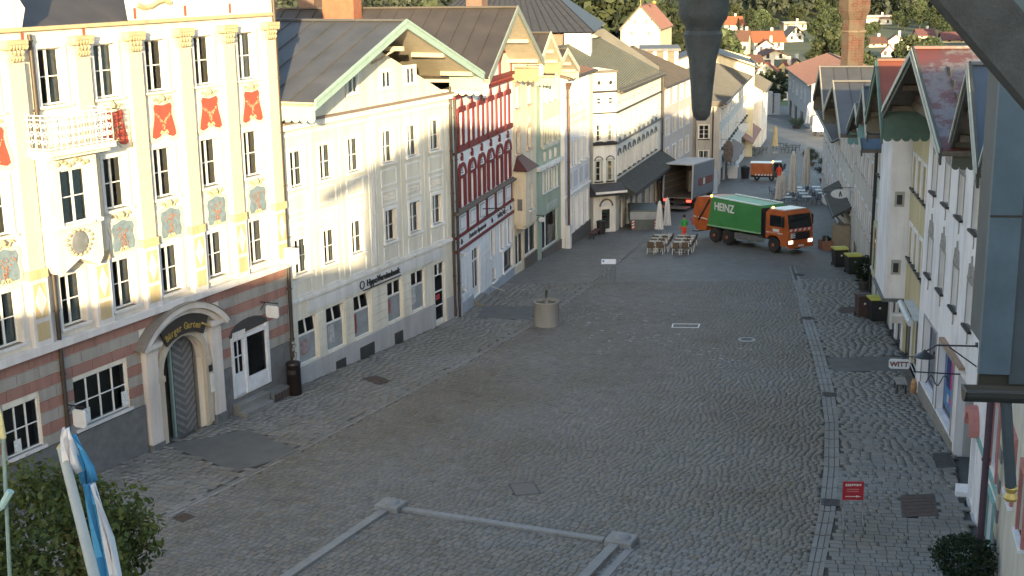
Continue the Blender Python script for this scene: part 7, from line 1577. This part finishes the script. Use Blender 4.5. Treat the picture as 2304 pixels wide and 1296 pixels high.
def parasol(label, x, y, h, r_, mat, group=None, rz=0):
    t = thing('folded_parasol', label, 'parasol', (x, y, ground_z(y)), rz); MB().tube((0,0,0),(0,0,h),.035).build('pole', GREYM, t); MB().cham(-.4,.4,-.4,.4,0,.08,.02).build('base', plain('concrete_base', (.25,.25,.24), .8), t)
    mb = MB(); n = 16; prof = [(.05,h-.02),(r_*.45,h*.93),(r_*.6,h*.8),(r_*.72,h*.6),(r_*.85,h*.42),(r_,h*.28)]; V = []; F_ = []
    for a, (rad, z_) in enumerate(prof):
        for i in range(n): q = 2*math.pi*i/n; rr_ = rad*(1.0 if i % 2 else .72); V.append((rr_*math.cos(q), rr_*math.sin(q), z_-(.12*h*.28 if (a == len(prof)-1 and i % 2) else 0)))
    for a in range(len(prof)-1):
        for i in range(n): F_.append((a*n+i, a*n+(i+1)%n, (a+1)*n+(i+1)%n, (a+1)*n+i))
    F_.append(tuple(range(n))); mb.add(V, F_).build('canopy', mat, t); MB().lathe([(.06,h-.02),(.14,h-.06),(.0,h+.06)], n=8, close=False).build('cap', mat, t)
PWH = plain('white_canvas', (.58,.58,.57), .8, var=.08); PBE = plain('beige_canvas', (.50,.46,.40), .85, var=.1)
parasol('left of two small white folded parasols at the near café tables', 10.75, 93.6, 2.75, .32, PWH); parasol('right of two small white folded parasols beside the worker', 11.55, 95.6, 2.75, .32, PWH)
parasol('tall beige folded parasol, left of the big pair on the lower street', 24.35, 112.3, 4.7, .46, PBE); parasol('tall beige folded parasol, right of the big pair on the lower street', 26.75, 117.8, 4.7, .46, PBE)
parasol('shorter pale folded parasol just left of the tall beige pair, front', 23.0, 111.5, 2.7, .36, PBE); parasol('shorter pale folded parasol just left of the tall beige pair, behind', 23.7, 113.2, 2.9, .4, PBE)
parasol('slim straw-coloured folded parasol far down the street', 33.6, 166, 3.4, .4, plain('straw_canvas', (.40,.33,.2), .85)); parasol('white folded parasol near the bottom left of the street', 39.5, 205, 3.0, .5, PWH); parasol('white folded parasol at the lower right house front', 46.0, 202, 4.2, .7, PWH); parasol('grey folded parasol at the lower right house front', 45.6, 197, 4.2, .7, plain('grey_canvas', (.36,.36,.36), .8))
# ================================================================ small street things
aw = thing('crimson_banner_stand', 'crimson slanted banner by the right row near the café', 'banner', (27.6, 112.5, ground_z(112.5)), R(10)); MB().add([(-.5,0,1.5),(.5,-.1,1.5),(.6,-.1,.5),(-.4,0,.4),(-.5,.05,1.5),(.5,-.05,1.5),(.6,-.05,.5),(-.4,.05,.4)], [(0,1,2,3),(7,6,5,4),(0,4,5,1),(2,6,7,3),(1,5,6,2),(3,7,4,0)]).build('cloth', plain('crimson_cloth', (.36,.03,.06), .8), aw); MB().tube((-.5,.02,0),(-.5,.02,1.5),.02).tube((.55,-.08,0),(.5,-.08,1.5),.02).build('stand', GREYM, aw)
bn = thing('dark_round_bin', 'dark round bin beside the blinds of the long grey row', 'bin', (24.6, 136.5, ground_z(136.5))); MB().lathe([(.4,0),(.5,1.2),(.52,1.25),(.4,1.25)], n=14).build('body', DARKM, bn); MB().lathe([(.4,1.25),(.1,1.4)], n=14).build('lid', DARKM, bn)
wv = thing('white_truck', 'white truck with a red side parked near the bottom of the street', 'truck', (44.8, 190, ground_z(190)), R(60)); MB().box(0,3.4,-1,1,.7,2.9).build('box', WHT, wv); MB().prism([(3.45,.5),(3.45,2.1),(4.2,2.1),(4.7,1.2),(4.7,.5)], -.95, .95).build('cab', WHT, wv); MB().box(1.0,2.4,-1.02,-1.003,.8,2.4).build('red_panel', plain('signal_red', (.5,.04,.03), .5), wv)
for x in (.7, 4.0):
    for s_ in (-1, 1): wheel(wv, x, s_*.85, .38, .25, None, s_)
for i, (x, lab) in enumerate(((47.2,'left pale stone column at the bottom end of the street'),(48.6,'right pale stone column at the bottom end of the street'))): t = thing('stone_column', lab, 'column', (x, 240, ground_z(240))); MB().cham(-.55,.55,-.55,.55,0,4.2-i*.4,.05).build('shaft', plain('pale_column', (.3,.34,.4), .8), t); MB().box(-.7,.7,-.7,.7,-.1,.3).build('base', plain('pale_column', (.42,.45,.5), .8), t)
hb = thing('white_hall', 'low white hall wall lit by the sun beyond the meadow', 'building', (53.5, 275, -9.5), R(-8)); hb.scale = (.6,.6,.6); MB().box(0,8,0,6,0,3.4).build('wall', TRIMW, hb); MB().box(-.3,8.3,-.3,6.3,3.4,3.7).build('roof', DKGREY, hb); MB().box(1,7,-.02,.02,.6,2.6).build('window', FWIN, hb)
# ================================================================ people
SKN = plain('skin', (.36,.22,.16), .6, var=.05); GSH = plain('green_shirt', (.04,.30,.07), .8, var=.08); RTR = plain('red_hivis_trousers', (.75,.07,.03), .7, var=.06); HAIR = plain('dark_hair', (.03,.02,.015), .8)
def person(label, x, y, rz, shirt, trou, arms=None, k=1.0):
    t = thing('person', label, 'person', (x, y, ground_z(y)), rz)
    zs = lambda c: 3 if c.z < .1 else 1 if c.z < .98 else (2 if (c.z > 1.53 or (abs(c.x) > .235 and c.z < 1.12)) else 0)
    skin_figure(*(body(*arms) if arms else body()), 'body', [shirt, trou, SKN, BLACK], t, (0,0,-.005), 0, 2, zs, k)
    MB().lathe([(.0,1.86),(.07,1.845),(.105,1.79),(.112,1.72),(.10,1.66)], (0,.0,0), 14, False).build('hair', HAIR, t, (0,-.005,-.005), smooth=True); t.scale = (k,)*3
    for zz in (.42, .28): MB().lathe([(.095,zz),(.095,zz+.05)], (.115,.03,0), 10, False).build('reflective_band', plain('reflective_tape', (.5,.5,.4), .4), t)
    return t
person('worker in green shirt and bright red trousers standing behind the near café tables', 12.45, 92.9, R(10), GSH, RTR)
person('worker in red overalls standing beside the orange street sweeper', 27.3, 132.4, R(150), RTR, RTR)
person('distant walker in pale clothes on the lower street left of the sweeper', 25.9, 158, R(170), plain('pale_coat', (.5,.5,.5), .8), plain('grey_trousers', (.2,.2,.22), .8))
# ================================================================ flags at the left edge
FLW = plain('white_flag_cloth', (.62,.63,.68), .85, var=.06); FLB = plain('bavarian_blue_cloth', (.06,.28,.52), .85, var=.08); POLE = plain('pale_flag_pole', (.34,.35,.33), .5)
T0, T1 = vpt(142, 1020, 11.3), vpt(212, 1296, 10.1); dd = (T1-T0).normalized()
fp = thing('bavarian_flag', 'white and sky-blue flag furled down its slanting pole at the bottom left', 'flag', T1); rel = lambda p: tuple(Vector(p)-T1)
MB().tube(rel(T0-dd*.05), rel(T1+dd*9.0), .045, .06, 12).build('pole', POLE, fp, smooth=True); MB().lathe([(.0,-.05),(.05,0),(.0,.06)], rel(T0-dd*.07), 10, False).build('finial', GOLD, fp)
def ribbon(pix, y, mat, name, thick=.02, wob=.04):
    """hanging cloth: outline points left/right at each height, given depth and soft folds"""
    n = len(pix); V = []; m_ = 7
    for i, (xl, xr_, py) in enumerate(pix):
        for j in range(m_):
            q = vpt(xl+(xr_-xl)*j/(m_-1), py, y); V.append(Vector(rel(q))+Vector((0, wob*math.sin(j*1.9+i*.8), 0)))
    F_ = [(i*m_+j, i*m_+j+1, (i+1)*m_+j+1, (i+1)*m_+j) for i in range(n-1) for j in range(m_-1)]
    o = MB().add(V, F_).build(name, mat, fp, smooth=True); s_ = o.modifiers.new('cloth', 'SOLIDIFY'); s_.thickness = thick; return o
ribbon([(140,160,963),(136,165,985),(138,170,1010),(142,176,1040),(160,184,1062)], 11.2, FLW, 'white_stripe'); ribbon([(163,170,978),(168,190,1010),(176,206,1050),(182,214,1084)], 11.25, FLB, 'blue_stripe')
ribbon([(186,208,1088),(192,220,1130),(204,236,1190),(216,252,1250),(224,264,1310),(232,276,1370)], 11.15, FLB, 'blue_fold'); ribbon([(206,214,1088),(218,232,1140),(232,252,1210),(248,266,1290),(258,280,1370)], 11.1, FLW, 'white_fold')
Q0, Q1 = vpt(7, 985, 11.0), vpt(22, 1296, 11.0); f2 = thing('thin_flag_pole', 'thin greenish flag pole with gilded tip and knotted cord at the left edge', 'flag pole', Q1); q_ = lambda p: tuple(Vector(p)-Q1); ddq = (Q1-Q0).normalized()
MB().tube(q_(Q0), q_(Q1+ddq*8), .018, .024, 8).build('pole', plain('green_grey_pole', (.20,.28,.26), .6), f2); MB().lathe([(.03,0),(.02,.15),(.0,.3)], q_(Q0), 8, False).build('tip', plain('pale_gilt', (.5,.48,.25), .5), f2)
MB().path([q_(vpt(24,1105,10.95)), q_(vpt(14,1122,10.95)), q_(vpt(4,1140,10.95)), q_(vpt(-20,1150,10.95))], .035, 7).build('knotted_cloth', plain('pale_teal_cloth', (.30,.45,.45), .8), f2)
